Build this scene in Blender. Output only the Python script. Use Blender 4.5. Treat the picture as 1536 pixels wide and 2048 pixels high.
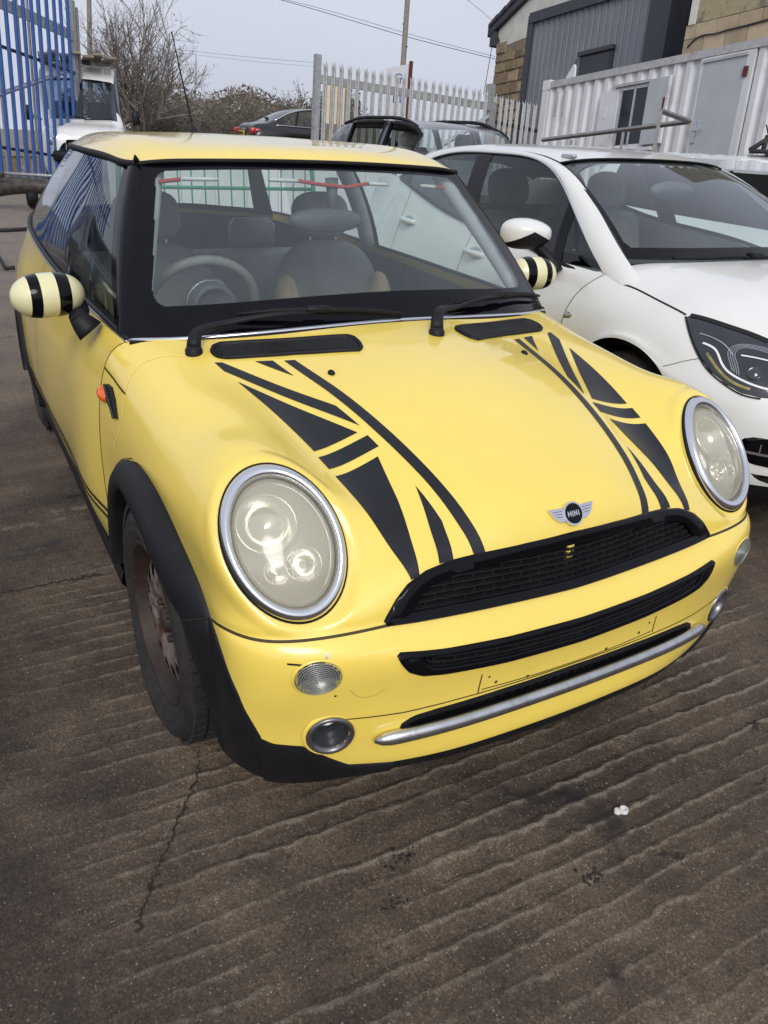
import bpy, bmesh, math, random
import numpy as np
from mathutils import Vector, Matrix
random.seed(7); RNG = np.random.default_rng(7)
for o in list(bpy.data.objects): bpy.data.objects.remove(o)
scene = bpy.context.scene
COL = scene.collection
# ---------------------------------------------------------------- camera
CAM = np.array([1.70276, -1.09770, 1.42133]); FPX = 1530.0
CR = np.array([[0.47918933, 0.87660157, 0.0441279], [0.40383719, -0.17555891, -0.89782771], [-0.77929014, 0.44804994, -0.43813027]])
cam_d = bpy.data.cameras.new('camera'); cam = bpy.data.objects.new('camera', cam_d); COL.objects.link(cam)
cam.matrix_world = Matrix(((CR[0,0], -CR[1,0], -CR[2,0], CAM[0]), (CR[0,1], -CR[1,1], -CR[2,1], CAM[1]), (CR[0,2], -CR[1,2], -CR[2,2], CAM[2]), (0,0,0,1)))
cam_d.sensor_fit = 'AUTO'; cam_d.sensor_width = 36.0; cam_d.lens = 36.0*FPX/2048.0
cam_d.clip_start = 0.05; cam_d.clip_end = 2000
scene.camera = cam
# ---------------------------------------------------------------- sky, sun, exposure
SUN_EL, SUN_AZ = 38.0, -24.0      # azimuth measured from +x towards +y
world = bpy.data.worlds.new('World'); scene.world = world; world.use_nodes = True
wn = world.node_tree.nodes; wl = world.node_tree.links
for n in list(wn): wn.remove(n)
w_out = wn.new('ShaderNodeOutputWorld'); w_bg = wn.new('ShaderNodeBackground')
w_sky = wn.new('ShaderNodeTexSky'); w_sky.sky_type = 'NISHITA'; w_sky.sun_disc = False
w_sky.sun_elevation = math.radians(SUN_EL); w_sky.sun_rotation = math.radians(90-SUN_AZ)
w_sky.air_density = 1.0; w_sky.dust_density = 6.0; w_sky.ozone_density = 1.0
w_hsv = wn.new('ShaderNodeHueSaturation'); w_hsv.inputs['Saturation'].default_value = 0.25
w_mix = wn.new('ShaderNodeMixRGB'); w_mix.inputs[0].default_value = 0.72      # even layer of cloud over the clear sky
w_mix.inputs[2].default_value = (8.3, 8.85, 10.3, 1)
w_tc = wn.new('ShaderNodeTexCoord'); w_ns = wn.new('ShaderNodeTexNoise'); w_ns.inputs['Scale'].default_value = 2.2; w_ns.inputs['Detail'].default_value = 5
w_rm = wn.new('ShaderNodeMapRange'); w_rm.inputs['To Min'].default_value = 0.86; w_rm.inputs['To Max'].default_value = 1.12
w_mul = wn.new('ShaderNodeMixRGB'); w_mul.blend_type = 'MULTIPLY'; w_mul.inputs[0].default_value = 1.0
wl.new(w_tc.outputs['Generated'], w_ns.inputs['Vector']); wl.new(w_ns.outputs['Fac'], w_rm.inputs['Value'])
wl.new(w_sky.outputs[0], w_hsv.inputs['Color']); wl.new(w_hsv.outputs[0], w_mix.inputs[1])
wl.new(w_mix.outputs[0], w_mul.inputs[1]); wl.new(w_rm.outputs[0], w_mul.inputs[2])
wl.new(w_mul.outputs[0], w_bg.inputs['Color']); w_bg.inputs['Strength'].default_value = 0.095
wl.new(w_bg.outputs[0], w_out.inputs['Surface'])
sun_d = bpy.data.lights.new('sun', 'SUN'); sun_d.energy = 1.5; sun_d.angle = math.radians(24); sun_d.color = (1.0, 0.95, 0.88)
sun = bpy.data.objects.new('sun', sun_d); COL.objects.link(sun)
_d = Vector((math.cos(math.radians(SUN_EL))*math.cos(math.radians(SUN_AZ)), math.cos(math.radians(SUN_EL))*math.sin(math.radians(SUN_AZ)), math.sin(math.radians(SUN_EL))))
sun.rotation_euler = _d.to_track_quat('Z', 'Y').to_euler()
vs = scene.view_settings; vs.view_transform = 'Standard'; vs.look = 'None'; vs.exposure = 0.0; vs.gamma = 1.0; vs.use_curve_mapping = False
scene.cycles.max_bounces = 10; scene.cycles.transparent_max_bounces = 24; scene.cycles.use_denoising = True
# gravity: the yard slopes, the buildings stand upright on it
GUP = np.array([-0.08392837, 0.07554394, 0.99360412])
def pix_ray(px, py):
    return CR.T @ np.array([(px-768)/FPX, (py-1024)/FPX, 1.0])
def at_depth(px, py, d): return CAM + pix_ray(px, py)*d
def on_plane(px, py, p0, n):
    r = pix_ray(px, py); return CAM + r*(np.dot(np.asarray(p0)-CAM, n)/np.dot(r, n))
# ---------------------------------------------------------------- materials
MATS = {}
def nd(nt, typ, **kw):
    n = nt.nodes.new(typ)
    for k, v in kw.items(): setattr(n, k, v)
    return n
def new_mat(name):
    m = bpy.data.materials.new(name); m.use_nodes = True
    b = m.node_tree.nodes['Principled BSDF']; MATS[name] = m
    return m, m.node_tree, b
def ramp(nt, stops, fac):
    r = nd(nt, 'ShaderNodeValToRGB'); e = r.color_ramp.elements
    while len(e) < len(stops): e.new(0.5)
    for el, (p, c) in zip(e, stops): el.position = p; el.color = (*c, 1)
    nt.links.new(fac, r.inputs['Fac']); return r
def noise(nt, scale, detail=4, rough=0.55, vec=None, dist=0.0):
    n = nd(nt, 'ShaderNodeTexNoise'); n.inputs['Scale'].default_value = scale; n.inputs['Detail'].default_value = detail
    n.inputs['Roughness'].default_value = rough; n.inputs['Distortion'].default_value = dist
    if vec is None:
        tc = nd(nt, 'ShaderNodeTexCoord'); vec = tc.outputs['Object']
    nt.links.new(vec, n.inputs['Vector']); return n
def mixc(nt, fac, a, b, blend='MIX'):
    m = nd(nt, 'ShaderNodeMixRGB'); m.blend_type = blend
    for s, v in ((0, fac), (1, a), (2, b)):
        if hasattr(v, 'is_linked') or hasattr(v, 'links'): nt.links.new(v, m.inputs[s])
        elif s == 0: m.inputs[0].default_value = v
        else: m.inputs[s].default_value = (*v, 1)
    return m.outputs[0]
def bump(nt, b, height, strength=0.2, dist=0.01):
    bp = nd(nt, 'ShaderNodeBump'); bp.inputs['Strength'].default_value = strength; bp.inputs['Distance'].default_value = dist
    nt.links.new(height, bp.inputs['Height']); nt.links.new(bp.outputs[0], b.inputs['Normal']); return bp
def simple(name, col, rough=0.5, metal=0.0, var=0.12, nscale=12.0, bstr=0.0, bscale=80.0, coat=0.0, spec=0.5, dirt=None, dscale=5.0, dthr=(0.55, 0.75)):
    m, nt, b = new_mat(name)
    n = noise(nt, nscale)
    lo = tuple(max(0, c*(1-var)) for c in col); hi = tuple(min(1, c*(1+var)) for c in col)
    c = ramp(nt, [(0.3, lo), (0.7, hi)], n.outputs['Fac']).outputs[0]
    if dirt:
        n2 = noise(nt, dscale, 8, 0.7)
        f = ramp(nt, [(dthr[0], (0,0,0)), (dthr[1], (1,1,1))], n2.outputs['Fac']).outputs[0]
        c = mixc(nt, f, c, dirt)
    nt.links.new(c, b.inputs['Base Color'])
    b.inputs['Roughness'].default_value = rough; b.inputs['Metallic'].default_value = metal
    b.inputs['Specular IOR Level'].default_value = spec
    if coat: b.inputs['Coat Weight'].default_value = coat; b.inputs['Coat Roughness'].default_value = 0.04
    if bstr:
        n3 = noise(nt, bscale, 6, 0.65); bump(nt, b, n3.outputs['Fac'], bstr, 0.004)
    return m
def glass(name, tint=(0.75, 0.82, 0.82), refl_rough=0.02, haze=0.0, haze_col=(0.5, 0.55, 0.55), ior=1.5):
    m = bpy.data.materials.new(name); m.use_nodes = True; nt = m.node_tree; MATS[name] = m
    for n in list(nt.nodes): nt.nodes.remove(n)
    out = nd(nt, 'ShaderNodeOutputMaterial'); tr = nd(nt, 'ShaderNodeBsdfTransparent'); tr.inputs[0].default_value = (*tint, 1)
    gl = nd(nt, 'ShaderNodeBsdfGlossy'); gl.inputs['Roughness'].default_value = refl_rough; gl.inputs[0].default_value = (0.95, 0.97, 1, 1)
    fr = nd(nt, 'ShaderNodeFresnel'); ge = nd(nt, 'ShaderNodeNewGeometry'); mi = nd(nt, 'ShaderNodeMapRange'); mi.inputs['To Min'].default_value = ior; mi.inputs['To Max'].default_value = 1.0/ior   # a pane reflects alike from both faces
    nt.links.new(ge.outputs['Backfacing'], mi.inputs['Value']); nt.links.new(mi.outputs[0], fr.inputs['IOR'])
    mx = nd(nt, 'ShaderNodeMixShader'); nt.links.new(fr.outputs[0], mx.inputs[0])
    base = tr.outputs[0]
    if haze:
        df = nd(nt, 'ShaderNodeBsdfDiffuse'); df.inputs[0].default_value = (*haze_col, 1)
        hz = nd(nt, 'ShaderNodeMixShader'); n = noise(nt, 3.0, 5)
        mr = nd(nt, 'ShaderNodeMapRange'); mr.inputs['To Min'].default_value = haze*0.6; mr.inputs['To Max'].default_value = haze*1.4
        nt.links.new(n.outputs['Fac'], mr.inputs['Value']); nt.links.new(mr.outputs[0], hz.inputs[0])
        nt.links.new(tr.outputs[0], hz.inputs[1]); nt.links.new(df.outputs[0], hz.inputs[2]); base = hz.outputs[0]
    nt.links.new(base, mx.inputs[1]); nt.links.new(gl.outputs[0], mx.inputs[2]); nt.links.new(mx.outputs[0], out.inputs['Surface'])
    return m
# ---------------------------------------------------------------- object helpers
def link(o, parent=None):
    COL.objects.link(o)
    if parent is not None: o.parent = parent
    return o
def mesh_obj(name, verts, faces, mat, parent=None, smooth=True, normals=None, mats=None, fmat=None):
    me = bpy.data.meshes.new(name)
    me.from_pydata([tuple(map(float, v)) for v in verts], [], [tuple(int(i) for i in f) for f in faces]); 
    if mats is None: mats = [mat]
    for m in mats: me.materials.append(MATS[m] if isinstance(m, str) else m)
    me.polygons.foreach_set('use_smooth', [bool(smooth)]*len(me.polygons))
    if fmat is not None: me.polygons.foreach_set('material_index', fmat)
    me.update()
    if normals is not None: me.normals_split_custom_set_from_vertices([tuple(map(float, n)) for n in normals])
    return link(bpy.data.objects.new(name, me), parent)
def tag(o, label=None, cat=None, group=None, kind=None):
    if label: o['label'] = label
    if cat: o['category'] = cat
    if group: o['group'] = group
    if kind: o['kind'] = kind
    return o
def thing(name, label, cat, loc=(0,0,0), rz=0.0, group=None):
    o = link(bpy.data.objects.new(name, None)); o.location = loc; o.rotation_euler = (0, 0, rz); o.empty_display_size = 0.1
    return tag(o, label, cat, group)
class MB:
    """collects shapes into one mesh"""
    def __init__(s): s.v = []; s.f = []
    def add(s, v, f):
        k = len(s.v); s.v += [tuple(map(float, p)) for p in v]; s.f += [tuple(i+k for i in q) for q in f]; return s
    def box(s, c, d, R=None, bev=0.0):
        d = np.array(d)/2.0; c = np.array(c, float)
        if bev <= 0:
            P = np.array([[x, y, z] for x in (-1, 1) for y in (-1, 1) for z in (-1, 1)])*d
            F = [(0,1,3,2), (4,6,7,5), (0,4,5,1), (2,3,7,6), (0,2,6,4), (1,5,7,3)]
        else:
            bev = min(bev, d.min()*0.9); P = []
            for sx in (-1, 1):
                for sy in (-1, 1):
                    for sz in (-1, 1):
                        for a in range(3):
                            q = np.array([sx, sy, sz])*(d-bev); q[a] = (sx, sy, sz)[a]*d[a]; P.append(q)
            P = np.array(P); bm = bmesh.new(); vs_ = [bm.verts.new(p) for p in P]
            r = bmesh.ops.convex_hull(bm, input=vs_); bm.verts.index_update()
            F = [tuple(v.index for v in f.verts) for f in bm.faces]; P = np.array([v.co[:] for v in bm.verts]); bm.free()
        if R is not None: P = P @ np.asarray(R).T
        return s.add(P+c, F)
    def tube(s, pts, r, n=8, closed=False, caps=True, squash=None):
        pts = np.asarray(pts, float); m = len(pts); r = np.broadcast_to(np.asarray(r, float), (m,))
        T = np.gradient(pts, axis=0) if not closed else np.roll(pts, -1, 0)-np.roll(pts, 1, 0)
        T /= np.linalg.norm(T, axis=1)[:, None]+1e-12
        up = np.array([0, 0, 1.0]) if abs(T[0][2]) < 0.9 else np.array([1.0, 0, 0])
        a = np.cross(T[0], up); a /= np.linalg.norm(a); V = []
        for i in range(m):
            a = a-T[i]*np.dot(a, T[i]); a /= np.linalg.norm(a); b = np.cross(T[i], a)
            for k in range(n):
                t = 2*math.pi*k/n; V.append(pts[i]+r[i]*(math.cos(t)*a+math.sin(t)*b*(squash or 1.0)))
        F = []
        for i in range(m if closed else m-1):
            j = (i+1) % m
            for k in range(n): F.append((i*n+k, i*n+(k+1) % n, j*n+(k+1) % n, j*n+k))
        if caps and not closed: F += [tuple(range(n))[::-1], tuple((m-1)*n+k for k in range(n))]
        return s.add(V, F)
    def lathe(s, prof, n=32, axis='y', c=(0,0,0), cap=False):
        V = []; F = []; m = len(prof)
        for k in range(n):
            t = 2*math.pi*k/n
            for (a, r) in prof:
                p = (a, r*math.cos(t), r*math.sin(t))
                V.append({'x': p, 'y': (p[1], a, p[2]), 'z': (p[1], p[2], a)}[axis])
        for k in range(n):
            j = (k+1) % n
            for i in range(m-1): F.append((k*m+i, k*m+i+1, j*m+i+1, j*m+i))
        return s.add(np.array(V)+np.array(c), F)
    def prism(s, poly, z0, z1, frame):
        """poly in 2D, frame(u,v,w)->xyz"""
        n = len(poly); V = [frame(u, v, z0) for u, v in poly]+[frame(u, v, z1) for u, v in poly]
        return s.add(V, [tuple(range(n))[::-1], tuple(range(n, 2*n))]+[(i, (i+1) % n, n+(i+1) % n, n+i) for i in range(n)])
    def build(s, name, mat, parent=None, smooth=True, auto=None, fix=True):
        o = mesh_obj(name, s.v, s.f, mat, parent, smooth)
        if fix:
            bm = bmesh.new(); bm.from_mesh(o.data); bmesh.ops.recalc_face_normals(bm, faces=bm.faces); bm.to_mesh(o.data); bm.free()
        if smooth and auto is not None: o.data.set_sharp_from_angle(angle=math.radians(auto))
        return o
def copy_tree(o, parent=None):
    c = o.copy(); COL.objects.link(c); c.parent = parent
    for ch in list(o.children): copy_tree(ch, c)
    return c
# ---------------------------------------------------------------- interpolating spline surface
def card(t):
    """second-derivative operator of the natural cubic spline through knots t"""
    n = len(t); A = np.zeros((n, n)); B = np.zeros((n, n)); A[0,0] = A[-1,-1] = 1
    for i in range(1, n-1):
        h0, h1 = t[i]-t[i-1], t[i+1]-t[i]
        A[i,i-1] = h0/6; A[i,i] = (h0+h1)/3; A[i,i+1] = h1/6
        B[i,i-1] = 1/h0; B[i,i] = -1/h0-1/h1; B[i,i+1] = 1/h1
    return np.linalg.solve(A, B)
def basis(t, M, x):
    x = np.clip(np.asarray(x, float), t[0], t[-1]); i = np.clip(np.searchsorted(t, x)-1, 0, len(t)-2)
    h = t[i+1]-t[i]; a = (t[i+1]-x)/h; b = 1-a; n = len(t); k = np.arange(len(x))
    W = np.zeros((len(x), n)); W[k, i] += a; W[k, i+1] += b
    W += ((a**3-a)*h*h/6)[:, None]*M[i]+((b**3-b)*h*h/6)[:, None]*M[i+1]
    return W
class Surf:
    def __init__(s, net, deform=None):
        s.P = np.asarray(net, float); m, n, _ = s.P.shape
        du = np.linalg.norm(np.diff(s.P, axis=0), axis=2).mean(1)**0.7; dv = np.linalg.norm(np.diff(s.P, axis=1), axis=2).mean(0)**0.7
        s.u = np.r_[0, np.cumsum(du)]; s.v = np.r_[0, np.cumsum(dv)]
        s.Mu = card(s.u); s.Mv = card(s.v); s.deform = deform; s.cache = None
    def __call__(s, u, v):
        m, n, _ = s.P.shape; A = (basis(s.u, s.Mu, u)@s.P.reshape(m, -1)).reshape(-1, n, 3); p = (A*basis(s.v, s.Mv, v)[:, :, None]).sum(1)
        return s.deform(p) if s.deform else p
    def grid(s, us, vs_):
        m, n, _ = s.P.shape; p = np.einsum('bj,ajc->abc', basis(s.v, s.Mv, vs_), (basis(s.u, s.Mu, us)@s.P.reshape(m, -1)).reshape(-1, n, 3), optimize=True)
        return s.deform(p.reshape(-1, 3)).reshape(p.shape) if s.deform else p
    def normal(s, u, v, sign=1):
        e = 1e-3; u = np.asarray(u, float); v = np.asarray(v, float)
        a = s(u+e, v)-s(u-e, v); b = s(u, v+e)-s(u, v-e); n = np.cross(a, b)
        return sign*n/(np.linalg.norm(n, axis=1)[:, None]+1e-12)
    def hit(s, pts, d, it=10):
        """u, v where the lines pts + t d meet the surface (first along -d)"""
        pts = np.atleast_2d(pts).astype(float); d = np.broadcast_to(np.asarray(d, float), pts.shape); d = d/np.linalg.norm(d, axis=1)[:, None]
        if s.cache is None:
            uu = np.linspace(s.u[0], s.u[-1], 90); vv = np.linspace(s.v[0], s.v[-1], 120); s.cache = (uu, vv, s.grid(uu, vv))
        uu, vv, G = s.cache; g = G.reshape(-1, 3); U = np.empty(len(pts)); V = np.empty(len(pts))
        gg = np.einsum('ij,ij->i', g, g)
        for k0 in range(0, len(pts), 400):
            p = pts[k0:k0+400]; dd = d[k0:k0+400]
            t = dd@g.T-np.einsum('ij,ij->i', p, dd)[:, None]; q = gg[None]-2*p@g.T+np.einsum('ij,ij->i', p, p)[:, None]-t*t
            t = np.where(q < q.min(1)[:, None]+4e-4, t, -1e9); i = t.argmax(1)
            U[k0:k0+400] = uu[i//len(vv)]; V[k0:k0+400] = vv[i % len(vv)]
        T = np.zeros(len(pts)); e = 1e-4
        T = np.einsum('ij,ij->i', s(U, V)-pts, d)
        for _ in range(it):
            p = s(U, V); F = p-(pts+T[:, None]*d)
            Ju = (s(U+e, V)-p)/e; Jv = (s(U, V+e)-p)/e
            bad_u = U+e > s.u[-1]; bad_v = V+e > s.v[-1]
            if bad_u.any(): Ju[bad_u] = (p[bad_u]-s(U[bad_u]-e, V[bad_u]))/e
            if bad_v.any(): Jv[bad_v] = (p[bad_v]-s(U[bad_v], V[bad_v]-e))/e
            J = np.stack([Ju, Jv, -d], axis=2)
            try: dx = np.linalg.solve(J+1e-9*np.eye(3), -F[:, :, None])[:, :, 0]
            except np.linalg.LinAlgError: break
            dx = np.clip(dx, -0.2, 0.2); U = np.clip(U+dx[:, 0], s.u[0], s.u[-1]); V = np.clip(V+dx[:, 1], s.v[0], s.v[-1]); T = T+dx[:, 2]
        return U, V
    def drop(s, pts, d, off=0.0, sign=1):
        U, V = s.hit(pts, d); return s(U, V)+off*s.normal(U, V, sign), s.normal(U, V, sign)
def mirror_net(half):
    """rows of points from the centre (y = 0) to the left side -> full rows from right to left"""
    h = np.asarray(half, float); r = h[:, :0:-1].copy(); r[:, :, 1] *= -1
    return np.concatenate([r, h], axis=1)
def dense(t, per):
    return np.concatenate([np.linspace(t[i], t[i+1], per, endpoint=False) for i in range(len(t)-1)]+[[t[-1]]])
def surf_part(name, S, us, vs_, mat, parent, keep=None, sign=1, off=0.0, flip=False):
    G = S.grid(us, vs_); m, n, _ = G.shape; V = G.reshape(-1, 3)
    uu, vv = np.meshgrid(us, vs_, indexing='ij'); N = S.normal(uu.ravel(), vv.ravel(), sign)
    i = np.arange(m*n).reshape(m, n); Q = np.stack([i[:-1,:-1], i[1:,:-1], i[1:,1:], i[:-1,1:]], axis=-1).reshape(-1, 4)
    if keep is not None:
        cen = V[Q].mean(1); cu = uu.ravel()[Q].mean(1); cv = vv.ravel()[Q].mean(1); Q = Q[keep(cen, cu, cv)]
    fn = np.cross(V[Q[:,1]]-V[Q[:,0]], V[Q[:,2]]-V[Q[:,0]]); fl = np.einsum('ij,ij->i', fn, N[Q[:,0]]) < 0
    Q[fl] = Q[fl][:, ::-1]
    used = np.unique(Q); mp = -np.ones(m*n, int); mp[used] = np.arange(len(used))
    return mesh_obj(name, V[used]+off*N[used], mp[Q], mat, parent, True, N[used])
def ribbon(name, P, N, w, mat, parent, off=0.001, closed=False):
    P = np.asarray(P); N = np.asarray(N); T = np.gradient(P, axis=0) if not closed else np.roll(P, -1, 0)-np.roll(P, 1, 0)
    T /= np.linalg.norm(T, axis=1)[:, None]+1e-12; B = np.cross(N, T); B /= np.linalg.norm(B, axis=1)[:, None]+1e-12
    w = np.broadcast_to(np.asarray(w, float), (len(P),))[:, None]/2
    V = np.concatenate([P-B*w+N*off, P+B*w+N*off]); n = len(P)
    F = [(i, (i+1) % n, n+(i+1) % n, n+i) for i in range(n if closed else n-1)]
    return mesh_obj(name, V, F, mat, parent, True, np.concatenate([N, N]))
def resample(P, k, closed=False):
    P = np.asarray(P, float)
    if closed: P = np.vstack([P, P[:1]])
    d = np.r_[0, np.cumsum(np.linalg.norm(np.diff(P, axis=0), axis=1))]; t = np.linspace(0, d[-1], k, endpoint=not closed)
    return np.stack([np.interp(t, d, P[:, c]) for c in range(P.shape[1])], axis=1)
def smooth_curve(P, k, closed=False):
    P = np.asarray(P, float)
    if closed: P = np.vstack([P[-3:], P, P[:3]])
    t = np.r_[0, np.cumsum(np.linalg.norm(np.diff(P, axis=0), axis=1))]; M = card(t)
    x = np.linspace(t[0], t[-1], k) if not closed else np.linspace(t[3], t[-3], k, endpoint=False)
    return basis(t, M, x) @ P
def rot_z(a): return np.array([[math.cos(a), -math.sin(a), 0], [math.sin(a), math.cos(a), 0], [0, 0, 1.0]])
def frame3(x, y, z): return np.stack([x, y, z], axis=1)
def unit(v): v = np.asarray(v, float); return v/np.linalg.norm(v)
# ================================================================ materials
def m_paint(name, col, coat=1.0, rough=0.42, dust=(0.45, 0.38, 0.2), dust_amt=0.22):
    m, nt, b = new_mat(name)
    n1 = noise(nt, 2.2, 5, 0.6); n2 = noise(nt, 55, 6, 0.75); n3 = noise(nt, 260, 2, 0.5)
    c = ramp(nt, [(0.3, tuple(x*0.95 for x in col)), (0.7, tuple(min(1, x*1.03) for x in col))], n1.outputs['Fac']).outputs[0]
    f = ramp(nt, [(0.60, (0,0,0)), (0.85, (dust_amt,)*3)], n2.outputs['Fac']).outputs[0]
    c = mixc(nt, f, c, dust)
    g = ramp(nt, [(0.755, (0,0,0)), (0.80, (0.75,)*3)], n3.outputs['Fac']).outputs[0]
    n4 = noise(nt, 4.5, 3); h = ramp(nt, [(0.58, (0,0,0)), (0.68, (1,1,1))], n4.outputs['Fac']).outputs[0]
    g2 = mixc(nt, 1.0, g, h, 'MULTIPLY')
    c = mixc(nt, g2, c, (0.12, 0.10, 0.05))
    nt.links.new(c, b.inputs['Base Color'])
    b.inputs['Roughness'].default_value = rough; b.inputs['Coat Weight'].default_value = coat; b.inputs['Coat Roughness'].default_value = 0.05
    r = ramp(nt, [(0.35, (0.03,)*3), (0.75, (0.16,)*3)], n1.outputs['Fac']).outputs[0]; nt.links.new(r, b.inputs['Coat Roughness'])
    return m
m_paint('yellow_paint', (0.93, 0.70, 0.122))
m_paint('white_paint', (0.78, 0.78, 0.76), dust=(0.4, 0.38, 0.34))
m_paint('cream_paint', (0.78, 0.74, 0.44))
m_paint('dark_grey_paint', (0.045, 0.045, 0.052), rough=0.3, coat=0.6)
m_paint('black_paint', (0.006, 0.006, 0.009), rough=0.3, coat=0.45)
simple('gloss_black', (0.003, 0.003, 0.005), 0.08, var=0.3, spec=0.22)
simple('vinyl_black', (0.010, 0.011, 0.015), 0.34, var=0.25, nscale=6, dirt=(0.03, 0.028, 0.025), dscale=30, dthr=(0.62, 0.9), spec=0.4)
simple('black_plastic', (0.010, 0.0105, 0.013), 0.5, var=0.25, bstr=0.12, bscale=600, dirt=(0.030, 0.027, 0.023), dscale=14, dthr=(0.58, 0.95), spec=0.25)
simple('vent_plastic', (0.030, 0.031, 0.034), 0.5, var=0.2, spec=0.4)
simple('black_rubber', (0.008, 0.008, 0.009), 0.6, var=0.3, dirt=(0.022, 0.02, 0.018), dscale=20, dthr=(0.55, 0.95), spec=0.25)
simple('dark_void', (0.006, 0.006, 0.007), 0.8, var=0.3)
simple('panel_gap', (0.05, 0.034, 0.008), 0.7, var=0.3)
simple('panel_gap_light', (0.95, 0.78, 0.22), 0.35, var=0.05)
simple('white_gap', (0.08, 0.08, 0.08), 0.7, var=0.3)
simple('chrome', (0.72, 0.73, 0.76), 0.07, 1.0, var=0.04, dirt=(0.35, 0.33, 0.3), dscale=60, dthr=(0.72, 0.95))
simple('worn_chrome', (0.55, 0.56, 0.58), 0.30, 1.0, var=0.15, nscale=25, dirt=(0.25, 0.24, 0.22), dscale=40, dthr=(0.55, 0.85))
simple('silver_plastic', (0.45, 0.46, 0.47), 0.35, 0.6, var=0.1)
simple('tyre_rubber', (0.016, 0.015, 0.014), 0.75, var=0.35, nscale=30, bstr=0.4, bscale=160, dirt=(0.040, 0.032, 0.025), dscale=14, dthr=(0.48, 0.85))
simple('rusty_steel', (0.25, 0.23, 0.215), 0.55, 0.2, var=0.2, nscale=9, dirt=(0.085, 0.034, 0.017), dscale=10, dthr=(0.40, 0.53), bstr=0.3, bscale=120)
simple('rusty_rim', (0.040, 0.027, 0.022), 0.6, 0.3, var=0.4, nscale=14, dirt=(0.12, 0.085, 0.07), dscale=22, dthr=(0.58, 0.75), bstr=0.35, bscale=120)
simple('orange_lens', (0.75, 0.13, 0.008), 0.18, var=0.1, coat=0.5)
simple('seat_leather', (0.21, 0.205, 0.195), 0.55, var=0.2, bstr=0.1, bscale=300)
simple('seat_beige', (0.52, 0.40, 0.24), 0.6, var=0.15, bstr=0.1, bscale=300)
simple('dash_plastic', (0.085, 0.092, 0.098), 0.55, var=0.2, bstr=0.1, bscale=500)
simple('headliner', (0.42, 0.42, 0.41), 0.9, var=0.15)
simple('strip_red', (0.45, 0.04, 0.03), 0.8, var=0.2)
simple('strip_white', (0.62, 0.62, 0.58), 0.8, var=0.2)
glass('windscreen_glass', (0.86, 0.93, 0.92), haze=0.06, haze_col=(0.42, 0.48, 0.54), ior=1.6)  # bluish haze puts the sky's reflection into the glass colour
glass('tinted_glass', (0.34, 0.39, 0.38))
glass('clear_glass', (0.84, 0.91, 0.89))
glass('cloudy_lens', (0.95, 0.94, 0.89), 0.10, haze=0.42, haze_col=(0.78, 0.735, 0.56))
def m_ridged_lens():
    m, nt, b = new_mat('ridged_lens'); tc = nd(nt, 'ShaderNodeTexCoord'); mp = nd(nt, 'ShaderNodeVectorMath'); mp.operation = 'LENGTH'
    nt.links.new(tc.outputs['Object'], mp.inputs[0])
    b.inputs['Base Color'].default_value = (0.80, 0.77, 0.74, 1); b.inputs['Roughness'].default_value = 0.14; b.inputs['Metallic'].default_value = 0.85
    return m
m_ridged_lens()
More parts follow.
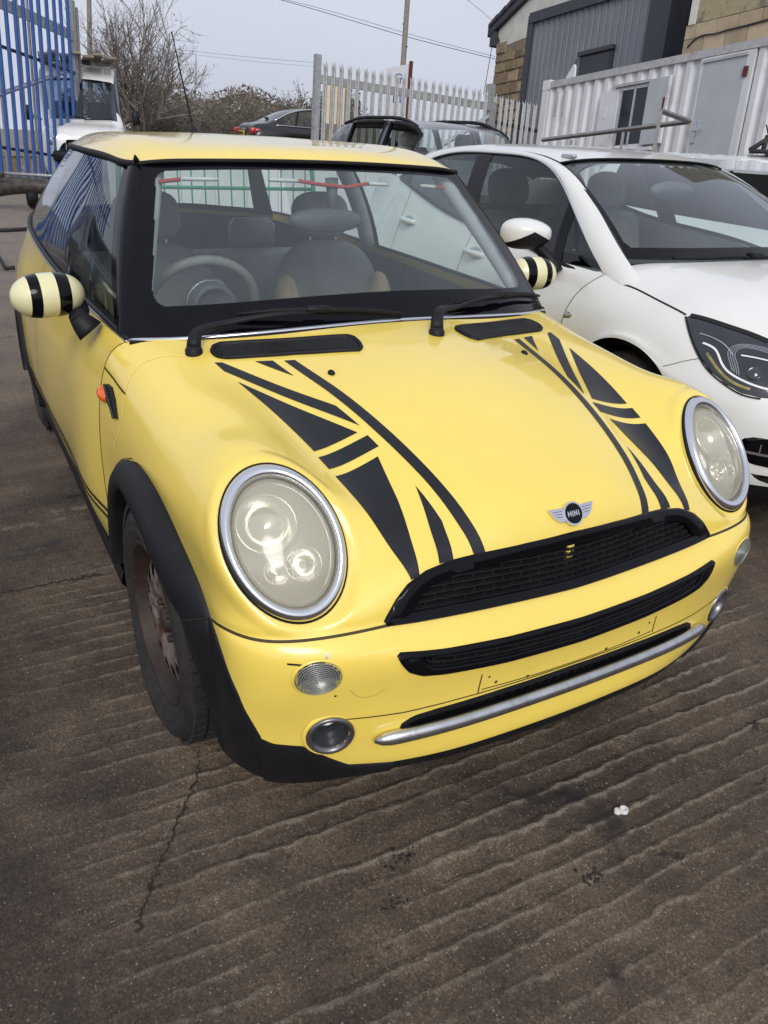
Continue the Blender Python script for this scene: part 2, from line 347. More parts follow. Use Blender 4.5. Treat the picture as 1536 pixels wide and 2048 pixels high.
# ================================================================ ground
def m_ground():
    m, nt, b = new_mat('yard_surface')
    tc = nd(nt, 'ShaderNodeTexCoord'); P = tc.outputs['Object']
    # large tone patches, damp dark areas, aggregate stones, dust on the ridges
    big = noise(nt, 1.1, 7, 0.62, P, 0.5); mid = noise(nt, 3.2, 8, 0.68, P); fine = noise(nt, 95, 8, 0.85, P)
    mp = nd(nt, 'ShaderNodeMapping'); mp.inputs['Scale'].default_value = (9, 0.9, 1); nt.links.new(P, mp.inputs['Vector'])
    streak = noise(nt, 1.6, 7, 0.7, mp.outputs[0], 0.6)
    c = ramp(nt, [(0.28, (0.052, 0.041, 0.034)), (0.5, (0.116, 0.090, 0.069)), (0.72, (0.195, 0.155, 0.116))], mid.outputs['Fac']).outputs[0]
    c = mixc(nt, 0.75, c, ramp(nt, [(0.34, (0.40, 0.38, 0.38)), (0.50, (0.85, 0.82, 0.80)), (0.66, (1.45, 1.38, 1.30))], big.outputs['Fac']).outputs[0], 'MULTIPLY')
    c = mixc(nt, 0.55, c, ramp(nt, [(0.32, (0.6, 0.58, 0.56)), (0.68, (1.3, 1.27, 1.22))], streak.outputs['Fac']).outputs[0], 'MULTIPLY')
    c = mixc(nt, 0.6, c, ramp(nt, [(0.30, (0.35, 0.34, 0.33)), (0.5, (0.95, 0.95, 0.95)), (0.70, (2.0, 1.9, 1.78))], fine.outputs['Fac']).outputs[0], 'MULTIPLY')
    vo = nd(nt, 'ShaderNodeTexVoronoi'); vo.inputs['Scale'].default_value = 120; nt.links.new(P, vo.inputs['Vector'])
    st = ramp(nt, [(0.20, (1,1,1)), (0.36, (0,0,0))], vo.outputs['Distance']).outputs[0]
    vr = nd(nt, 'ShaderNodeSeparateColor'); nt.links.new(vo.outputs['Color'], vr.inputs[0])
    pick = ramp(nt, [(0.72, (0,0,0)), (0.76, (0.85,)*3)], vr.outputs[0]).outputs[0]
    stone = mixc(nt, 1.0, st, pick, 'MULTIPLY')
    scol = ramp(nt, [(0.0, (0.11, 0.085, 0.06)), (0.6, (0.21, 0.17, 0.13)), (1.0, (0.33, 0.30, 0.27))], vr.outputs[1]).outputs[0]
    c = mixc(nt, stone, c, scol)
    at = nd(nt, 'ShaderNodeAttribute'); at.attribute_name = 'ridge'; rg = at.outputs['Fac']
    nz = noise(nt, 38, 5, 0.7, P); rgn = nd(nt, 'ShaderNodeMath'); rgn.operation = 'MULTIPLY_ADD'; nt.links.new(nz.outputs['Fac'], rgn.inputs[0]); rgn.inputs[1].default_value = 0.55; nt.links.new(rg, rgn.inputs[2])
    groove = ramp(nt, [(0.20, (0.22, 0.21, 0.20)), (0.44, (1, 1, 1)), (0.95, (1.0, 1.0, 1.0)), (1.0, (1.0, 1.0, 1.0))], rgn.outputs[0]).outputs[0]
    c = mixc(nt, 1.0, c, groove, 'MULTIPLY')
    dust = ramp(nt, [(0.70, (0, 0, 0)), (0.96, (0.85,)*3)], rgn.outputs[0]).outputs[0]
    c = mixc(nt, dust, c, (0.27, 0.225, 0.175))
    # dusty upper yard; the sky's grazing sheen is mixed into its colour
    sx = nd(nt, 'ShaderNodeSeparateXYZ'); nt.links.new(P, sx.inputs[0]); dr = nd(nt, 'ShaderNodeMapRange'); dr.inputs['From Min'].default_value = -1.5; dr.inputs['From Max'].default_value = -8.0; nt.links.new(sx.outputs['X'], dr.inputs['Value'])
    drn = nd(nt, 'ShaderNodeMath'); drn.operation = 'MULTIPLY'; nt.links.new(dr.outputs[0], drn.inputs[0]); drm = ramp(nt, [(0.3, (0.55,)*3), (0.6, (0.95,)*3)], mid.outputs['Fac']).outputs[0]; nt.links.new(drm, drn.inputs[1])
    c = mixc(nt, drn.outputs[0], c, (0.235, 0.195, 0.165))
    sp1 = noise(nt, 190, 3, 0.6, P); c = mixc(nt, 0.45, c, ramp(nt, [(0.36, (0.30, 0.29, 0.28)), (0.46, (1, 1, 1)), (0.58, (1, 1, 1)), (0.66, (2.6, 2.45, 2.25))], sp1.outputs['Fac']).outputs[0], 'MULTIPLY')
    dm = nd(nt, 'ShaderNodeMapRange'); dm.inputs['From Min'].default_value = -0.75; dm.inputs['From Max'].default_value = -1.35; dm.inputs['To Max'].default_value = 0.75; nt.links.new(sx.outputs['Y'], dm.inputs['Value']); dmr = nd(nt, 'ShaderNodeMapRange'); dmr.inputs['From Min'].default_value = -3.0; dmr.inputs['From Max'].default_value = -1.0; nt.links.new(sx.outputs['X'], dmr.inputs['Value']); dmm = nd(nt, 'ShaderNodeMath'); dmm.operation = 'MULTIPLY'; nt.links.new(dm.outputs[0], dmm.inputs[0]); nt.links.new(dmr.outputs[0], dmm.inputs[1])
    c = mixc(nt, dmm.outputs[0], c, mixc(nt, 1.0, c, (0.42, 0.41, 0.43), 'MULTIPLY'))     # strip along the car's right side multiplied darker
    # oily dark stains
    oil = noise(nt, 2.1, 5, 0.6, P, 1.2); of = ramp(nt, [(0.63, (0,0,0)), (0.72, (0.8,)*3)], oil.outputs['Fac']).outputs[0]
    c = mixc(nt, of, c, (0.020, 0.017, 0.017))
    sp = noise(nt, 13, 4, 0.6, P, 0.8); sf = ramp(nt, [(0.67, (0,0,0)), (0.73, (0.8,)*3)], sp.outputs['Fac']).outputs[0]
    c = mixc(nt, sf, c, (0.018, 0.014, 0.013))
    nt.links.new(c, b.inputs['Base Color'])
    r = ramp(nt, [(0.3, (0.62,)*3), (0.7, (0.92,)*3)], mid.outputs['Fac']).outputs[0]
    r = mixc(nt, of, r, (0.4, 0.4, 0.4)); nt.links.new(r, b.inputs['Roughness']); b.inputs['Specular IOR Level'].default_value = 0.35
    h = mixc(nt, 0.5, fine.outputs['Fac'], stone, 'ADD')
    bump(nt, b, h, 0.8, 0.007)
m_ground()
def value_noise(x, y, seed=0):
    r = np.random.default_rng(seed); T = r.random((256, 256))
    xi = np.floor(x).astype(int); yi = np.floor(y).astype(int); fx = x-xi; fy = y-yi
    fx = fx*fx*(3-2*fx); fy = fy*fy*(3-2*fy); g = lambda a, b: T[a % 256, b % 256]
    return (g(xi, yi)*(1-fx)+g(xi+1, yi)*fx)*(1-fy)+(g(xi, yi+1)*(1-fx)+g(xi+1, yi+1)*fx)*fy
def ground_h(x, y, attr=False):
    """tamped concrete: uneven ridges running across the yard, worn away in places"""
    wob = (value_noise(x*0.9, y*0.5, 3)-0.5)*0.10+(value_noise(x*6, y*0.9, 4)-0.5)*0.034+(value_noise(x*14, y*9, 14)-0.5)*0.009+(value_noise(x*40, y*40, 24)-0.5)*0.009
    ph = (x+wob)*2*math.pi/0.060
    rid = np.maximum(0, np.sin(ph))**3.5*0.0065+0.0012*np.sin(ph*0.5+1)
    wear = np.clip(value_noise(x*1.6+7, y*1.3, 5)*2.4-0.30, 0.15, 1)*np.clip(value_noise(x*13+3, y*3.0, 15)*2.6-0.35, 0.08, 1)*np.clip(.45+.8*(y+1.1)/.7, .14, 1)
    near = np.clip((2.6-np.abs(x+0.4))/1.5, 0, 1)
    rough = (value_noise(x*30, y*30, 6)-0.5)*0.0035+(value_noise(x*75, y*75, 7)-0.5)*0.003
    h = rid*wear*near+rough+(value_noise(x*0.7, y*0.7, 8)-0.5)*0.012-0.006
    if not attr: return h
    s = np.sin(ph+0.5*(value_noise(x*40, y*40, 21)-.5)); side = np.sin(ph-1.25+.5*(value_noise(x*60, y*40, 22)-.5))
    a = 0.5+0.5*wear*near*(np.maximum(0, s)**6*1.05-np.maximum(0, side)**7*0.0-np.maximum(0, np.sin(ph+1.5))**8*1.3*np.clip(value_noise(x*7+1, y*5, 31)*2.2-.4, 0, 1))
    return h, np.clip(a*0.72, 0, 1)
def graded(lo, hi, c0, c1, fine, grow):
    a = list(np.arange(c0, c1+1e-9, fine)); s = fine
    while a[-1] < hi: s *= grow; a.append(a[-1]+s)
    s = fine; b = [a[0]]
    while b[-1] > lo: s *= grow; b.append(b[-1]-s)
    return np.array(b[:0:-1]+a)
gx = graded(-160, 40, -0.8, 1.45, 0.0068, 1.06); gy = graded(-60, 160, -1.35, 1.15, 0.009, 1.06)
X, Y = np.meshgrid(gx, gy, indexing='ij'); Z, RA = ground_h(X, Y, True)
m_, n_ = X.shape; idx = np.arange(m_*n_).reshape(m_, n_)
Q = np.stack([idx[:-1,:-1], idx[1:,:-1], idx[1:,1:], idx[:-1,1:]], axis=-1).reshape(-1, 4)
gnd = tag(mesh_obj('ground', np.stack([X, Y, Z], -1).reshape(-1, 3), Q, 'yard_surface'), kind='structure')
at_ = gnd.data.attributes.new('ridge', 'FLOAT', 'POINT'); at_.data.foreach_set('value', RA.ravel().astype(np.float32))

def ground_strip(pix, w, name, mat, jag=.004, n=90, off=.0015):
    """crack in the surface, following the yard"""
    P = resample([on_plane(x, y, (0, 0, 0), np.array([0, 0, 1.0]))[:2] for x, y in pix], n); r = np.random.default_rng(11)
    P = P+np.cumsum(r.normal(size=P.shape), 0)*0+r.normal(size=P.shape)*jag; T = np.gradient(P, axis=0); T /= np.linalg.norm(T, axis=1)[:, None]; B = np.stack([-T[:, 1], T[:, 0]], 1); ww = w*r.uniform(.3, 1.3, (n, 1))
    V = np.concatenate([P-B*ww, P+B*ww]); z = ground_h(V[:, 0], V[:, 1])+off; V = np.c_[V, z]
    mesh_obj(name, V, [(i, i+1, n+i+1, n+i) for i in range(n-1)], mat, gnd, False)
simple('crack_dirt', (0.022, 0.017, 0.014), 0.95, var=0.3, nscale=40)
ground_strip([(398,1498),(396,1545),(383,1582),(359,1624),(344,1671),(323,1718),(300,1765),(286,1811),(273,1853)], .0024, 'crack', 'crack_dirt')
ground_strip([(0,1183),(60,1172),(130,1158),(200,1146)], .004, 'crack', 'crack_dirt', .005)
# ================================================================ yellow car
LC = np.array([0.475, -0.613, 0.710]); _az, _el, LA, LB, _ro = 0.181, 0.69, 0.117, 0.163, 0.251
LN = np.array([math.cos(_el)*math.cos(_az), -math.cos(_el)*math.sin(_az), math.sin(_el)])
_h = unit(np.cross([0, 0, 1], LN)); _w = np.cross(LN, _h)
LH = math.cos(_ro)*_h+math.sin(_ro)*_w; LW = -math.sin(_ro)*_h+math.cos(_ro)*_w
FLIP = np.array([1, -1, 1.0])
def lamp_deform(p):
    p = p.copy()
    for s in (1, -1):
        q = p*FLIP if s < 0 else p.copy()
        sel = q[:, 1] < -0.2
        d = q-LC; rho = np.sqrt((d@LH/LA)**2+(d@LW/LB)**2); dl = d@LN
        t = np.clip((1.24-rho)/0.22, 0, 1); t = t*t*(3-2*t); t = np.where(sel & (np.abs(dl) < 0.13), t, 0)
        q = q+(t*(-0.003-dl))[:, None]*LN
        p = q*FLIP if s < 0 else q
    return p
NET = [
 [(-.215,0,.952),(-.22,.17,.948),(-.245,.34,.938),(-.285,.50,.927),(-.33,.61,.92),(-.395,.705,.905),(-.43,.765,.83),(-.43,.798,.62),(-.43,.792,.25)],
 [(-.10,0,.937),(-.10,.17,.930),(-.11,.35,.905),(-.125,.50,.893),(-.15,.60,.890),(-.20,.70,.868),(-.25,.762,.785),(-.33,.790,.63),(-.40,.790,.40)],
 [(.09,0,.910),(.09,.17,.902),(.09,.34,.873),(.08,.47,.853),(.06,.575,.868),(.01,.67,.853),(-.06,.745,.785),(-.15,.778,.68),(-.28,.785,.60)],
 [(.265,0,.868),(.265,.17,.860),(.265,.335,.829),(.265,.46,.808),(.24,.56,.847),(.20,.65,.846),(.145,.728,.796),(.04,.765,.727),(-.08,.772,.69)],
 [(.40,0,.822),(.40,.16,.815),(.40,.31,.785),(.395,.43,.763),(.39,.545,.813),(.365,.64,.830),(.362,.718,.792),(.25,.758,.722),(.125,.763,.675)],
 [(.50,0,.783),(.50,.16,.775),(.495,.30,.742),(.485,.41,.726),(.479,.50,.734),(.475,.613,.71),(.465,.725,.695),(.385,.752,.655),(.258,.755,.62)],
 [(.578,0,.740),(.575,.15,.732),(.56,.28,.702),(.553,.38,.685),(.553,.51,.645),(.575,.60,.60),(.54,.695,.60),(.455,.740,.588),(.345,.747,.567)],
 [(.622,0,.680),(.616,.15,.673),(.600,.28,.660),(.600,.38,.645),(.605,.48,.605),(.592,.595,.578),(.55,.695,.572),(.475,.740,.565),(.385,.745,.535)],
 [(.650,0,.565),(.646,.15,.565),(.638,.30,.565),(.630,.40,.565),(.622,.48,.562),(.603,.59,.558),(.56,.69,.555),(.485,.740,.55),(.395,.745,.522)],
 [(.690,0,.505),(.686,.16,.506),(.677,.31,.51),(.664,.42,.517),(.648,.51,.525),(.625,.60,.528),(.58,.69,.53),(.505,.743,.528),(.405,.748,.50)],
 [(.694,0,.43),(.691,.16,.43),(.682,.31,.43),(.668,.42,.43),(.650,.51,.43),(.625,.605,.43),(.58,.695,.43),(.51,.742,.42),(.41,.748,.41)],
 [(.690,0,.355),(.687,.16,.355),(.677,.31,.352),(.662,.42,.35),(.643,.51,.35),(.615,.60,.35),(.57,.69,.35),(.51,.740,.34),(.415,.745,.33)],
 [(.697,0,.285),(.692,.16,.285),(.680,.31,.28),(.660,.42,.275),(.636,.51,.272),(.605,.60,.268),(.56,.685,.26),(.505,.730,.25),(.42,.740,.24)],
 [(.700,0,.238),(.695,.16,.236),(.680,.31,.23),(.656,.42,.225),(.628,.51,.22),(.592,.60,.212),(.545,.68,.205),(.49,.722,.195),(.42,.735,.18)],
 [(.685,0,.200),(.680,.16,.20),(.665,.31,.195),(.640,.42,.19),(.612,.51,.185),(.577,.60,.175),(.53,.67,.165),(.475,.705,.155),(.412,.715,.14)],
]
SF = Surf(mirror_net(NET), lamp_deform)
US, VS = dense(SF.u, 13), dense(SF.v, 12)
SGN = 1 if SF.normal([SF.u[2]], [0.5*(SF.v[0]+SF.v[-1])])[0][2] > 0 else -1
def on_front(pts, d, off=0.0): return SF.drop(pts, d, off, SGN)
mini = thing('yellow_hatchback', 'yellow three-door hatchback with black union-flag style bonnet stripes and bee-striped mirrors', 'car')
def in_poly(y, z, poly):
    poly = np.asarray(poly); x1, y1 = poly[:, 0], poly[:, 1]; x2, y2 = np.roll(x1, -1), np.roll(y1, -1); r = np.zeros(len(y), bool)
    for a, b, c_, d in zip(x1, y1, x2, y2):
        cond = ((b > z) != (d > z)) & (y < (c_-a)*(z-b)/(d-b+1e-15)+a); r ^= cond
    return r
def sym(half): 
    h = np.asarray(half, float); r = h[::-1].copy(); r[:, 0] *= -1
    return np.vstack([h, r[1:] if abs(h[-1][0]) < 1e-6 else r])
def scale_poly(p, dy, dz):
    """inset a (y,z) outline by moving points towards the inside"""
    p = np.asarray(p, float); n = len(p); T = np.roll(p, -1, 0)-np.roll(p, 1, 0); T /= np.linalg.norm(T, axis=1)[:, None]+1e-12
    N = np.stack([-T[:, 1], T[:, 0]], 1); A = 0.5*np.sum(p[:, 0]*np.roll(p[:, 1], -1)-np.roll(p[:, 0], -1)*p[:, 1])
    if A < 0: N = -N
    return p+N*np.array([dy, dz])
G1H = [(0,.674),(.12,.671),(.22,.665),(.30,.659),(.36,.650),(.405,.632),(.435,.607),(.455,.582),(.467,.565),(.40,.562),(.25,.558),(.12,.555),(0,.553)]
G2H = [(0,.496),(.2,.499),(.35,.507),(.40,.512),(.455,.519),(.447,.497),(.43,.474),(.40,.458),(.35,.450),(.2,.438),(0,.432)]
G3H = [(0,.360),(.2,.357),(.35,.351),(.405,.345),(.43,.330),(.432,.312),(.40,.300),(.35,.297),(.2,.298),(0,.300)]
G1, G2, G3 = (resample(sym(g), 160, True) for g in (G1H, G2H, G3H))
FOG = np.array([.613, .576, .328]); IND = np.array([.621, .607, .488])
def front_keep(c, u, v):
    k = np.ones(len(c), bool); fr = c[:, 0] > 0.5; y, z = c[:, 1], c[:, 2]
    for g, i in ((G1, .012), (G2, .008), (G3, .006)): k &= ~(fr & in_poly(y, z, scale_poly(g, i, i)))
    for s in (1, -1):
        k &= ~(fr & (((y-s*FOG[1])/.040)**2+((z-FOG[2])/.040)**2 < 1))
        k &= ~(fr & (((y-s*IND[1])/.040)**2+((z-IND[2])/.032)**2 < 1))
        d = c-(LC if s < 0 else LC*FLIP); H = LH if s < 0 else LH*FLIP; W_ = LW if s < 0 else LW*FLIP; N_ = LN if s < 0 else LN*FLIP
        k &= ~((np.abs(d@N_) < .05) & ((d@H/LA)**2+(d@W_/LB)**2 < 0.90**2))
    return k
u8, u13 = SF.u[8], SF.u[13]
US_A = US[US <= u8+1e-9]; US_B = US[(US >= u8-1e-9) & (US <= u13+1e-9)]; US_C = US[US >= u13-1e-9]
bonnet = surf_part('bonnet', SF, US_A, VS, 'yellow_paint', mini, front_keep, SGN)
bumper = surf_part('front_bumper', SF, US_B, VS, 'yellow_paint', mini, front_keep, SGN)
lip = surf_part('bumper_lip', SF, US_C, VS, 'black_plastic', mini, None, SGN)
# ---- black lower corners of the bumper: edge runs from the arch trim down to the lip
def px_front0(pix):
    return SF.hit(np.array([CAM]*len(pix)), -np.array([pix_ray(*q) for q in pix]))
ce = px_front0([(424,1243),(440,1290),(456,1338),(478,1388),(499,1433),(524,1475),(547,1485),(606,1490),(700,1508),(790,1512)])
CEU, CEV = ce; CEU = CEU.copy(); CEU[-1] = u13; CEU[-2] = .35*CEU[-2]+.65*u13
VCc = 0.5*(SF.v[0]+SF.v[-1])
def corner_piece(sg):
    uu = np.linspace(u8, u13, 60); o = np.argsort(CEU[:6]); vb = np.interp(uu, CEU[:6][o], CEV[:6][o]); vb = VCc-(VCc-vb) 
    V = []; N = []; n = 22
    for u, b in zip(uu, vb):
        v_ = np.linspace(b, SF.v[0], n); v_ = v_ if sg < 0 else 2*VCc-v_
        P = SF(np.full(n, u), v_); M = SF.normal(np.full(n, u), v_, SGN); off = np.full(n, .005); off[0] = -.001; off[1] = .0045
        V.append(P+M*off[:, None]); N.append(M)
    V = np.concatenate(V); F = [(i*n+j, i*n+j+1, (i+1)*n+j+1, (i+1)*n+j) for i in range(59) for j in range(n-1)]
    mb = MB(); mb.add(V, F); mb.build('bumper_corner', 'black_plastic', mini)
    # lower band joining the corner to the lip
    m = 60; va = np.linspace(CEV[5]-.012, CEV[9], m); o = np.argsort(CEV[5:]); ub = np.interp(va, CEV[5:][o], CEU[5:][o]); V = []
    n = 10
    for v, b in zip(va, ub):
        u_ = np.linspace(min(b, u13), SF.u[-1], n); vv_ = np.full(n, v if sg < 0 else 2*VCc-v); P = SF(u_, vv_); M = SF.normal(u_, vv_, SGN); off = np.full(n, .005); off[0] = -.001; off[1] = .0045
        V.append(P+M*off[:, None])
    V = np.concatenate(V); mb = MB(); mb.add(V, [(i*n+j, i*n+j+1, (i+1)*n+j+1, (i+1)*n+j) for i in range(m-1) for j in range(n-1)]); mb.build('lower_trim', 'black_plastic', mini)
for sg in (-1, 1): corner_piece(sg)
# ---- panel gaps
def uv_line(P, parent, name, w, mat, off=0.0009, n=80):
    U, V = P; t = np.linspace(0, 1, len(U)); tt = np.linspace(0, 1, n); U = np.interp(tt, t, U); V = np.interp(tt, t, V)
    ribbon(name, SF(U, V), SF.normal(U, V, SGN), w, mat, parent, off)
def v_at(u, yabs):
    vv = np.linspace(0.5*(SF.v[0]+SF.v[-1]), SF.v[-1], 400); y = SF(np.full(400, u), vv)[:, 1]
    return float(np.interp(yabs, y, vv))
VC = 0.5*(SF.v[0]+SF.v[-1]); vg = v_at(u8, .45)
for s in (1, -1):
    V = VC+s*(np.linspace(vg, SF.v[-1]-.01, 60)-VC); uv_line((np.full(60, u8), V), bonnet, 'panel_gap', .006, 'panel_gap', n=120)
def px_front(pix):
    pts = np.array([CAM]*len(pix)); d = -np.array([pix_ray(*p) for p in pix]); return SF.hit(pts, d)
def mirror_v(V): return 2*VC-V
side_seam = px_front([(372,712),(340,711),(310,716),(278,731),(258,760),(249,789),(245,836),(238,868),(228,896)])
door_gap = px_front([(207,729),(228,758),(251,788)])
for V_ in (side_seam[1], mirror_v(side_seam[1])): uv_line((side_seam[0], V_), bonnet, 'panel_gap', .005, 'panel_gap_light')
for V_ in (door_gap[1], mirror_v(door_gap[1])): uv_line((door_gap[0], V_), bonnet, 'panel_gap', .006, 'panel_gap')
# ---- bonnet stripes (vinyl, laid on the panel)
SD = unit([0.55, 0, 0.835])
def stripe(poly3, name='stripe'):
    poly3 = np.asarray(poly3, float); s2 = unit([SD[2], 0, -SD[0]])
    p2 = np.stack([poly3@s2, poly3[:, 1]], 1)
    bm = bmesh.new(); bm.faces.new([bm.verts.new((a, b, 0)) for a, b in p2])
    for ax in (0, 1):
        lo, hi = p2[:, ax].min(), p2[:, ax].max()
        for k in np.arange(math.floor(lo/.016)*.016, hi, .016):
            if k <= lo+1e-5: continue
            no = Vector((1, 0, 0)) if ax == 0 else Vector((0, 1, 0)); co = no*k
            bmesh.ops.bisect_plane(bm, geom=bm.verts[:]+bm.edges[:]+bm.faces[:], plane_co=co, plane_no=no)
    bm.verts.index_update(); q = np.array([v.co[:] for v in bm.verts]); F = [[v.index for v in f.verts] for f in bm.faces]; bm.free()
    P3 = q[:, :1]*s2+np.array([0, 1.0, 0])*q[:, 1:2]
    P, N = on_front(P3+SD*1.5, SD, 0.0012)
    for sg in (1, -1):
        f = np.array([1, sg, 1.0]); mesh_obj(name, P*f, F if sg > 0 else [x[::-1] for x in F], 'vinyl_black', bonnet, True, N*f)
STR = {'a': [(-.157,.543,.893),(-.151,.525,.892),(.154,.352,.854),(.246,.335,.834),(-.103,.535,.884)],
 'b': [(-.127,.446,.897),(-.113,.403,.899),(-.016,.385,.884)],
 'd': [(-.040,.523,.875),(.264,.349,.827),(.281,.463,.804)],
 'e': [(.301,.463,.796),(.281,.333,.822),(.323,.326,.811),(.341,.456,.782)],
 'f': [(.365,.452,.775),(.348,.340,.801),(.46,.352,.745),(.60,.376,.640),(.600,.395,.636),(.49,.425,.715)],
 'g': [(.449,.304,.763),(.536,.288,.718),(.594,.295,.652),(.591,.328,.648)],
 'c': [(-.100,.377,.901),(-.092,.351,.901),(.10,.318,.870),(.30,.283,.825),(.45,.255,.770),(.535,.238,.725),(.600,.222,.652),(.598,.248,.650),(.53,.264,.722),(.44,.281,.768),(.29,.310,.820),(.09,.344,.868)]}
for k_ in STR: stripe(STR[k_])
# ---- grilles
def front_frame(outer, inner, depth, lift, mat, name, parent, k=160, floor=None):
    o, i = resample(outer, k, True), resample(inner, k, True)
    def lay(p, off): 
        P, N = on_front(np.stack([np.full(len(p), 2.0), p[:, 0], p[:, 1]], 1), (1, 0, 0), 0.0); return P+np.array([1, 0, 0])*off
    mid1 = o+(i-o)*0.12; mid2 = o+(i-o)*0.85
    R_ = [lay(o, -0.004), lay(o, lift*0.7), lay(mid1, lift), lay(mid2, lift*0.8), lay(i, lift*0.3)]
    base = lay(i, 0.0); R_.append(base-np.array([depth, 0, 0]))
    V = np.concatenate(R_); F = []
    for r in range(len(R_)-1):
        for j in range(k): F.append((r*k+j, r*k+(j+1) % k, (r+1)*k+(j+1) % k, (r+1)*k+j))
    mb = MB(); mb.add(V, F); return mb.build(name, mat, parent, True, auto=50)
def inset_to(g, dt, db, ds):
    """inner outline of a frame: top dt, bottom db, ends ds"""
    g = np.asarray(g); zc = 0.5*(g[:, 1].max()+g[:, 1].min()); q = scale_poly(g, 1, 1); n = (q-g)
    r = g.copy(); r[:, 1] += np.where(n[:, 1] < 0, n[:, 1]*dt, n[:, 1]*db); r[:, 0] += n[:, 0]*ds
    return r
G1i = inset_to(G1, .026, .017, .055); G2i = inset_to(G2, .012, .016, .05)
grille = front_frame(scale_poly(G1, -.001, -.001), G1i, .045, .008, 'gloss_black', 'grille', mini)
grille2 = front_frame(scale_poly(G2, -.001, -.001), G2i, .035, .006, 'gloss_black', 'lower_grille', mini)
def front_x(y, z):
    P, N = on_front(np.stack([np.full(len(y), 2.0), y, z], 1), (1, 0, 0)); return P[:, 0]
simple('grille_black', (0.014, 0.014, 0.016), 0.22, var=0.2, spec=0.6)
def lattice(Gi, parent, nrow, cell, rec, sl=.0035):
    """slats follow the bow of the bumper, short dividers between them in staggered courses"""
    z0, z1 = Gi[:, 1].min(), Gi[:, 1].max(); ym = Gi[:, 0].max()
    yy = np.linspace(-ym, ym, 121); inside_top = lambda y: np.interp(abs(y), *zip(*sorted([(abs(a), b) for a, b in Gi if b > zmid(a)]))) 
    def span(z):
        yg = np.linspace(0, ym, 200); ok = in_poly(yg, np.full(200, z), Gi); return yg[ok].max() if ok.any() else 0
    def zmid(a): return 0
    zs = np.linspace(z0, z1, nrow+1); rows = []
    def bot(y): 
        zz = np.linspace(z0-.01, z1+.01, 120); ok = in_poly(np.full(120, y), zz, Gi); return (zz[ok].min(), zz[ok].max()) if ok.any() else (None, None)
    ys = np.linspace(-ym*.995, ym*.995, 91); lim = [bot(y) for y in ys]
    ok = np.array([l[0] is not None for l in lim]); zb = np.array([l[0] if l[0] else 0 for l in lim]); 
    zc = np.interp(0, ys, zb); ztop_c = bot(0)[1]
    for r in range(nrow+1):
        f = r/nrow; zrow = zb+(ztop_c-zc)*f
        sel = ok & np.array([in_poly(np.array([y]), np.array([min(z+.001, 9)]), Gi)[0] or r == 0 for y, z in zip(ys, zrow)])
        if sel.sum() < 4: continue
        y_ = ys[sel]; z_ = zrow[sel]; x_ = front_x(y_, z_)-rec
        V = []; 
        for a, b, c_ in zip(x_, y_, z_): V += [(a+.004, b, c_-sl/2), (a+.004, b, c_+sl/2), (a-.022, b, c_+sl/2+.003), (a-.022, b, c_-sl/2+.003)]
        F = [(4*i+k, 4*i+(k+1) % 4, 4*i+4+(k+1) % 4, 4*i+4+k) for i in range(len(y_)-1) for k in range(4)]
        mb = MB(); mb.add(V, F); mb.build('slat', 'grille_black', parent, False)
        rows.append((y_, z_, r))
    dz = (ztop_c-zc)/nrow; me = None
    for (y_, z_, r) in rows[:-1]:
        n = int(y_.max()/cell); off = 0.5*cell if r % 2 else 0.0
        for k in range(-n-1, n+1):
            y = k*cell+off
            if abs(y) > y_.max()-.004: continue
            z = np.interp(y, y_, z_)+dz/2
            if not in_poly(np.array([y]), np.array([z+dz*.3]), Gi)[0]: continue
            x = front_x(np.array([y]), np.array([z]))[0]-rec-.010
            if me is None:
                mb = MB(); mb.box((0, 0, 0), (.022, .0035, dz)); o = mb.build('divider', 'grille_black', parent, False); me = o.data
            else: o = link(bpy.data.objects.new('divider', me), parent)
            o.location = (x, y, z)
lattice(G1i, grille, 6, .046, .006); lattice(G2i, grille2, 3, .050, .006)
# radiator space behind the grilles, with the yellow carrier showing through
mb = MB(); mb.box((.50, 0, .45), (.02, .90, .38)); mb.box((.545, 0, .640), (.08, .66, .01)); mb.box((.575, 0, .265), (.14, .86, .01)); mb.build('radiator_space', 'dark_void', mini, False)
mb = MB(); mb.box((.615, 0, .60), (.02, .022, .09), bev=.004); mb.box((.606, 0, .556), (.05, .80, .034), bev=.006); mb.box((.655, 0, .470), (.014, .72, .020), bev=.003); mb.build('bumper_carrier', 'yellow_paint', mini)
# lower intake: mesh of crossing wires, bar in front
mb = MB()
for s in (1, -1):
    for y0 in np.arange(-.62, .62, .026):
        y = y0+s*np.linspace(-.04, .04, 6); z = np.linspace(.29, .366, 6); k = np.abs(y) < .44
        if k.sum() > 1: mb.tube(np.stack([front_x(y[k], z[k])-.03, y[k], z[k]], 1), .0022, 4)
tag(mb.build('intake_mesh', 'black_plastic', bumper), kind='stuff')
frame_in = inset_to(G3, .012, .012, .012)
front_frame(scale_poly(G3, -.003, -.003), frame_in, .035, .0015, 'black_plastic', 'intake_surround', bumper)
yb = np.linspace(-.492, .492, 61); zb_ = .322-.016*(np.abs(yb)/.49)**2; Pb, Nb = on_front(np.stack([np.full(61, 2.0), yb, zb_], 1), (1, 0, 0))
rb = np.full(61, .0145); rb[:3] = rb[-3:][::-1] = [.004, .0115, .014]
mb = MB(); mb.tube(Pb+np.array([.012, 0, 0]), rb, 12, squash=1.15); mb.build('chrome_bar', 'worn_chrome', bumper)
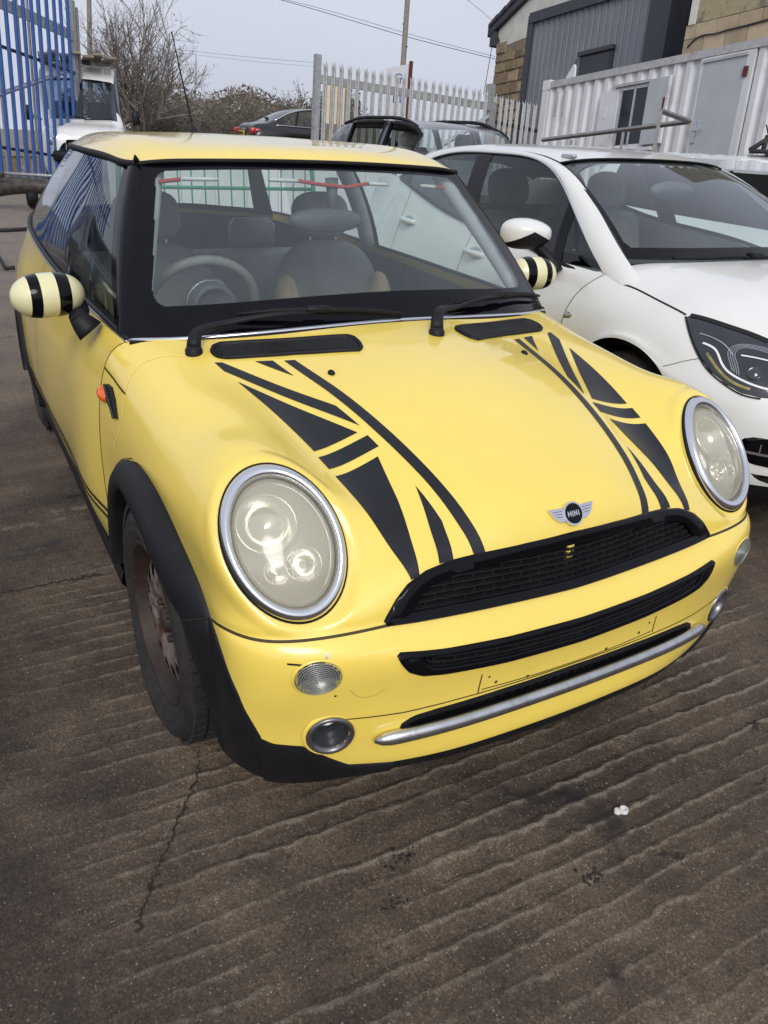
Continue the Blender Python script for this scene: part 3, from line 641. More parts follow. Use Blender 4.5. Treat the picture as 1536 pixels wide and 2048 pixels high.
# number-plate area: shallow outline and screw holes
def bumper_line(pts, w, mat, name, n=30, off=.0009):
    pts = resample(pts, n); P, N = on_front(np.stack([np.full(n, 2.0), pts[:, 0], pts[:, 1]], 1), (1, 0, 0)); ribbon(name, P, N, w, mat, bumper, off)
bumper_line([(-.255,.418),(-.258,.368)], .003, 'panel_gap', 'plate_mark'); bumper_line([(.255,.422),(.257,.372)], .003, 'panel_gap', 'plate_mark')
bumper_line([(-.25,.375),(-.1,.372),(.1,.372),(.25,.377)], .0025, 'panel_gap', 'plate_mark', 60)
bumper_line([(-.60,.372),(-.5,.366),(-.43,.363),(-.3,.366),(0,.368),(.3,.366),(.43,.363),(.5,.366),(.60,.372)], .003, 'panel_gap', 'bumper_crease', 120)
for y, z, r in ((-.12,.398,.008),(.12,.400,.008),(-.235,.405,.003),(-.215,.385,.004),(-.13,.374,.004),(.10,.376,.004),(.235,.408,.003),(.205,.388,.004)):
    P, N = on_front([(2, y, z)], (1, 0, 0)); mb = MB(); f_ = np.array([0, 1, 0.]); g_ = np.cross(N[0], f_)
    V = [P[0]+N[0]*.0012]+[P[0]+N[0]*.0008+r*(math.cos(t)*f_+math.sin(t)*g_) for t in np.linspace(0, 2*math.pi, 12, endpoint=False)]
    mb.add(V, [(0, 1+k, 1+(k+1) % 12) for k in range(12)]); mb.build('screw_hole', 'panel_gap' if r < .006 else 'yellow_paint', bumper, True)
# scuffs and chips on the bumper
for pts, w, mt in (([(-.66,.520),(-.645,.519),(-.632,.517)], .004, 'dark_void'), ([(-.590,.527),(-.588,.532),(-.586,.537)], .006, 'silver_plastic'), ([(-.452,.528),(-.49,.527),(-.53,.526)], .004, 'panel_gap_light'),
                   ([(-.545,.450),(-.535,.433),(-.515,.422),(-.49,.425),(-.475,.44)], .0018, 'chip_green'), ([(-.572,.440),(-.575,.436)], .004, 'dark_void')):
    if mt not in MATS: simple('chip_green', (0.52, 0.47, 0.15), 0.6)
    bumper_line(pts, w, mt, 'paint_chip', 16)
# ---- fog lamps, indicators
for s in (-1, 1):
    for C_, ry, rz, nm in ((FOG, .050, .050, 'fog_lamp'), (IND, .047, .038, 'indicator')):
        P, N = on_front([(2, s*C_[1], C_[2])], (1, 0, 0)); n = unit(N[0]+np.array([.25, 0, 0])); hy = unit(np.cross([0, 0, 1.], n)); hz = np.cross(n, hy); c0 = P[0]
        def ring(r0, off, k=40): return [c0+n*off+r0*(math.cos(t)*hy*ry+math.sin(t)*hz*rz) for t in np.linspace(0, 2*math.pi, k, endpoint=False)]
        def rings(lst): 
            V = []; F = []
            for r0, off in lst: V += ring(r0, off)
            for a in range(len(lst)-1):
                for j in range(40): F.append((a*40+j, a*40+(j+1) % 40, (a+1)*40+(j+1) % 40, (a+1)*40+j))
            return V, F
        if nm == 'fog_lamp':
            mb = MB(); mb.add(*rings([(1.0, -.012), (1.0, .004), (.93, .008), (.80, .005), (.74, -.006), (.70, -.03), (.66, -.06)])); fl = mb.build('fog_lamp', 'silver_dark', mini) if 'silver_dark' in MATS else None
            if fl is None:
                simple('silver_dark', (0.20, 0.20, 0.21), 0.32, 0.8, var=0.2); fl = mb.build('fog_lamp', 'silver_dark', mini)
            mb = MB(); mb.add(*rings([(.66, -.058), (.45, -.07), (.05, -.075)])); mb.build('reflector', 'silver_plastic', fl)
            mb = MB(); mb.add(*rings([(.70, -.022), (.3, -.018), (.02, -.017)])); mb.build('lens', 'clear_glass', fl)
            mb = MB(); mb.add(*rings([(1.16, -.0015), (1.10, .002), (1.02, .003), (1.0, -.004)])); mb.build('surround', 'yellow_paint', fl)
        else:
            pr = [(1.0, -.012), (1.0, .003)]+[(r_, .004+.006*(1-r_*r_)) for r_ in np.linspace(.97, .01, 14)]
            mb = MB(); mb.add(*rings(pr)); il = mb.build('indicator', 'clear_glass', mini, True); mb = MB(); mb.add(*rings([(1.0, -.004), (.85, -.012), (.5, -.020), (.15, -.023), (.01, -.023)])); mb.build('reflector', 'lamp_chrome2' if 'lamp_chrome2' in MATS else simple('lamp_chrome2', (.50, .46, .42), .22, .9, var=.2, nscale=40), il)
            for q_ in np.linspace(.14, .94, 9): mb = MB(); mb.tube(ring(q_, .0035+.006*(1-q_*q_)), .0009, 5, closed=True); mb.build('lens_ring', 'silver_plastic', il)
            mb = MB(); mb.add(*rings([(1.10, -.0015), (1.05, .001), (1.01, .0015), (1.0, -.004)])); mb.build('surround', 'yellow_paint', il)
# ---- headlights
for s in (-1, 1):
    f = np.array([1, -s, 1.0]) if s > 0 else np.ones(3)
    C_, H_, W_, N_ = LC*f, LH*f, LW*f, LN*f
    def lp(r, th, off): 
        bend = .003*math.cos(2*th)*(1 if r > .7 else 0)
        return C_+LA*r*math.cos(th)*H_+LB*r*math.sin(th)*W_+(off+bend)*N_
    def lsurf(lst, k=64, cap=False):
        V = []; F = []
        for r, off in lst: V += [lp(r, 2*math.pi*j/k, off) for j in range(k)]
        for a in range(len(lst)-1):
            for j in range(k): F.append((a*k+j, a*k+(j+1) % k, (a+1)*k+(j+1) % k, (a+1)*k+j))
        return V, F
    hl = mesh_obj('headlight', *lsurf([(1.0, -.03), (1.0, -.002), (.99, .006), (.965, .0125), (.93, .0165), (.89, .0178), (.855, .0155), (.832, .0105), (.818, .003), (.81, -.012)]), 'chrome', mini)
    mb = MB(); mb.add(hl.data.vertices and [v.co[:] for v in hl.data.vertices], [tuple(p.vertices) for p in hl.data.polygons]); 
    bm = bmesh.new(); bm.from_mesh(hl.data); bmesh.ops.recalc_face_normals(bm, faces=bm.faces); bm.to_mesh(hl.data); bm.free()
    mb = MB(); mb.add(*lsurf([(1.015, -.006), (1.015, .003), (.995, .004)])); mb.build('seal', 'black_rubber', hl)
    mb = MB(); mb.add(*lsurf([(.815, -.004), (.80, .003), (.74, .012), (.62, .0225), (.45, .031), (.25, .036), (.001, .038)])); mb.build('lens', 'cloudy_lens', hl)
    mb = MB(); mb.add(*lsurf([(.83, -.02), (.72, -.045), (.5, -.065), (.2, -.075), (.02, -.076)])); mb.build('reflector', 'silver_plastic', hl)
    # main lamp bowl and the two small round lamps below it
    def bowl(cx, cz, r, name, mat, lift):
        k = 36; V = []; F = []; prof = [(1.0, lift), (.96, lift+.004), (.90, lift), (.75, lift-.02), (.45, lift-.035), (.02, lift-.04)]
        for q, off in prof: V += [C_+(cx+r*q*math.cos(t))*H_+(cz+r*q*math.sin(t))*W_+off*N_ for t in np.linspace(0, 2*math.pi, k, endpoint=False)]
        for a in range(len(prof)-1):
            for j in range(k): F.append((a*k+j, a*k+(j+1) % k, (a+1)*k+(j+1) % k, (a+1)*k+j))
        mb = MB(); mb.add(V, F); mb.build(name, mat, hl)
    bowl(-.016, .046, .062, 'main_lamp', 'lamp_chrome' if 'lamp_chrome' in MATS else simple('lamp_chrome', (.62, .62, .60), .16, 1.0, var=.1), -.010)
    bowl(-.032, -.050, .029, 'side_lamp', 'lamp_chrome', .002); bowl(.018, -.055, .037, 'side_lamp', 'lamp_chrome', .007)
# ---- badge
bp, bn = on_front(np.array([[.614+.8, 0, .714+.55]]), (.8, 0, .55)); bn = unit(bn[0]); bx_ = np.array([0, 1.0, 0]); by_ = np.cross(bn, bx_); by_ = by_ if by_[2] > 0 else -by_
def bfr(u, v, w): return bp[0]+u*bx_+v*by_+w*bn
badge = thing('tmp', None, None); bpy.data.objects.remove(badge)
mb = MB(); wing = [(.020,.016),(.062,.018),(.057,.007),(.052,-.001),(.044,-.009),(.036,-.014),(.020,-.014)]
mb.prism(wing, .001, .0055, bfr); mb.prism([(-a, b) for a, b in wing][::-1], .001, .0055, bfr)
mb.prism([(.0265*math.cos(t), .0265*math.sin(t)) for t in np.linspace(0, 2*math.pi, 40, endpoint=False)], .001, .008, bfr)
badge = mb.build('badge', 'chrome', bonnet, False)
mb = MB(); mb.prism([(.0225*math.cos(t), .0225*math.sin(t)) for t in np.linspace(0, 2*math.pi, 40, endpoint=False)], .007, .0088, bfr); mb.build('badge_disc', 'gloss_black', badge, False)
for s in (-1, 1):
    for v0, u1 in ((.0095, .053), (.0035, .049), (-.0025, .045)):
        mb = MB(); q = [(s*.028, v0+.0006), (s*u1, v0+.0016), (s*u1, v0+.0006), (s*.028, v0-.0006)]
        mb.prism(q if s > 0 else q[::-1], .005, .0060, bfr); mb.build('wing_groove', 'dark_void', badge, False)
def letter(strokes, u0, w=.0024):
    mb = MB()
    for (a, b), (c_, d) in strokes:
        t = unit([c_-a, d-b, 0])[:2]*w/2; n2 = np.array([-t[1], t[0]]); A = np.array([a, b]); B = np.array([c_, d])
        q = [A-t*.5-n2, B+t*.5-n2, B+t*.5+n2, A-t*.5+n2]; mb.prism([(u0+p[0], p[1]) for p in q], .0085, .0098, bfr)
    mb.build('letter', 'chrome', badge, False)
h_ = .0055; letter([((0,-h_),(0,h_)),((0,h_),(.004,-h_*.4)),((.004,-h_*.4),(.008,h_)),((.008,h_),(.008,-h_))], -.0165)
letter([((0,-h_),(0,h_))], -.0040); letter([((0,-h_),(0,h_)),((0,h_),(.0068,-h_)),((.0068,-h_),(.0068,h_))], .0005); letter([((0,-h_),(0,h_))], .0125)
# ---- washer jets, scuttle vents
for s in (-1, 1):
    P, N = on_front([(.022, s*.301, 2)], (0, 0, 1)); n = N[0]; a = unit(np.array([1, 0, 0])-n*n[0]); b = np.cross(n, a); V = []; F = []
    prof = [(1.0, -.001), (1.0, .003), (.8, .006), (.45, .008), (.02, .0085)]
    for q, off in prof: V += [P[0]+n*off+q*(.0125*math.cos(t)*a+.0085*math.sin(t)*b) for t in np.linspace(0, 2*math.pi, 16, endpoint=False)]
    for k in range(4):
        for j in range(16): F.append((k*16+j, k*16+(j+1) % 16, (k+1)*16+(j+1) % 16, (k+1)*16+j))
    mb = MB(); mb.add(V, F); mb.build('washer_jet', 'black_plastic', bonnet)
vent_px = [(420,704),(424,694),(440,688),(500,684),(560,681),(620,677),(680,673),(698,673),(713,678),(722,687),(727,697),(720,703),(660,706),(590,710),(520,715),(455,719),(436,717),(425,711)]
UV = px_front(vent_px); vent_P = SF(*UV)[:, :2]; vent_out = resample(np.vstack([vent_P]), 72, True)
def vent_build(sg):
    f = np.array([1, sg, 1.0]); c2 = vent_out.mean(0)
    def lay(p, off): 
        P, N = on_front(np.stack([p[:, 0], p[:, 1], np.full(len(p), 2.0)], 1), (0, 0, 1), off); return P*f
    k = 72; inn = scale_poly(vent_out, .009, .009)
    R_ = [lay(vent_out, -.002), lay(vent_out, .006), lay(scale_poly(vent_out, .003, .003), .009), lay(inn, .007), lay(scale_poly(vent_out, .011, .011), .003)]
    F = [(r*k+j, r*k+(j+1) % k, (r+1)*k+(j+1) % k, (r+1)*k+j) for r in range(4) for j in range(k)]
    mb = MB(); mb.add(np.concatenate(R_), F); v = mb.build('scuttle_vent', 'black_plastic', bonnet)
    mb = MB(); mb.add(lay(scale_poly(vent_out, .010, .010), .0025), [tuple(range(k))]); 
    bm = bmesh.new(); bm.faces.new([bm.verts.new(p) for p in mb.v]); bmesh.ops.triangulate(bm, faces=bm.faces); bm.verts.index_update()
    mesh_obj('vent_base', [x.co[:] for x in bm.verts], [[x.index for x in q.verts] for q in bm.faces], 'black_plastic', v, False); bm.free()
    # raised studs of the honeycomb
    lo, hi = vent_out.min(0), vent_out.max(0); pts = []
    inner = scale_poly(vent_out, .013, .013); e1 = unit(np.r_[vent_P[6]-vent_P[3], 0])[:2]; e2 = np.array([-e1[1], e1[0]])
    for i in range(-40, 41):
        for j in range(-12, 13):
            q = c2+e1*(i*.0085+(.00425 if j % 2 else 0))+e2*j*.0078
            if in_poly(q[:1], q[1:], inner)[0]: pts.append(q)
    pts = np.array(pts); B = lay(pts, .0025); T = lay(pts, .0072); mb = MB()
    for b_, t_ in zip(B, T):
        ax = [np.array([math.cos(t), math.sin(t), 0]) for t in (0.5, 1.57, 2.64, 3.67, 4.71, 5.76)]
        mb.add([b_+.0038*a for a in ax]+[t_+.0026*a for a in ax], [(6,7,8,9,10,11)]+[(m, (m+1) % 6, 6+(m+1) % 6, 6+m) for m in range(6)])
    tag(mb.build('vent_studs', 'vent_plastic', v, False), kind='stuff')
for sg in (1, -1): vent_build(sg)
# ---- wheels
def arch_in(ph, r=.335, cx=0.0): return (cx+r*math.cos(ph), .29+r*math.sin(ph))
def make_wheel(parent, cx, s, steer=0.0, flat=0.0, zc=.29):
    w = link(bpy.data.objects.new('wheel', None), parent); w.location = (cx, s*.705, zc); w.rotation_euler = (0, 0, steer)
    # local: axis along y, outer face towards +y (s=+1)
    prof = [(-.085, .200), (-.092, .225), (-.094, .262), (-.086, .288), (-.070, .300), (-.02, .304), (.02, .304), (.060, .300), (.078, .288), (.0885, .268), (.0905, .262), (.0885, .257), (.0890, .246), (.0910, .241), (.0885, .236), (.084, .222), (.080, .214), (.074, .208)]
    mb = MB(); mb.lathe([(a*s, r*1.02) for a, r in prof], 72, 'y'); V = np.array(mb.v)
    if flat:
        lim = -zc+.001; low = V[:, 2] < -.12; t = np.clip((-.12-V[:, 2])/(.31-.12), 0, 1)
        V[:, 1] += np.sign(V[:, 1])*flat*t*np.clip(np.abs(V[:, 1])/.08, 0, 1.2); 
        over = V[:, 2] < lim; V[:, 2] = np.where(over, lim, V[:, 2])
    mb.v = [tuple(p) for p in V]; ty = mb.build('tyre', 'tyre_rubber', w, True, auto=45)
    # tread blocks on the shoulder
    mb = MB()
    for k in range(56):
        t = 2*math.pi*k/56
        for (y, wd, r) in ((.064, .030, .3105), (.026, .030, .3135), (-.014, .030, .3135), (-.054, .034, .3105)):
            tt = t+(.02 if y < 0 else 0); c_ = np.array([r*math.cos(tt)*1.0, y*s, r*math.sin(tt)]); 
            if c_[2] < -zc+.008: continue
            R_ = np.stack([[-math.sin(tt), 0, math.cos(tt)], [0, 1, 0], [math.cos(tt), 0, math.sin(tt)]], 1)
            mb.box(c_, (.027, wd, .012), R_)
    tag(mb.build('tread', 'tyre_rubber', ty, False), kind='stuff')
    mb = MB(); mb.lathe([(a*s, r) for a, r in ((.079, .216), (.083, .213), (.081, .206), (.070, .200), (.045, .192), (.02, .186), (-.05, .182), (-.085, .205))], 64, 'y'); rim = mb.build('rim', 'rusty_rim', w, True, auto=40)
    # pressed steel disc with oval vent holes
    n, m = 144, 20; rr = np.linspace(.03, .186, m); V = []; F = []
    def yoff(r): return np.interp(r, [.03, .06, .075, .10, .125, .150, .170, .186], [.046, .046, .054, .060, .060, .056, .046, .032])
    for k in range(n):
        for r in rr: V.append((r*math.cos(2*math.pi*k/n), yoff(r)*s, r*math.sin(2*math.pi*k/n)))
    for k in range(n):
        for i in range(m-1):
            r = (rr[i]+rr[i+1])/2; a = (k+.5)*2*math.pi/n; q = (a % (2*math.pi/14))-math.pi/14
            if (q/.12)**2+((r-.134)/.019)**2 < 1: continue
            q5 = (a % (2*math.pi/4))-math.pi/4
            if (q5*.05/.007)**2+((r-.05)/.008)**2 < 1: continue
            F.append((k*m+i, k*m+i+1, ((k+1) % n)*m+i+1, ((k+1) % n)*m+i))
    mb = MB(); mb.add(V, F); mb.build('wheel_disc', 'rusty_steel', rim, True)
    mb = MB(); mb.lathe([(a*s, r) for a, r in ((.046, .034), (.058, .030), (.062, .022), (.063, .001))], 24, 'y'); mb.build('hub', 'rusty_rim', rim)
    for k in range(4):
        t = math.pi/4+k*math.pi/2; mb = MB(); mb.lathe([(.044*s, .009), (.058*s, .009), (.060*s, .007), (.060*s, .0005)], 6, 'y', (.05*math.cos(t), 0, .05*math.sin(t))); mb.build('wheel_bolt', 'rusty_rim', rim, False)
    mb = MB(); mb.lathe([(-.02*s, .02), (-.02*s, .14), (-.035*s, .14), (-.035*s, .02)], 40, 'y'); mb.build('brake_disc', 'rusty_steel', w)
    return w
make_wheel(mini, .012, -1, .028, .018, .285); make_wheel(mini, .012, 1, .028, 0, .30)
make_wheel(mini, -2.467, -1, 0, .004, .300); make_wheel(mini, -2.467, 1, 0, 0, .305)
# ---- front arch trims
uE = np.linspace(SF.u[0], SF.u[13], 70)
def unit3(a): return a/(np.linalg.norm(a, axis=1)[:, None]+1e-12)
def arch_trim(sg):
    f = np.array([1, sg, 1.0]); vE = SF.v[-1]
    O = SF(uE, np.full(70, vE-.012)); N = SF.normal(uE, np.full(70, vE-.02), SGN)
    ph = np.arctan2(O[:, 2]-.29, O[:, 0]); ph = np.where(ph < -1.6, ph+2*math.pi, ph)
    iy = np.interp(ph, np.radians([-40, -20, -6, 10, 21, 33, 40, 57, 87, 114, 150, 200]), [.69, .712, .732, .755, .771, .782, .798, .813, .820, .812, .806, .802])
    I = np.stack([.344*np.cos(ph), iy, .29+.344*np.sin(ph)], 1)
    lowf = np.clip((.30-O[:, 2])/.15, 0, 1)*(O[:, 0] > 0); I[:, 0] += lowf*.035; I[:, 2] = np.maximum(I[:, 2], .15)
    back = np.clip((.30-O[:, 2])/.15, 0, 1)*(O[:, 0] < 0); I[:, 2] = np.maximum(I[:, 2], .16); 
    nb = unit3(np.cross(np.gradient(O, axis=0), I-O)); nb = np.where((nb[:, 1] > 0)[:, None], nb, -nb); rows = [O-N*.006, O+N*.004, O+(I-O)*.10+nb*.010, O+(I-O)*.45+nb*.018, O+(I-O)*.80+nb*.014, I+nb*.003, I+(I-O)*.02-np.array([0, .004, 0]), I-np.array([0, .05, 0])]
    V = np.concatenate(rows)*f; k = 70
    F = [(r*k+j, r*k+j+1, (r+1)*k+j+1, (r+1)*k+j) for r in range(len(rows)-1) for j in range(k-1)]
    mb = MB(); mb.add(V, F); mb.build('arch_trim', 'black_plastic', mini, True)
    # split line of the trim at bumper height
    j = int(np.argmin(np.abs(uE-SF.u[8]))); L_ = [rows[r][j]+(rows[r][j]-np.array([0, .70, .29]))*0.004 for r in range(1, 6)]; mb = MB(); mb.tube(np.array(L_)*f, .0028, 5); mb.build('trim_joint', 'dark_void', mini)
    # wheel housing
    mb = MB(); k2 = 28; V = []
    for t in np.linspace(-.25, math.pi+.25, k2): V += [(.350*math.cos(t), sg*.735, .29+.350*math.sin(t)), (.350*math.cos(t), sg*.42, .29+.350*math.sin(t))]
    mb.add(V, [(2*i, 2*i+1, 2*i+3, 2*i+2) for i in range(k2-1)]); mb.box((0, sg*.42, .35), (.70, .01, .6)); mb.build('wheel_housing', 'dark_void', mini, False)
for sg in (-1, 1): arch_trim(sg)
# ---- body side, right and left
vS = v_at(SF.u[0], .702); vv = np.linspace(vS, SF.v[-1], 7)
st0 = SF(np.full(7, SF.u[0]), vv)
def station(x, yb, zb, ys=0.0):
    zz = [zb, .84, .74, .62, .48, .34, .20]; yy = [yb, .768+ys, .800+ys, .818+ys, .826+ys, .815+ys, .775+ys]
    return [(x, a, b) for a, b in zip(yy, zz)]
SIDE = [list(map(tuple, st0)), station(-.62, .722, .925), station(-.95, .735, .935), station(-1.35, .742, .945, .004), station(-1.75, .738, .955, .004), station(-2.10, .728, .967, .004), station(-2.467, .705, .985, .0),
        station(-2.72, .665, 1.0, -.03), station(-2.90, .60, 1.0, -.09), station(-3.0, .50, 1.0, -.19)]
SIDE_L = Surf(SIDE); 
sgS = 1 if SIDE_L.normal([SIDE_L.u[3]], [SIDE_L.v[3]])[0][1] > 0 else -1
class MSurf(Surf):
    def __init__(s, net): super().__init__(np.asarray(net)*np.array([1, -1, 1.0]))
SIDE_R = MSurf(SIDE)
def side_keep(c, u, v): return ((c[:, 0]+2.467)**2+(c[:, 2]-.30)**2 > .372**2)
uS = dense(SIDE_L.u, 14); vS_ = dense(SIDE_L.v, 9); uDoor = [SIDE_L.u[0], float(np.interp(-1.66, SIDE_L.P[::-1, 2, 0], SIDE_L.u[::-1]))]
for S_, sg in ((SIDE_R, -sgS*-1 if False else None), (SIDE_L, None)):
    sg = 1 if S_.normal([S_.u[3]], [S_.v[3]])[0][1]*(1 if S_ is SIDE_L else -1) > 0 else -1
    iD = int(np.argmin(np.abs(uS-uDoor[1])))
    d_ = surf_part('door', S_, uS[:iD+1], vS_, 'yellow_paint', mini, None, sg)
    q_ = surf_part('rear_quarter', S_, uS[iD:], vS_, 'yellow_paint', mini, side_keep, sg)
    for uu in (uS[iD], S_.u[0]+.003):
        V_ = np.linspace(S_.v[0], S_.v[-1], 40); ribbon('panel_gap', S_(np.full(40, uu), V_), S_.normal(np.full(40, uu), V_, sg), .004, 'panel_gap', d_)
    for k, z in ((0, .40), (1, .372)):     # twin pinstripes along the sill
        U_ = np.linspace(S_.u[0]+.01, S_.u[5]+.1, 60); vz = [float(np.interp(-z, -S_(np.full(50, u), np.linspace(S_.v[0], S_.v[-1], 50))[:, 2], np.linspace(S_.v[0], S_.v[-1], 50))) for u in U_]
        ribbon('pinstripe', S_(U_, vz), S_.normal(U_, vz, sg), .013, 'vinyl_black', d_, .0012)
    s = 1 if S_ is SIDE_L else -1
    # rear arch trim + housing, sill
    ph = np.linspace(-.35, math.pi+.35, 50); V = []
    for r, yo in ((.398, -.002), (.396, .010), (.385, .014), (.36, .016), (.338, .012), (.334, .0), (.334, -.06)):
        pts = np.stack([-2.467+r*np.cos(ph), np.full(50, 3.0*s), .30+r*np.sin(ph)], 1); pts[:, 2] = np.maximum(pts[:, 2], .205)
        P, N = S_.drop(pts, (0, s, 0), 0, sg); P = np.where(r < .37, np.stack([pts[:, 0], s*np.maximum(np.abs(P[:, 1]), .80), pts[:, 2]], 1), P); V.append(P+np.array([0, s*yo, 0]))
    V = np.concatenate(V); mb = MB(); mb.add(V, [(r*50+j, r*50+j+1, (r+1)*50+j+1, (r+1)*50+j) for r in range(6) for j in range(49)]); mb.build('arch_trim', 'black_plastic', mini)
    mb = MB(); V = []
    for t in np.linspace(-.25, math.pi+.25, 28): V += [(-2.467+.345*math.cos(t), s*.79, .30+.345*math.sin(t)), (-2.467+.345*math.cos(t), s*.42, .30+.345*math.sin(t))]
    mb.add(V, [(2*i, 2*i+1, 2*i+3, 2*i+2) for i in range(27)]); mb.box((-2.467, s*.42, .35), (.70, .01, .6)); mb.build('wheel_housing', 'dark_void', mini, False)
    mb = MB(); xs = np.linspace(-.36, -2.08, 12); V = []
    for x in xs: V += [(x, s*.79, .235), (x, s*.80, .20), (x, s*.775, .165), (x, s*.70, .16)]
    mb.add(V, [(4*i+k, 4*i+k+1, 4*i+5+k, 4*i+4+k) for i in range(11) for k in range(3)]); mb.build('sill', 'black_plastic', mini)
    # chrome belt line and rubber
    U_ = np.linspace(S_.u[0], S_.u[-2], 60); B = S_(U_, np.full(60, S_.v[0])); Nn = S_.normal(U_, np.full(60, S_.v[0]+.01), sg)
    mb = MB(); mb.tube(B+Nn*.003+np.array([0, 0, .004]), .008, 8); mb.build('belt_trim', 'black_plastic', mini)
    mb = MB(); mb.tube(B+Nn*.008+np.array([0, 0, -.006]), .0045, 6); mb.build('belt_chrome', 'worn_chrome', mini)
# side repeater in its black surround (right and left wing)
for sg in (-1, 1):
    q = px_front([(218,768),(226,775),(232,800),(237,838),(231,836),(219,808),(211,782),(213,771)]); P = SF(*q); N = SF.normal(*q, SGN)
    f = np.array([1, -sg, 1.0]); 
    out = np.concatenate([P+N*-.002, P+N*.006, P.mean(0)+(P-P.mean(0))*.82+N*.008])*f; mb = MB(); k = len(P)
    mb.add(out, [(r*k+j, r*k+(j+1) % k, (r+1)*k+(j+1) % k, (r+1)*k+j) for r in range(2) for j in range(k)]+[tuple(range(2*k, 3*k))]); sr = mb.build('side_grille', 'black_plastic', mini, False)
    for k0, k1 in ((1, 6), (2, 5), (3, 4)):
        for t in (.35, .65): a_, b_ = P[k0]+N[k0]*.009, P[k1]+N[k1]*.009; mb = MB(); mb.tube(np.array([P[0]*(1-t)+P[7]*t+N[0]*.010, P[3]*(1-t)+P[4]*t+N[3]*.010])*f, .0022, 5) if k0 == 1 else None; mb.v and mb.build('grille_fin', 'vent_plastic', sr)
    c0 = px_front([(210,788)]); c_ = SF(*c0)[0]; n_ = SF.normal(*c0, SGN)[0]; a = unit(np.array([1, 0, -.15])-n_*np.dot(n_, [1, 0, -.15])); b = np.cross(n_, a); V = []; F = []
    prof = [(1.0, -.002), (1.0, .004), (.85, .012), (.55, .018), (.2, .021), (.01, .0212)]
    for r_, o_ in prof: V += [(c_+n_*o_+r_*(.034*math.cos(t)*a+.019*math.sin(t)*b))*f for t in np.linspace(0, 2*math.pi, 20, endpoint=False)]
    for k in range(5):
        for j in range(20): F.append((k*20+j, k*20+(j+1) % 20, (k+1)*20+(j+1) % 20, (k+1)*20+j))
    mb = MB(); mb.add(V, F); mb.build('side_indicator', 'orange_lens', mini)
# ---- windscreen
HDR = [(-.705,0,1.342),(-.712,.20,1.340),(-.735,.40,1.334),(-.775,.53,1.325)]
BASE = [(-.232,0,.956),(-.24,.20,.951),(-.285,.45,.935),(-.345,.61,.922),(-.400,.700,.915)]
bc = smooth_curve(mirror_net([BASE])[0], 41); tc_ = smooth_curve(mirror_net([HDR])[0], 41)
WN = []
for t in np.linspace(0, 1, 5):
    r = bc*(1-t)+tc_*t; cen = 1-(np.linspace(-1, 1, 41))**2; r = r+np.array([.55, 0, .83])*(4*t*(1-t)*.014)*np.ones((41, 1)); WN.append(r[::5])
SW = Surf(WN); sgW = 1 if SW.normal([SW.u[2]], [SW.v[4]])[0][0] > 0 else -1
def ws_rho(u, v):
    t = (u-SW.u[0])/(SW.u[-1]-SW.u[0]); s = np.abs((v-SW.v[0])/(SW.v[-1]-SW.v[0])*2-1)
    lo, hi, se = .155, .945, .945-.03*(1-t)
    a = np.maximum(np.maximum((lo-t)/.12, (t-hi)/.12), 0); dx = np.maximum(s-(se-.06), 0)/.06
    dy = np.maximum(np.maximum((lo+.09-t)/.09, (t-(hi-.05))/.05), 0)
    return np.sqrt(dx**2+dy**2)
uw = np.linspace(SW.u[0], SW.u[-1], 150); vw = np.linspace(SW.v[0], SW.v[-1], 320)
wscreen = surf_part('windscreen', SW, uw, vw, 'windscreen_glass', mini, lambda c, u, v: ws_rho(u, v) <= 1.0, sgW)
surf_part('windscreen_border', SW, uw, vw, 'gloss_black', wscreen, lambda c, u, v: ws_rho(u, v) > 1.0, sgW)
mb = MB(); q = bc+np.array([.010, 0, -.004]); mb.tube(q, .0065, 8); mb.build('screen_trim', 'chrome', mini)
mb = MB(); q = bc+np.array([.020, 0, -.010]); mb.tube(q, .007, 6); mb.build('screen_seal', 'black_rubber', mini)
# ---- roof
ROOF = [
 [(-.700,0,1.352),(-.707,.20,1.350),(-.728,.38,1.345),(-.758,.49,1.339),(-.785,.553,1.330)],
 [(-.76,0,1.379),(-.765,.20,1.376),(-.785,.38,1.367),(-.81,.505,1.354),(-.835,.572,1.334)],
 [(-.95,0,1.404),(-.95,.20,1.400),(-.96,.38,1.388),(-.97,.515,1.369),(-.98,.588,1.341)],
 [(-1.35,0,1.420),(-1.35,.20,1.416),(-1.35,.38,1.403),(-1.35,.52,1.381),(-1.35,.597,1.348)],
 [(-1.80,0,1.419),(-1.80,.20,1.415),(-1.80,.38,1.401),(-1.80,.505,1.379),(-1.80,.578,1.348)],
 [(-2.20,0,1.408),(-2.20,.19,1.404),(-2.19,.36,1.390),(-2.18,.47,1.369),(-2.17,.540,1.342)],
 [(-2.45,0,1.392),(-2.44,.17,1.388),(-2.42,.32,1.375),(-2.39,.42,1.356),(-2.36,.490,1.334)],
 [(-2.58,0,1.372),(-2.57,.15,1.368),(-2.54,.28,1.355),(-2.49,.37,1.341),(-2.45,.43,1.325)],
]
ROOF = [[(x, y*(1-.03*min(1, max(0, (-x-1.3)))), z-(.012-.020*(y/.5)**2 if k > 1 and y < .53 else .002 if k > 1 else (.004 if k else 0))) for x, y, z in r] for k, r in enumerate(ROOF)]
SR = Surf(mirror_net(ROOF)); sgR = 1 if SR.normal([SR.u[3]], [SR.v[4]])[0][2] > 0 else -1
roof = surf_part('roof', SR, dense(SR.u, 12), dense(SR.v, 12), 'yellow_paint', mini, None, sgR)
surf_part('headliner', SR, dense(SR.u, 4), dense(SR.v, 4), 'headliner', mini, None, -sgR, .03)
fe = SR(np.full(81, SR.u[0]), np.linspace(SR.v[0], SR.v[-1], 81)); mb = MB(); mb.tube(fe+np.array([.002, 0, -.006]), .0065, 8); mb.build('roof_seal', 'black_rubber', roof)
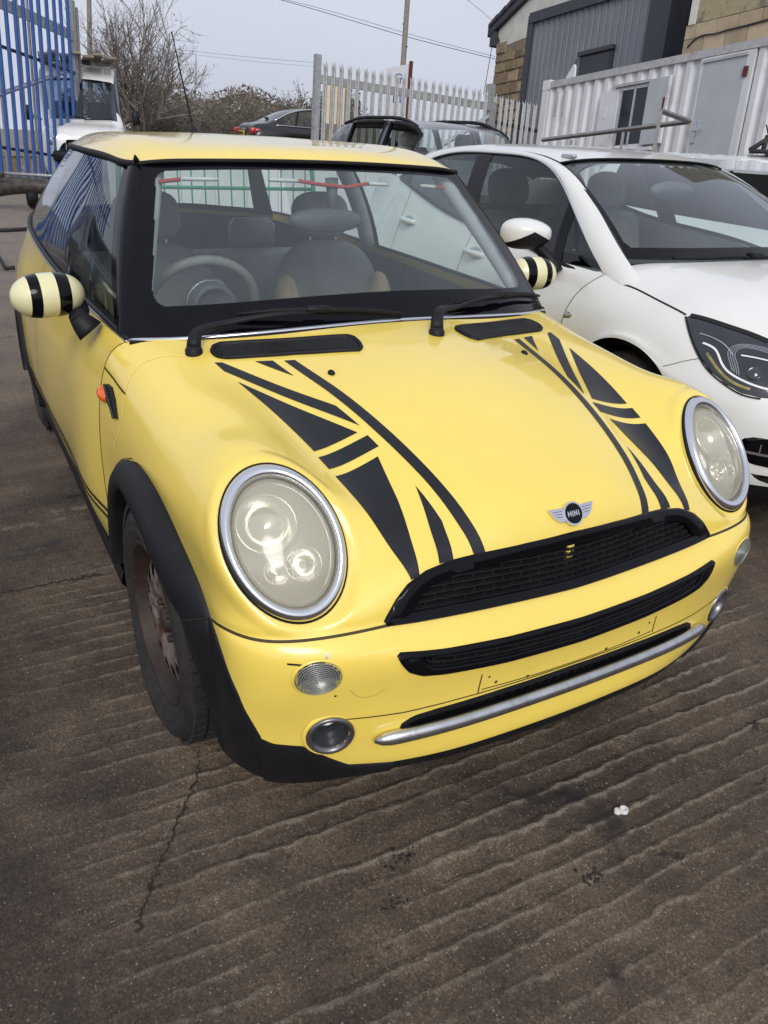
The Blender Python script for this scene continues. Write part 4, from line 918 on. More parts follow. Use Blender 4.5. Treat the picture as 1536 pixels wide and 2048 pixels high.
for sg in (-1, 1):
    e = SR(np.linspace(SR.u[0], SR.u[-1], 60), np.full(60, SR.v[0] if sg < 0 else SR.v[-1])); mb = MB(); mb.tube(e+np.array([0, sg*.003, -.006]), .0095, 8); mb.build('roof_gutter', 'black_rubber', roof)
mb = MB(); tip = [(-.790,-.552,1.330),(-.778,-.556,1.337),(-.768,-.560,1.348)]; mb.tube(tip, [.010, .008, .002], 6); mb.build('seal_end', 'black_rubber', roof)
# aerial
mb = MB(); ab, an = SR.drop([(-2.094, 0, 3)], (0, 0, 1), 0, sgR); ab = ab[0]
V = []; F = []
for q, o_, dx in ((1, -.004, 0), (.95, .010, -.004), (.75, .026, -.012), (.45, .040, -.022), (.12, .050, -.030)): V += [ab+np.array([dx+.042*q*math.cos(t), .020*q*math.sin(t), o_]) for t in np.linspace(0, 2*math.pi, 16, endpoint=False)]
for k in range(4):
    for j in range(16): F.append((k*16+j, k*16+(j+1) % 16, (k+1)*16+(j+1) % 16, (k+1)*16+j))
mb.add(V, F); aer = mb.build('aerial', 'black_plastic', roof)
a0 = ab+np.array([-.028, 0, .044]); tipz = a0+np.array([-.22, -.005, .37]); pts = np.linspace(a0, tipz, 12); rr_ = np.r_[np.linspace(.0055, .0026, 10), [.0024, .0038]]
mb = MB(); mb.tube(pts, rr_, 6); mb.build('aerial_rod', 'black_rubber', aer)
# ---- pillars and side glass
gut = SR(np.linspace(SR.u[0], SR.u[-1], 60), np.full(60, SR.v[-1])); belt = SIDE_L(np.linspace(SIDE_L.u[0], SIDE_L.u[-3]+.02, 60), np.full(60, SIDE_L.v[0]))
def along(C, x): return np.array([np.interp(-x, -C[:, 0], C[:, k]) for k in range(3)])
GL = []
for t in np.linspace(0, 1, 9):
    xt = -.835+t*(-2.36+.835); xb = -.47+t*(-2.62+.47); a = along(belt, xb)+np.array([0, -.004, .008]); b = along(gut, xt)+np.array([0, -.006, -.008])
    GL.append([a*(1-k)+b*k+np.array([0, .022*4*k*(1-k), 0]) for k in np.linspace(0, 1, 5)])
SG = Surf(GL)
for s in (-1, 1):
    S_ = SG if s > 0 else Surf(np.array(GL)*FLIP); sg = 1 if S_.normal([S_.u[3]], [S_.v[2]])[0][1]*s > 0 else -1
    ug = np.linspace(S_.u[0], S_.u[-1], 90); vg_ = np.linspace(S_.v[0], S_.v[-1], 24); fr = lambda u: (u-S_.u[0])/(S_.u[-1]-S_.u[0])
    surf_part('door_glass', S_, ug, vg_, 'tinted_glass' if s < 0 else 'clear_glass', mini, lambda c, u, v: (fr(u) > .022) & (fr(u) < .545), sg)
    surf_part('quarter_glass', S_, ug, vg_, 'tinted_glass' if s < 0 else 'clear_glass', mini, lambda c, u, v: fr(u) > .585, sg)
    surf_part('window_pillar', S_, ug, vg_, 'gloss_black', mini, lambda c, u, v: fr(u) <= .022, sg); surf_part('window_pillar', S_, ug, vg_, 'gloss_black', mini, lambda c, u, v: (fr(u) >= .545) & (fr(u) <= .585), sg)
    # A pillar: gloss black, between screen and door glass
    A0, A1 = bc[-1 if s > 0 else 0], tc_[-1 if s > 0 else 0]; n = 14; V = []
    for t in np.linspace(0, 1, n):
        a = A0*(1-t)+A1*t+np.array([.55, 0, .83])*(4*t*(1-t)*.012); g = S_(np.array([S_.u[0]]), np.array([S_.v[0]+t*(S_.v[-1]-S_.v[0])]))[0]
        m = (a+g)/2+np.array([.010, s*.016, .006]); V += [a, a*.66+g*.34+np.array([.009, s*.013, .005]), m*.6+g*.4+np.array([0, s*.006, 0]), g]
    mb = MB(); mb.add(V, [(4*i+k, 4*i+k+1, 4*i+5+k, 4*i+4+k) for i in range(n-1) for k in range(3)]); mb.build('windscreen_pillar', 'gloss_black', mini)
    ia = [np.array(V[4*i])+np.array([-.03, -s*.03, -.005]) for i in range(n)]; mb = MB(); mb.tube(ia, .03, 10); mb.build('pillar_cover', 'headliner', mini)
    ib = [S_(np.array([S_.u[0]+.565*(S_.u[-1]-S_.u[0])]), np.array([S_.v[0]+t*(S_.v[-1]-S_.v[0])]))[0]+np.array([0, -s*.045, 0]) for t in np.linspace(0, 1, 8)]; mb = MB(); mb.tube(ib, .035, 10); mb.build('pillar_cover', 'headliner', mini)
    # inner door card
    Sd = SIDE_L if s > 0 else SIDE_R; sgd = 1 if Sd.normal([Sd.u[3]], [Sd.v[3]])[0][1]*s > 0 else -1
    surf_part('door_card', Sd, np.linspace(Sd.u[0]+.05, Sd.u[-1], 50), np.linspace(Sd.v[0], Sd.v[-1], 16), 'dash_plastic', mini, lambda c, u, v: side_keep(c, u, v), -sgd, .06)
# ---- tailgate
bt = [(-2.58,0,1.366),(-2.57,.15,1.362),(-2.54,.28,1.350),(-2.49,.37,1.336),(-2.45,.43,1.320)]
bm_ = [(-2.86,0,1.02),(-2.85,.18,1.02),(-2.82,.36,1.01),(-2.76,.50,1.005),(-2.68,.60,1.0)]
bl_ = [(-3.02,0,.78),(-3.015,.18,.78),(-3.0,.36,.78),(-2.97,.50,.78),(-2.90,.62,.78)]
bb_ = [(-3.05,0,.30),(-3.045,.18,.30),(-3.03,.36,.30),(-3.0,.50,.30),(-2.93,.62,.30)]
S1 = Surf(mirror_net([bt, [tuple((np.array(a)*.5+np.array(b)*.5)+np.array([-.02, 0, .02])) for a, b in zip(bt, bm_)], bm_])); sg1 = 1 if S1.normal([S1.u[1]], [S1.v[4]])[0][0] < 0 else -1
fr2 = lambda u, v: np.maximum(np.abs((u-S1.u[0])/(S1.u[-1]-S1.u[0])*2-1), np.abs((v-S1.v[0])/(S1.v[-1]-S1.v[0])*2-1)*1.06)
tg = surf_part('tailgate', Surf(mirror_net([bm_, bl_, bb_])), np.linspace(0, 10, 20) if False else dense(Surf(mirror_net([bm_, bl_, bb_])).u, 10), dense(Surf(mirror_net([bm_, bl_, bb_])).v, 4), 'yellow_paint', mini, None, sg1)
u1_, v1_ = np.linspace(S1.u[0], S1.u[-1], 40), np.linspace(S1.v[0], S1.v[-1], 80)
S5_ = Surf(mirror_net([bm_, bl_, bb_])); surf_part('tailgate_card', S5_, dense(S5_.u, 5), dense(S5_.v, 3), 'dash_plastic', tg, None, -sg1, .025)
surf_part('rear_window', S1, u1_, v1_, 'clear_glass', tg, lambda c, u, v: fr2(u, v) < .86, sg1); surf_part('window_border', S1, u1_, v1_, 'gloss_black', tg, lambda c, u, v: fr2(u, v) >= .86, sg1)
# ---- floor pan
mb = MB(); mb.box((-1.2, 0, .20), (3.5, 1.15, .04)); mb.box((-.30, 0, .55), (.04, 1.4, .66)); mb.build('floor_pan', 'dark_void', mini, False)
# ---- door mirrors: cream and black bands like a bee
def mirror(s):
    C_ = np.array([-.66, s*.857, .987]); ax = unit([.10, s*1.0, .02])
    fw = unit(np.cross(ax, [0, 0, 1.0])); fw = fw if fw[0] > 0 else -fw; up = np.cross(ax, fw); up = up if up[2] > 0 else -up
    L_ = .099
    def ringp(t, rr=1.0):
        w = math.sqrt(max(0, 1-abs(t)**2.6)); r1 = .066*w*rr; r2 = .061*w*rr; k = 32
        return [C_+ax*L_*t+fw*(max(-.018, r1*math.cos(a)))+up*r2*math.sin(a)+up*(-.004*t) for a in np.linspace(0, 2*math.pi, k, endpoint=False)]
    cuts = [-1.0, -.52, -.17, .27, .55, .999]; cols = ['cream_paint', 'gloss_black', 'cream_paint', 'gloss_black', 'cream_paint']
    root = None
    ts = np.linspace(-1.0, .999, 61)
    for i, (a, b) in enumerate(zip(cuts[:-1], cuts[1:])):
        t_ = np.linspace(a if a > -1 else -.999, b, 16); V = []; F = []
        if i == 4: t_ = 1-(1-np.linspace(0, 1, 16))**2; t_ = a+(b-a)*t_
        if i == 0: t_ = np.linspace(0, 1, 16)**2; t_ = -.999+(b+.999)*t_
        for t in t_: V += ringp(t, 1.0 if i % 2 == 0 else 1.004)
        for q in range(15):
            for j in range(32): F.append((q*32+j, q*32+(j+1) % 32, (q+1)*32+(j+1) % 32, (q+1)*32+j))
        mb = MB(); mb.add(V, F)
        if root is None: root = mb.build('door_mirror', cols[i], mini, True, auto=60)
        else: mb.build('mirror_band', cols[i], root, True, auto=60)
    # glass faces rearwards
    V = [C_+fw*-.019+ax*.080*math.cos(a)+up*.046*math.sin(a) for a in np.linspace(0, 2*math.pi, 32, endpoint=False)]; mb = MB(); mb.add(V, [tuple(range(32))]); mb.build('mirror_glass', 'chrome', root, False)
    # stalk and foot
    st = smooth_curve([C_-ax*.072+up*-.012, C_-ax*.082+up*-.045+fw*.012, np.array([-.615, s*.790, .935]), np.array([-.590, s*.765, .895])], 14)
    mb = MB(); mb.tube(st, np.interp(np.linspace(0, 1, 14), [0, .4, .7, 1], [.022, .024, .027, .040]), 14, squash=.8); mb.build('mirror_stalk', 'black_plastic', root)
    mb = MB(); k = 9; T = unit(st[k+1]-st[k]); mb.tube([st[k]-T*.0015, st[k]+T*.0015], .0275, 14, squash=.82); mb.build('stalk_joint', 'dark_void', root)
for s in (-1, 1): mirror(s)
# ---- wipers
def wiper(piv, elbow, arm_end, blade_a, blade_b):
    P, N = SF.drop([(piv[0], piv[1], 2)], (0, 0, 1), 0, SGN); p = P[0]
    e0 = np.array(p)+np.array([0, 0, .012]); mb = MB()
    mb.lathe([(-.01, .023), (.010, .022), (.018, .016), (.020, .001)], 20, 'z', p); root = mb.build('wiper', 'black_plastic', mini)
    arm = smooth_curve([e0, e0+np.array([-.02, .012, .028]), elbow, (np.array(elbow)+np.array(arm_end))/2+np.array([.004, 0, .010]), arm_end], 24)
    mb = MB(); mb.tube(arm, np.interp(np.linspace(0, 1, 24), [0, .2, .4, 1], [.019, .014, .010, .006]), 10, squash=.7); mb.build('wiper_arm', 'black_plastic', root)
    ba, bb = np.array(blade_a), np.array(blade_b); mid = np.array(arm_end); bl = smooth_curve([ba, (ba+mid)/2+np.array([.004, 0, .008]), mid+np.array([.002, 0, .006]), (mid+bb)/2+np.array([.004, 0, .008]), bb], 24)
    mb = MB(); mb.tube(bl, np.interp(np.linspace(0, 1, 24), [0, .1, .5, .9, 1], [.004, .006, .008, .006, .004]), 8); mb.build('wiper_blade', 'black_rubber', root)
    mb = MB(); mb.box(mid+np.array([.002, 0, .008]), (.022, .07, .020), rot_z(math.atan2(bb[1]-ba[1], bb[0]-ba[0])-math.pi/2), .006); mb.build('wiper_clip', 'black_plastic', root)
    mb = MB(); low = (ba+bb)/2; mb.tube(bl+np.array([-.006, 0, -.010]), .0035, 5); mb.build('wiper_rubber', 'black_rubber', root)
def on_ws(px, py, off=.02):
    U, V = SW.hit([CAM], [-pix_ray(px, py)]); p = SW(U, V)[0]; return p+off*SW.normal(U, V, sgW)[0]
def piv_px(px, py): U, V = SF.hit([CAM], [-pix_ray(px, py)]); return SF(U, V)[0]
pa, pb = piv_px(388, 706), piv_px(873, 668)
wiper((pa[0], pa[1]), on_ws(425, 669, .04), on_ws(632, 636, .028), on_ws(473, 638, .022), on_ws(803, 645, .022))
wiper((pb[0], pb[1]), on_ws(893, 634, .04), on_ws(998, 604, .028), on_ws(903, 615, .022), on_ws(1068, 599, .022))
# ---- interior
mb = MB(); DN = []
for x, z, w in ((-.30, .895, .62), (-.42, .925, .68), (-.56, .930, .71), (-.70, .915, .72), (-.76, .885, .72), (-.78, .80, .72), (-.74, .62, .70)):
    DN.append([(x+.07*(1-abs(y)**2)*(1 if x > -.5 else .3), y*w, z+.012*math.cos(y*3)) for y in np.linspace(-1, 1, 13)])
SDs = Surf(DN); dash = surf_part('dashboard', SDs, dense(SDs.u, 6), dense(SDs.v, 4), 'dash_plastic', mini, None, 1 if SDs.normal([SDs.u[1]], [SDs.v[6]])[0][2] > 0 else -1)
for y in (-.37,):
    mb = MB(); mb.lathe([(0, .075), (.05, .072), (.06, .06), (.045, .055), (.04, .001)], 28, 'x', (-.74, y, .92)); V = np.array(mb.v); mb.v = [tuple(q) for q in V*np.array([1, 1, 1])]; g = mb.build('gauge_pod', 'dash_plastic', dash)
    mb = MB(); mb.tube([(-.745, y+.072*math.cos(t), .92+.072*math.sin(t)) for t in np.linspace(0, 2*math.pi, 32, endpoint=False)], .006, 6, True); mb.build('gauge_ring', 'silver_plastic', dash)
swc = np.array([-.845, -.37, .885]); swn = unit([-.9, 0, .42]); swy = np.array([0, 1.0, 0]); swu = np.cross(swn, swy); swu = swu if swu[2] > 0 else -swu
mb = MB(); mb.tube([swc+.185*(math.cos(t)*swy+math.sin(t)*swu) for t in np.linspace(0, 2*math.pi, 48, endpoint=False)], .016, 10, True); sw = mb.build('steering_wheel', 'seat_leather', mini)
mb = MB(); mb.lathe([(-.02, .075), (.02, .07), (.03, .05), (.032, .001)], 28, 'z'); Rm = np.stack([swy, -swu, swn], 1); mb.v = [tuple(swc-swn*.02+Rm@np.array(p)) for p in mb.v]; mb.build('wheel_hub', 'dash_plastic', sw)
mb = MB(); mb.tube([swc+.066*(math.cos(t)*swy+math.sin(t)*swu)+swn*-.03 for t in np.linspace(-.3, math.pi+.3, 24)], .007, 6); mb.build('hub_ring', 'silver_plastic', sw)
for a in (math.pi*1.12, -math.pi*.12):
    d = math.cos(a)*swy+math.sin(a)*swu; mb = MB(); mb.box(swc+d*.125-swn*.01, (.11, .045, .012), np.stack([d, np.cross(swn, d), swn], 1), .004); mb.build('spoke', 'silver_plastic', sw, False)
def seat(x, y, w, h, tilt=.28, head=True, beige=True):
    # profile lofts: cushion and back with bolsters
    R_ = np.array([[math.cos(tilt), 0, -math.sin(tilt)], [0, 1, 0], [math.sin(tilt), 0, math.cos(tilt)]])
    def blob(c, d, R=None, p=3.2, n=20, m=12):
        V = []; F = []
        for i in range(m+1):
            fi = -math.pi/2+math.pi*i/m
            for j in range(n):
                th = 2*math.pi*j/n; f_ = lambda q: math.copysign(abs(q)**(2/p), q)
                V.append((f_(math.cos(fi))*f_(math.cos(th))*d[0]/2, f_(math.cos(fi))*f_(math.sin(th))*d[1]/2, f_(math.sin(fi))*d[2]/2))
        for i in range(m):
            for j in range(n): F.append((i*n+j, i*n+(j+1) % n, (i+1)*n+(j+1) % n, (i+1)*n+j))
        V = np.array(V); V = V@R.T if R is not None else V
        return V+np.array(c), F
    b0 = np.array([x, y, .42])
    mb = MB(); mb.add(*blob(b0+np.array([.24, 0, .0]), (.56, w, .18))); root = mb.build('seat', 'seat_leather', mini)
    mb = MB(); c = b0+R_@np.array([0, 0, h/2]); mb.add(*blob(c, (.15, w, h), R_, 2.8)); mb.build('seat_back', 'seat_leather', root)
    for q in (-1, 1):
        mb = MB(); mb.add(*blob(b0+R_@np.array([.06, q*w*.44, h*.40]), (.16, w*.20, h*.72), R_, 2.6)); mb.build('seat_bolster', 'seat_beige' if beige else 'seat_leather', root)
    if head:
        mb = MB(); mb.add(*blob(b0+R_@np.array([-.0, 0, h+.10]), (.11, .26, .19), R_, 2.8)); mb.build('headrest', 'seat_leather', root)
        mb = MB()
        for q in (-.06, .06): mb.tube([b0+R_@np.array([0, q, h-.05]), b0+R_@np.array([0, q, h+.08])], .007, 6)
        mb.build('headrest_posts', 'silver_plastic', root)
seat(-1.33, -.37, .50, .62); seat(-1.33, .37, .50, .62); 
mb = MB(); mb.box((-2.15, 0, .62), (.16, 1.15, .55), np.array([[.96, 0, -.28], [0, 1, 0], [.28, 0, .96]]), .05); mb.box((-1.95, 0, .42), (.5, 1.15, .16), None, .05); rs = mb.build('rear_bench', 'seat_leather', mini)
for y in (-.32, .32): mb = MB(); mb.box((-2.26, y, .96), (.09, .24, .14), None, .03); mb.build('headrest', 'seat_leather', rs)
# interior mirror and the red-and-white strip behind the top of the screen
mp_ = on_ws(668, 388, -.10); mb = MB(); V = []; F = []
for q, o_ in ((.85, .025), (1, .012), (1, -.008), (.9, -.014)): V += [mp_+np.array([o_*1.0+.0, q*.125*math.copysign(abs(math.cos(t))**.8, math.cos(t)), q*.036*math.sin(t)]) for t in np.linspace(0, 2*math.pi, 28, endpoint=False)]
mb.add(V, [(r*28+j, r*28+(j+1) % 28, (r+1)*28+(j+1) % 28, (r+1)*28+j) for r in range(3) for j in range(28)]+[tuple(range(28))[::-1], tuple(range(84, 112))]); im = mb.build('interior_mirror', 'dash_plastic', mini)
mb = MB(); mb.tube([mp_+np.array([.01, .02, .02]), on_ws(665, 352, -.01)], [.012, .022], 8); mb.build('mirror_mount', 'dash_plastic', im)
mb = MB(); mb.add([mp_+np.array([-.015, .118*math.cos(t), .031*math.sin(t)]) for t in np.linspace(0, 2*math.pi, 28, endpoint=False)], [tuple(range(28))]); mb.build('mirror_glass', 'chrome', im, False)
seg = [(316,357,360,352,'strip_red'), (362,351,436,352,'strip_white'), (540,353,597,355,'strip_white'), (598,355,640,362,'strip_red'), (640,362,695,368,'strip_red'), (695,368,738,361,'strip_red'), (738,361,776,363,'strip_white'), (845,366,872,368,'strip_white'), (872,368,890,371,'strip_red')]
root = None
for x0, y0, x1, y1, mt in seg:
    pts = [on_ws(x0+(x1-x0)*t, y0+(y1-y0)*t, -.012) for t in np.linspace(0, 1, 6)]; mb = MB(); mb.tube(pts, .0095, 8, squash=.6)
    o = mb.build('screen_strip' if root is None else 'strip_segment', mt, mini if root is None else root)
    if root is None: root = o
# ================================================================ white hatchback parked alongside
AT = np.array([-.596, 2.306, -.013]); AYAW = -.0814; AR = rot_z(AYAW)
white = thing('white_hatchback', 'white five-door hatchback with silver window trim parked right beside the yellow car', 'car', AT, AYAW)
def a_ray(px, py): return (AR.T@(CAM-AT)), (AR.T@pix_ray(px, py))
AN = [
 [(-.12,0,1.0),(-.14,.25,.995),(-.20,.48,.985),(-.28,.62,.97),(-.31,.72,.945),(-.38,.81,.88),(-.44,.87,.77),(-.45,.90,.60),(-.45,.88,.30)],
 [(.10,0,.985),(.09,.25,.98),(.05,.48,.962),(-.01,.64,.93),(-.06,.735,.885),(-.14,.825,.825),(-.22,.875,.74),(-.30,.897,.62),(-.37,.90,.45)],
 [(.34,0,.945),(.33,.25,.94),(.30,.48,.922),(.26,.64,.89),(.21,.75,.850),(.13,.835,.79),(.04,.88,.735),(-.06,.90,.715),(-.20,.905,.64)],
 [(.56,0,.875),(.55,.25,.87),(.50,.46,.855),(.44,.62,.825),(.37,.745,.785),(.29,.83,.735),(.20,.875,.70),(.11,.897,.70),(-.02,.905,.705)],
 [(.72,0,.79),(.71,.24,.787),(.66,.44,.775),(.59,.60,.745),(.51,.73,.705),(.42,.815,.67),(.33,.865,.65),(.24,.89,.655),(.14,.90,.685)],
 [(.81,0,.69),(.80,.24,.69),(.76,.44,.68),(.685,.60,.66),(.60,.725,.635),(.51,.805,.61),(.42,.855,.60),(.34,.885,.60),(.26,.897,.62)],
 [(.85,0,.56),(.84,.24,.56),(.80,.44,.555),(.73,.60,.545),(.64,.73,.535),(.545,.81,.525),(.46,.855,.52),(.39,.882,.51),(.33,.892,.52)],
 [(.86,0,.42),(.85,.24,.42),(.81,.44,.42),(.74,.60,.41),(.65,.73,.41),(.56,.81,.40),(.48,.853,.40),(.42,.877,.39),(.37,.885,.38)],
 [(.85,0,.28),(.84,.24,.28),(.80,.44,.28),(.73,.60,.27),(.64,.72,.27),(.55,.80,.26),(.48,.84,.25),(.43,.865,.24),(.39,.87,.23)],
 [(.80,0,.20),(.79,.24,.20),(.75,.44,.20),(.69,.59,.195),(.60,.70,.19),(.52,.77,.185),(.45,.81,.18),(.41,.84,.17),(.37,.85,.16)],
]
SA = Surf(mirror_net(AN)); sA = 1 if SA.normal([SA.u[1]], [.5*(SA.v[0]+SA.v[-1])])[0][2] > 0 else -1
uA, vA = dense(SA.u, 9), dense(SA.v, 8)
iA = int(np.argmin(np.abs(uA-SA.u[8])))
wb = surf_part('front_body', SA, uA[:iA+1], vA, 'white_paint', white, None, sA)
surf_part('front_skirt', SA, uA[iA:], vA, 'black_plastic', white, None, sA)
def px_a(pix):
    o = [a_ray(*p) for p in pix]; return SA.hit(np.array([x[0] for x in o]), -np.array([x[1] for x in o]))
VA = .5*(SA.v[0]+SA.v[-1])
def a_ribbon(pix, w, mat, name, off=.001, n=60, both=True, parent=None):
    U, V = px_a(pix); uv = smooth_curve(np.stack([U, V], 1), n)
    for k in ((0, 1) if both else (0,)):
        v = uv[:, 1] if k == 0 else 2*VA-uv[:, 1]; P = SA(uv[:, 0], v); N = SA.normal(uv[:, 0], v, sA); ribbon(name, P, N, w, mat, parent or wb, off)
a_ribbon([(1239,566),(1270,577),(1300,592),(1335,610),(1372,630)], .009, 'dark_void', 'bonnet_gap')
a_ribbon([(1238,568),(1243,542),(1254,519)], .004, 'white_gap', 'panel_gap')
a_ribbon([(1325,733),(1350,727),(1375,721),(1399,717)], .003, 'white_gap', 'panel_gap')
def a_patch(pix, mat, name, off, parent, both=True, rim=0.0, n=80, sub=10):
    """closed patch on the surface, filled by rings towards its middle"""
    U, V = px_a(pix); uv = resample(np.stack([U, V], 1), n, True); c = uv.mean(0); out = []
    for k in ((0, 1) if both else (0,)):
        Vs = []; Ns = []
        for q in np.linspace(1, 0, sub+1)[:-1]:
            p = c+(uv-c)*q; v = p[:, 1] if k == 0 else 2*VA-p[:, 1]; N = SA.normal(p[:, 0], v, sA); Vs.append(SA(p[:, 0], v)+N*(off if q < 1 else min(off, .0))); Ns.append(N)
        p = c[None]; v = p[:, 1] if k == 0 else 2*VA-p[:, 1]; N = SA.normal(p[:, 0], v, sA); Vs.append(SA(p[:, 0], v)+N*off); Ns.append(N)
        F = [(r*n+j, r*n+(j+1) % n, (r+1)*n+(j+1) % n, (r+1)*n+j) for r in range(sub-1) for j in range(n)]+[((sub-1)*n+j, (sub-1)*n+(j+1) % n, sub*n) for j in range(n)]
        mb = MB(); mb.add(np.concatenate(Vs), F); out.append(mb.build(name, mat, parent, True))
    return out
HLP = [(1371,634),(1382,631),(1420,641),(1459,653),(1536,681),(1620,715),(1640,760),(1610,800),(1570,800),(1521,796),(1480,786),(1450,768),(1420,743),(1401,717),(1384,680),(1374,646)]
hl_ = a_patch(HLP, 'headlamp_dark' if simple('headlamp_dark', (0.010, 0.012, 0.017), 0.10, var=0.4, nscale=9, coat=1.0) else '', 'headlight', .004, white)
simple('lamp_white', (0.80, 0.82, 0.86), 0.2, var=0.05); simple('lamp_silver', (0.55, 0.57, 0.60), 0.15, 0.9, var=0.15)
a_ribbon([(1381,632),(1420,642),(1459,655),(1500,669),(1536,684)], .020, 'dark_void', 'lamp_brow', .006, parent=hl_[0], both=False)
a_ribbon([(1406,687),(1427,697),(1440,719),(1457,745),(1485,762),(1515,774),(1545,781),(1580,783)], .008, 'lamp_white', 'light_strip', .0065, parent=hl_[0], both=False)
a_ribbon([(1482,712),(1510,717),(1536,723),(1570,731)], .006, 'lamp_white', 'light_strip', .0065, parent=hl_[0], both=False)
for k in range(4):
    a_ribbon([(1478-k*4.5,752-k*3),(1473-k*4.5,725),(1471-k*4.2,706-k*2),(1480-k*2,699-k*2.5),(1536,708-k*3)], .0022, 'lamp_silver', 'lamp_fin', .006, parent=hl_[0], both=False)
a_ribbon([(1371,634),(1374,648),(1384,682),(1401,719),(1420,745),(1450,770),(1480,788),(1521,798)], .006, 'dark_void', 'lamp_seal', .005, parent=hl_[0], both=False)
def a_proj(px, py, r, mat, name, lift, k=24):
    U, V = px_a([(px, py)]); p = SA(U, V)[0]; n = SA.normal(U, V, sA)[0]; a = unit(np.cross(n, [0, 0, 1.0])); b = np.cross(n, a); prof = [(1.0, .0), (1.0, lift), (.86, lift+.002), (.80, lift-.001), (.5, lift+.004), (.02, lift+.006)]
    mb = MB(); mb.add([p+n*(o_+.003)+r*q*(math.cos(t)*a+math.sin(t)*b) for q, o_ in prof for t in np.linspace(0, 2*math.pi, k, endpoint=False)], [(i*k+j, i*k+(j+1) % k, (i+1)*k+(j+1) % k, (i+1)*k+j) for i in range(5) for j in range(k)]); mb.build(name, mat, hl_[0])
a_proj(1508, 748, .028, 'window_black' if simple('window_black', (.02, .022, .028), .05, var=.3, coat=1.0) else '', 'projector_lamp', .004); a_proj(1556, 760, .026, 'window_black', 'projector_lamp', .004)
a_ribbon([(1400,668),(1424,676),(1448,690),(1466,712)], .004, 'lamp_silver', 'lamp_trim', .0062, parent=hl_[0], both=False)
a_ribbon([(1414,707),(1428,728),(1446,750),(1470,768),(1500,779)], .010, 'yellow_tint' if simple('yellow_tint', (.30, .25, .09), .2, var=.4, nscale=30) else '', 'lamp_reflector', .0058, parent=hl_[0], both=False)
def yz_patch(poly, mat, name, off, parent, n=140, sub=40):
    p = resample(poly, n, True); c = p.mean(0); V = []
    for q in np.linspace(1, 0, sub+1):
        r_ = c+(p-c)*max(q, .001); P, N = SA.drop(np.stack([np.full(n, 3.0), r_[:, 0], r_[:, 1]], 1), (1, 0, 0), 0, sA); V.append(P+N*(off+.003 if q < 1 else -.002))
    mb = MB(); mb.add(np.concatenate(V), [(r*n+k, r*n+(k+1) % n, (r+1)*n+(k+1) % n, (r+1)*n+k) for r in range(sub) for k in range(n)]); return mb.build(name, mat, parent, True)
def yz_line(pts, w, mat, name, parent, off=.006, n=60):
    p = smooth_curve(pts, n); P, N = SA.drop(np.stack([np.full(n, 3.0), p[:, 0], p[:, 1]], 1), (1, 0, 0), 0, sA); ribbon(name, P, N, w, mat, parent, off)
gr = yz_patch([(-.784,.440),(-.77,.460),(-.745,.470),(-.69,.466),(-.3,.470),(0,.472),(.3,.470),(.69,.466),(.745,.470),(.77,.460),(.784,.440),(.748,.362),(.68,.352),(.3,.345),(0,.343),(-.3,.345),(-.68,.352),(-.748,.362)], 'gloss_black', 'lower_grille', .003, white)
yz_line([(-.765,.410),(-.68,.402),(-.4,.395),(0,.392),(.4,.395),(.68,.402),(.765,.410)], .010, 'lamp_silver', 'grille_bar', gr, .010)
for y in np.arange(-.72, .73, .045): yz_line([(y,.405),(y,.425),(y,.445)], .004, 'lamp_silver', 'grille_fin', gr, .0095, 10)
ug_ = yz_patch([(-.50,.655),(-.46,.675),(0,.690),(.46,.675),(.50,.655),(.42,.585),(.2,.565),(0,.560),(-.2,.565),(-.42,.585)], 'gloss_black', 'upper_grille', .003, white)
yz_line([(-.49,.655),(-.25,.635),(0,.625),(.25,.635),(.49,.655)], .020, 'chrome', 'grille_bar', ug_, .010)
yz_patch([(-.73,.322),(-.67,.308),(0,.298),(.67,.308),(.73,.322),(.71,.298),(.66,.284),(0,.274),(-.66,.284),(-.71,.298)], 'dark_void', 'bumper_slot', .002, white)
# side marker / wing badge
P_ = a_patch([(1115,618),(1120,614),(1142,626),(1144,632),(1139,636),(1118,630)], 'lamp_silver', 'wing_indicator', .005, white, both=False, n=24, sub=3)
a_patch([(1121,622),(1136,629),(1136,632),(1122,627)], 'orange_dull' if simple('orange_dull', (0.30, 0.25, 0.13), 0.25, var=0.3) else '', 'indicator_lens', .0065, P_[0], both=False, n=16, sub=2)
# ---- sides
va0 = None
vv = np.linspace(.5*(SA.v[0]+SA.v[-1]), SA.v[-1], 400); yy = SA(np.full(400, SA.u[0]), vv)[:, 1]; va0 = float(np.interp(.735, yy, vv)); st = SA(np.full(7, SA.u[0]), np.linspace(va0, SA.v[-1], 7))
def ast(x, yb, zb, ys=0.0): return [(x, a, b) for a, b in zip([yb, .835+ys, .872+ys, .898+ys, .900+ys, .890+ys, .86+ys], [zb, .85+.02*min(1, -x/2), .76, .66, .52, .36, .22])]
ASD = [list(map(tuple, st)), ast(-.70, .775, .925), ast(-1.2, .780, .98), ast(-1.7, .772, 1.015), ast(-2.2, .755, 1.09), ast(-2.662, .725, 1.19, .01), ast(-3.0, .69, 1.20, -.02), ast(-3.3, .63, 1.15, -.08), ast(-3.46, .53, 1.10, -.19)]
fra = lambda S_, u: (u-S_.u[0])/(S_.u[-1]-S_.u[0])
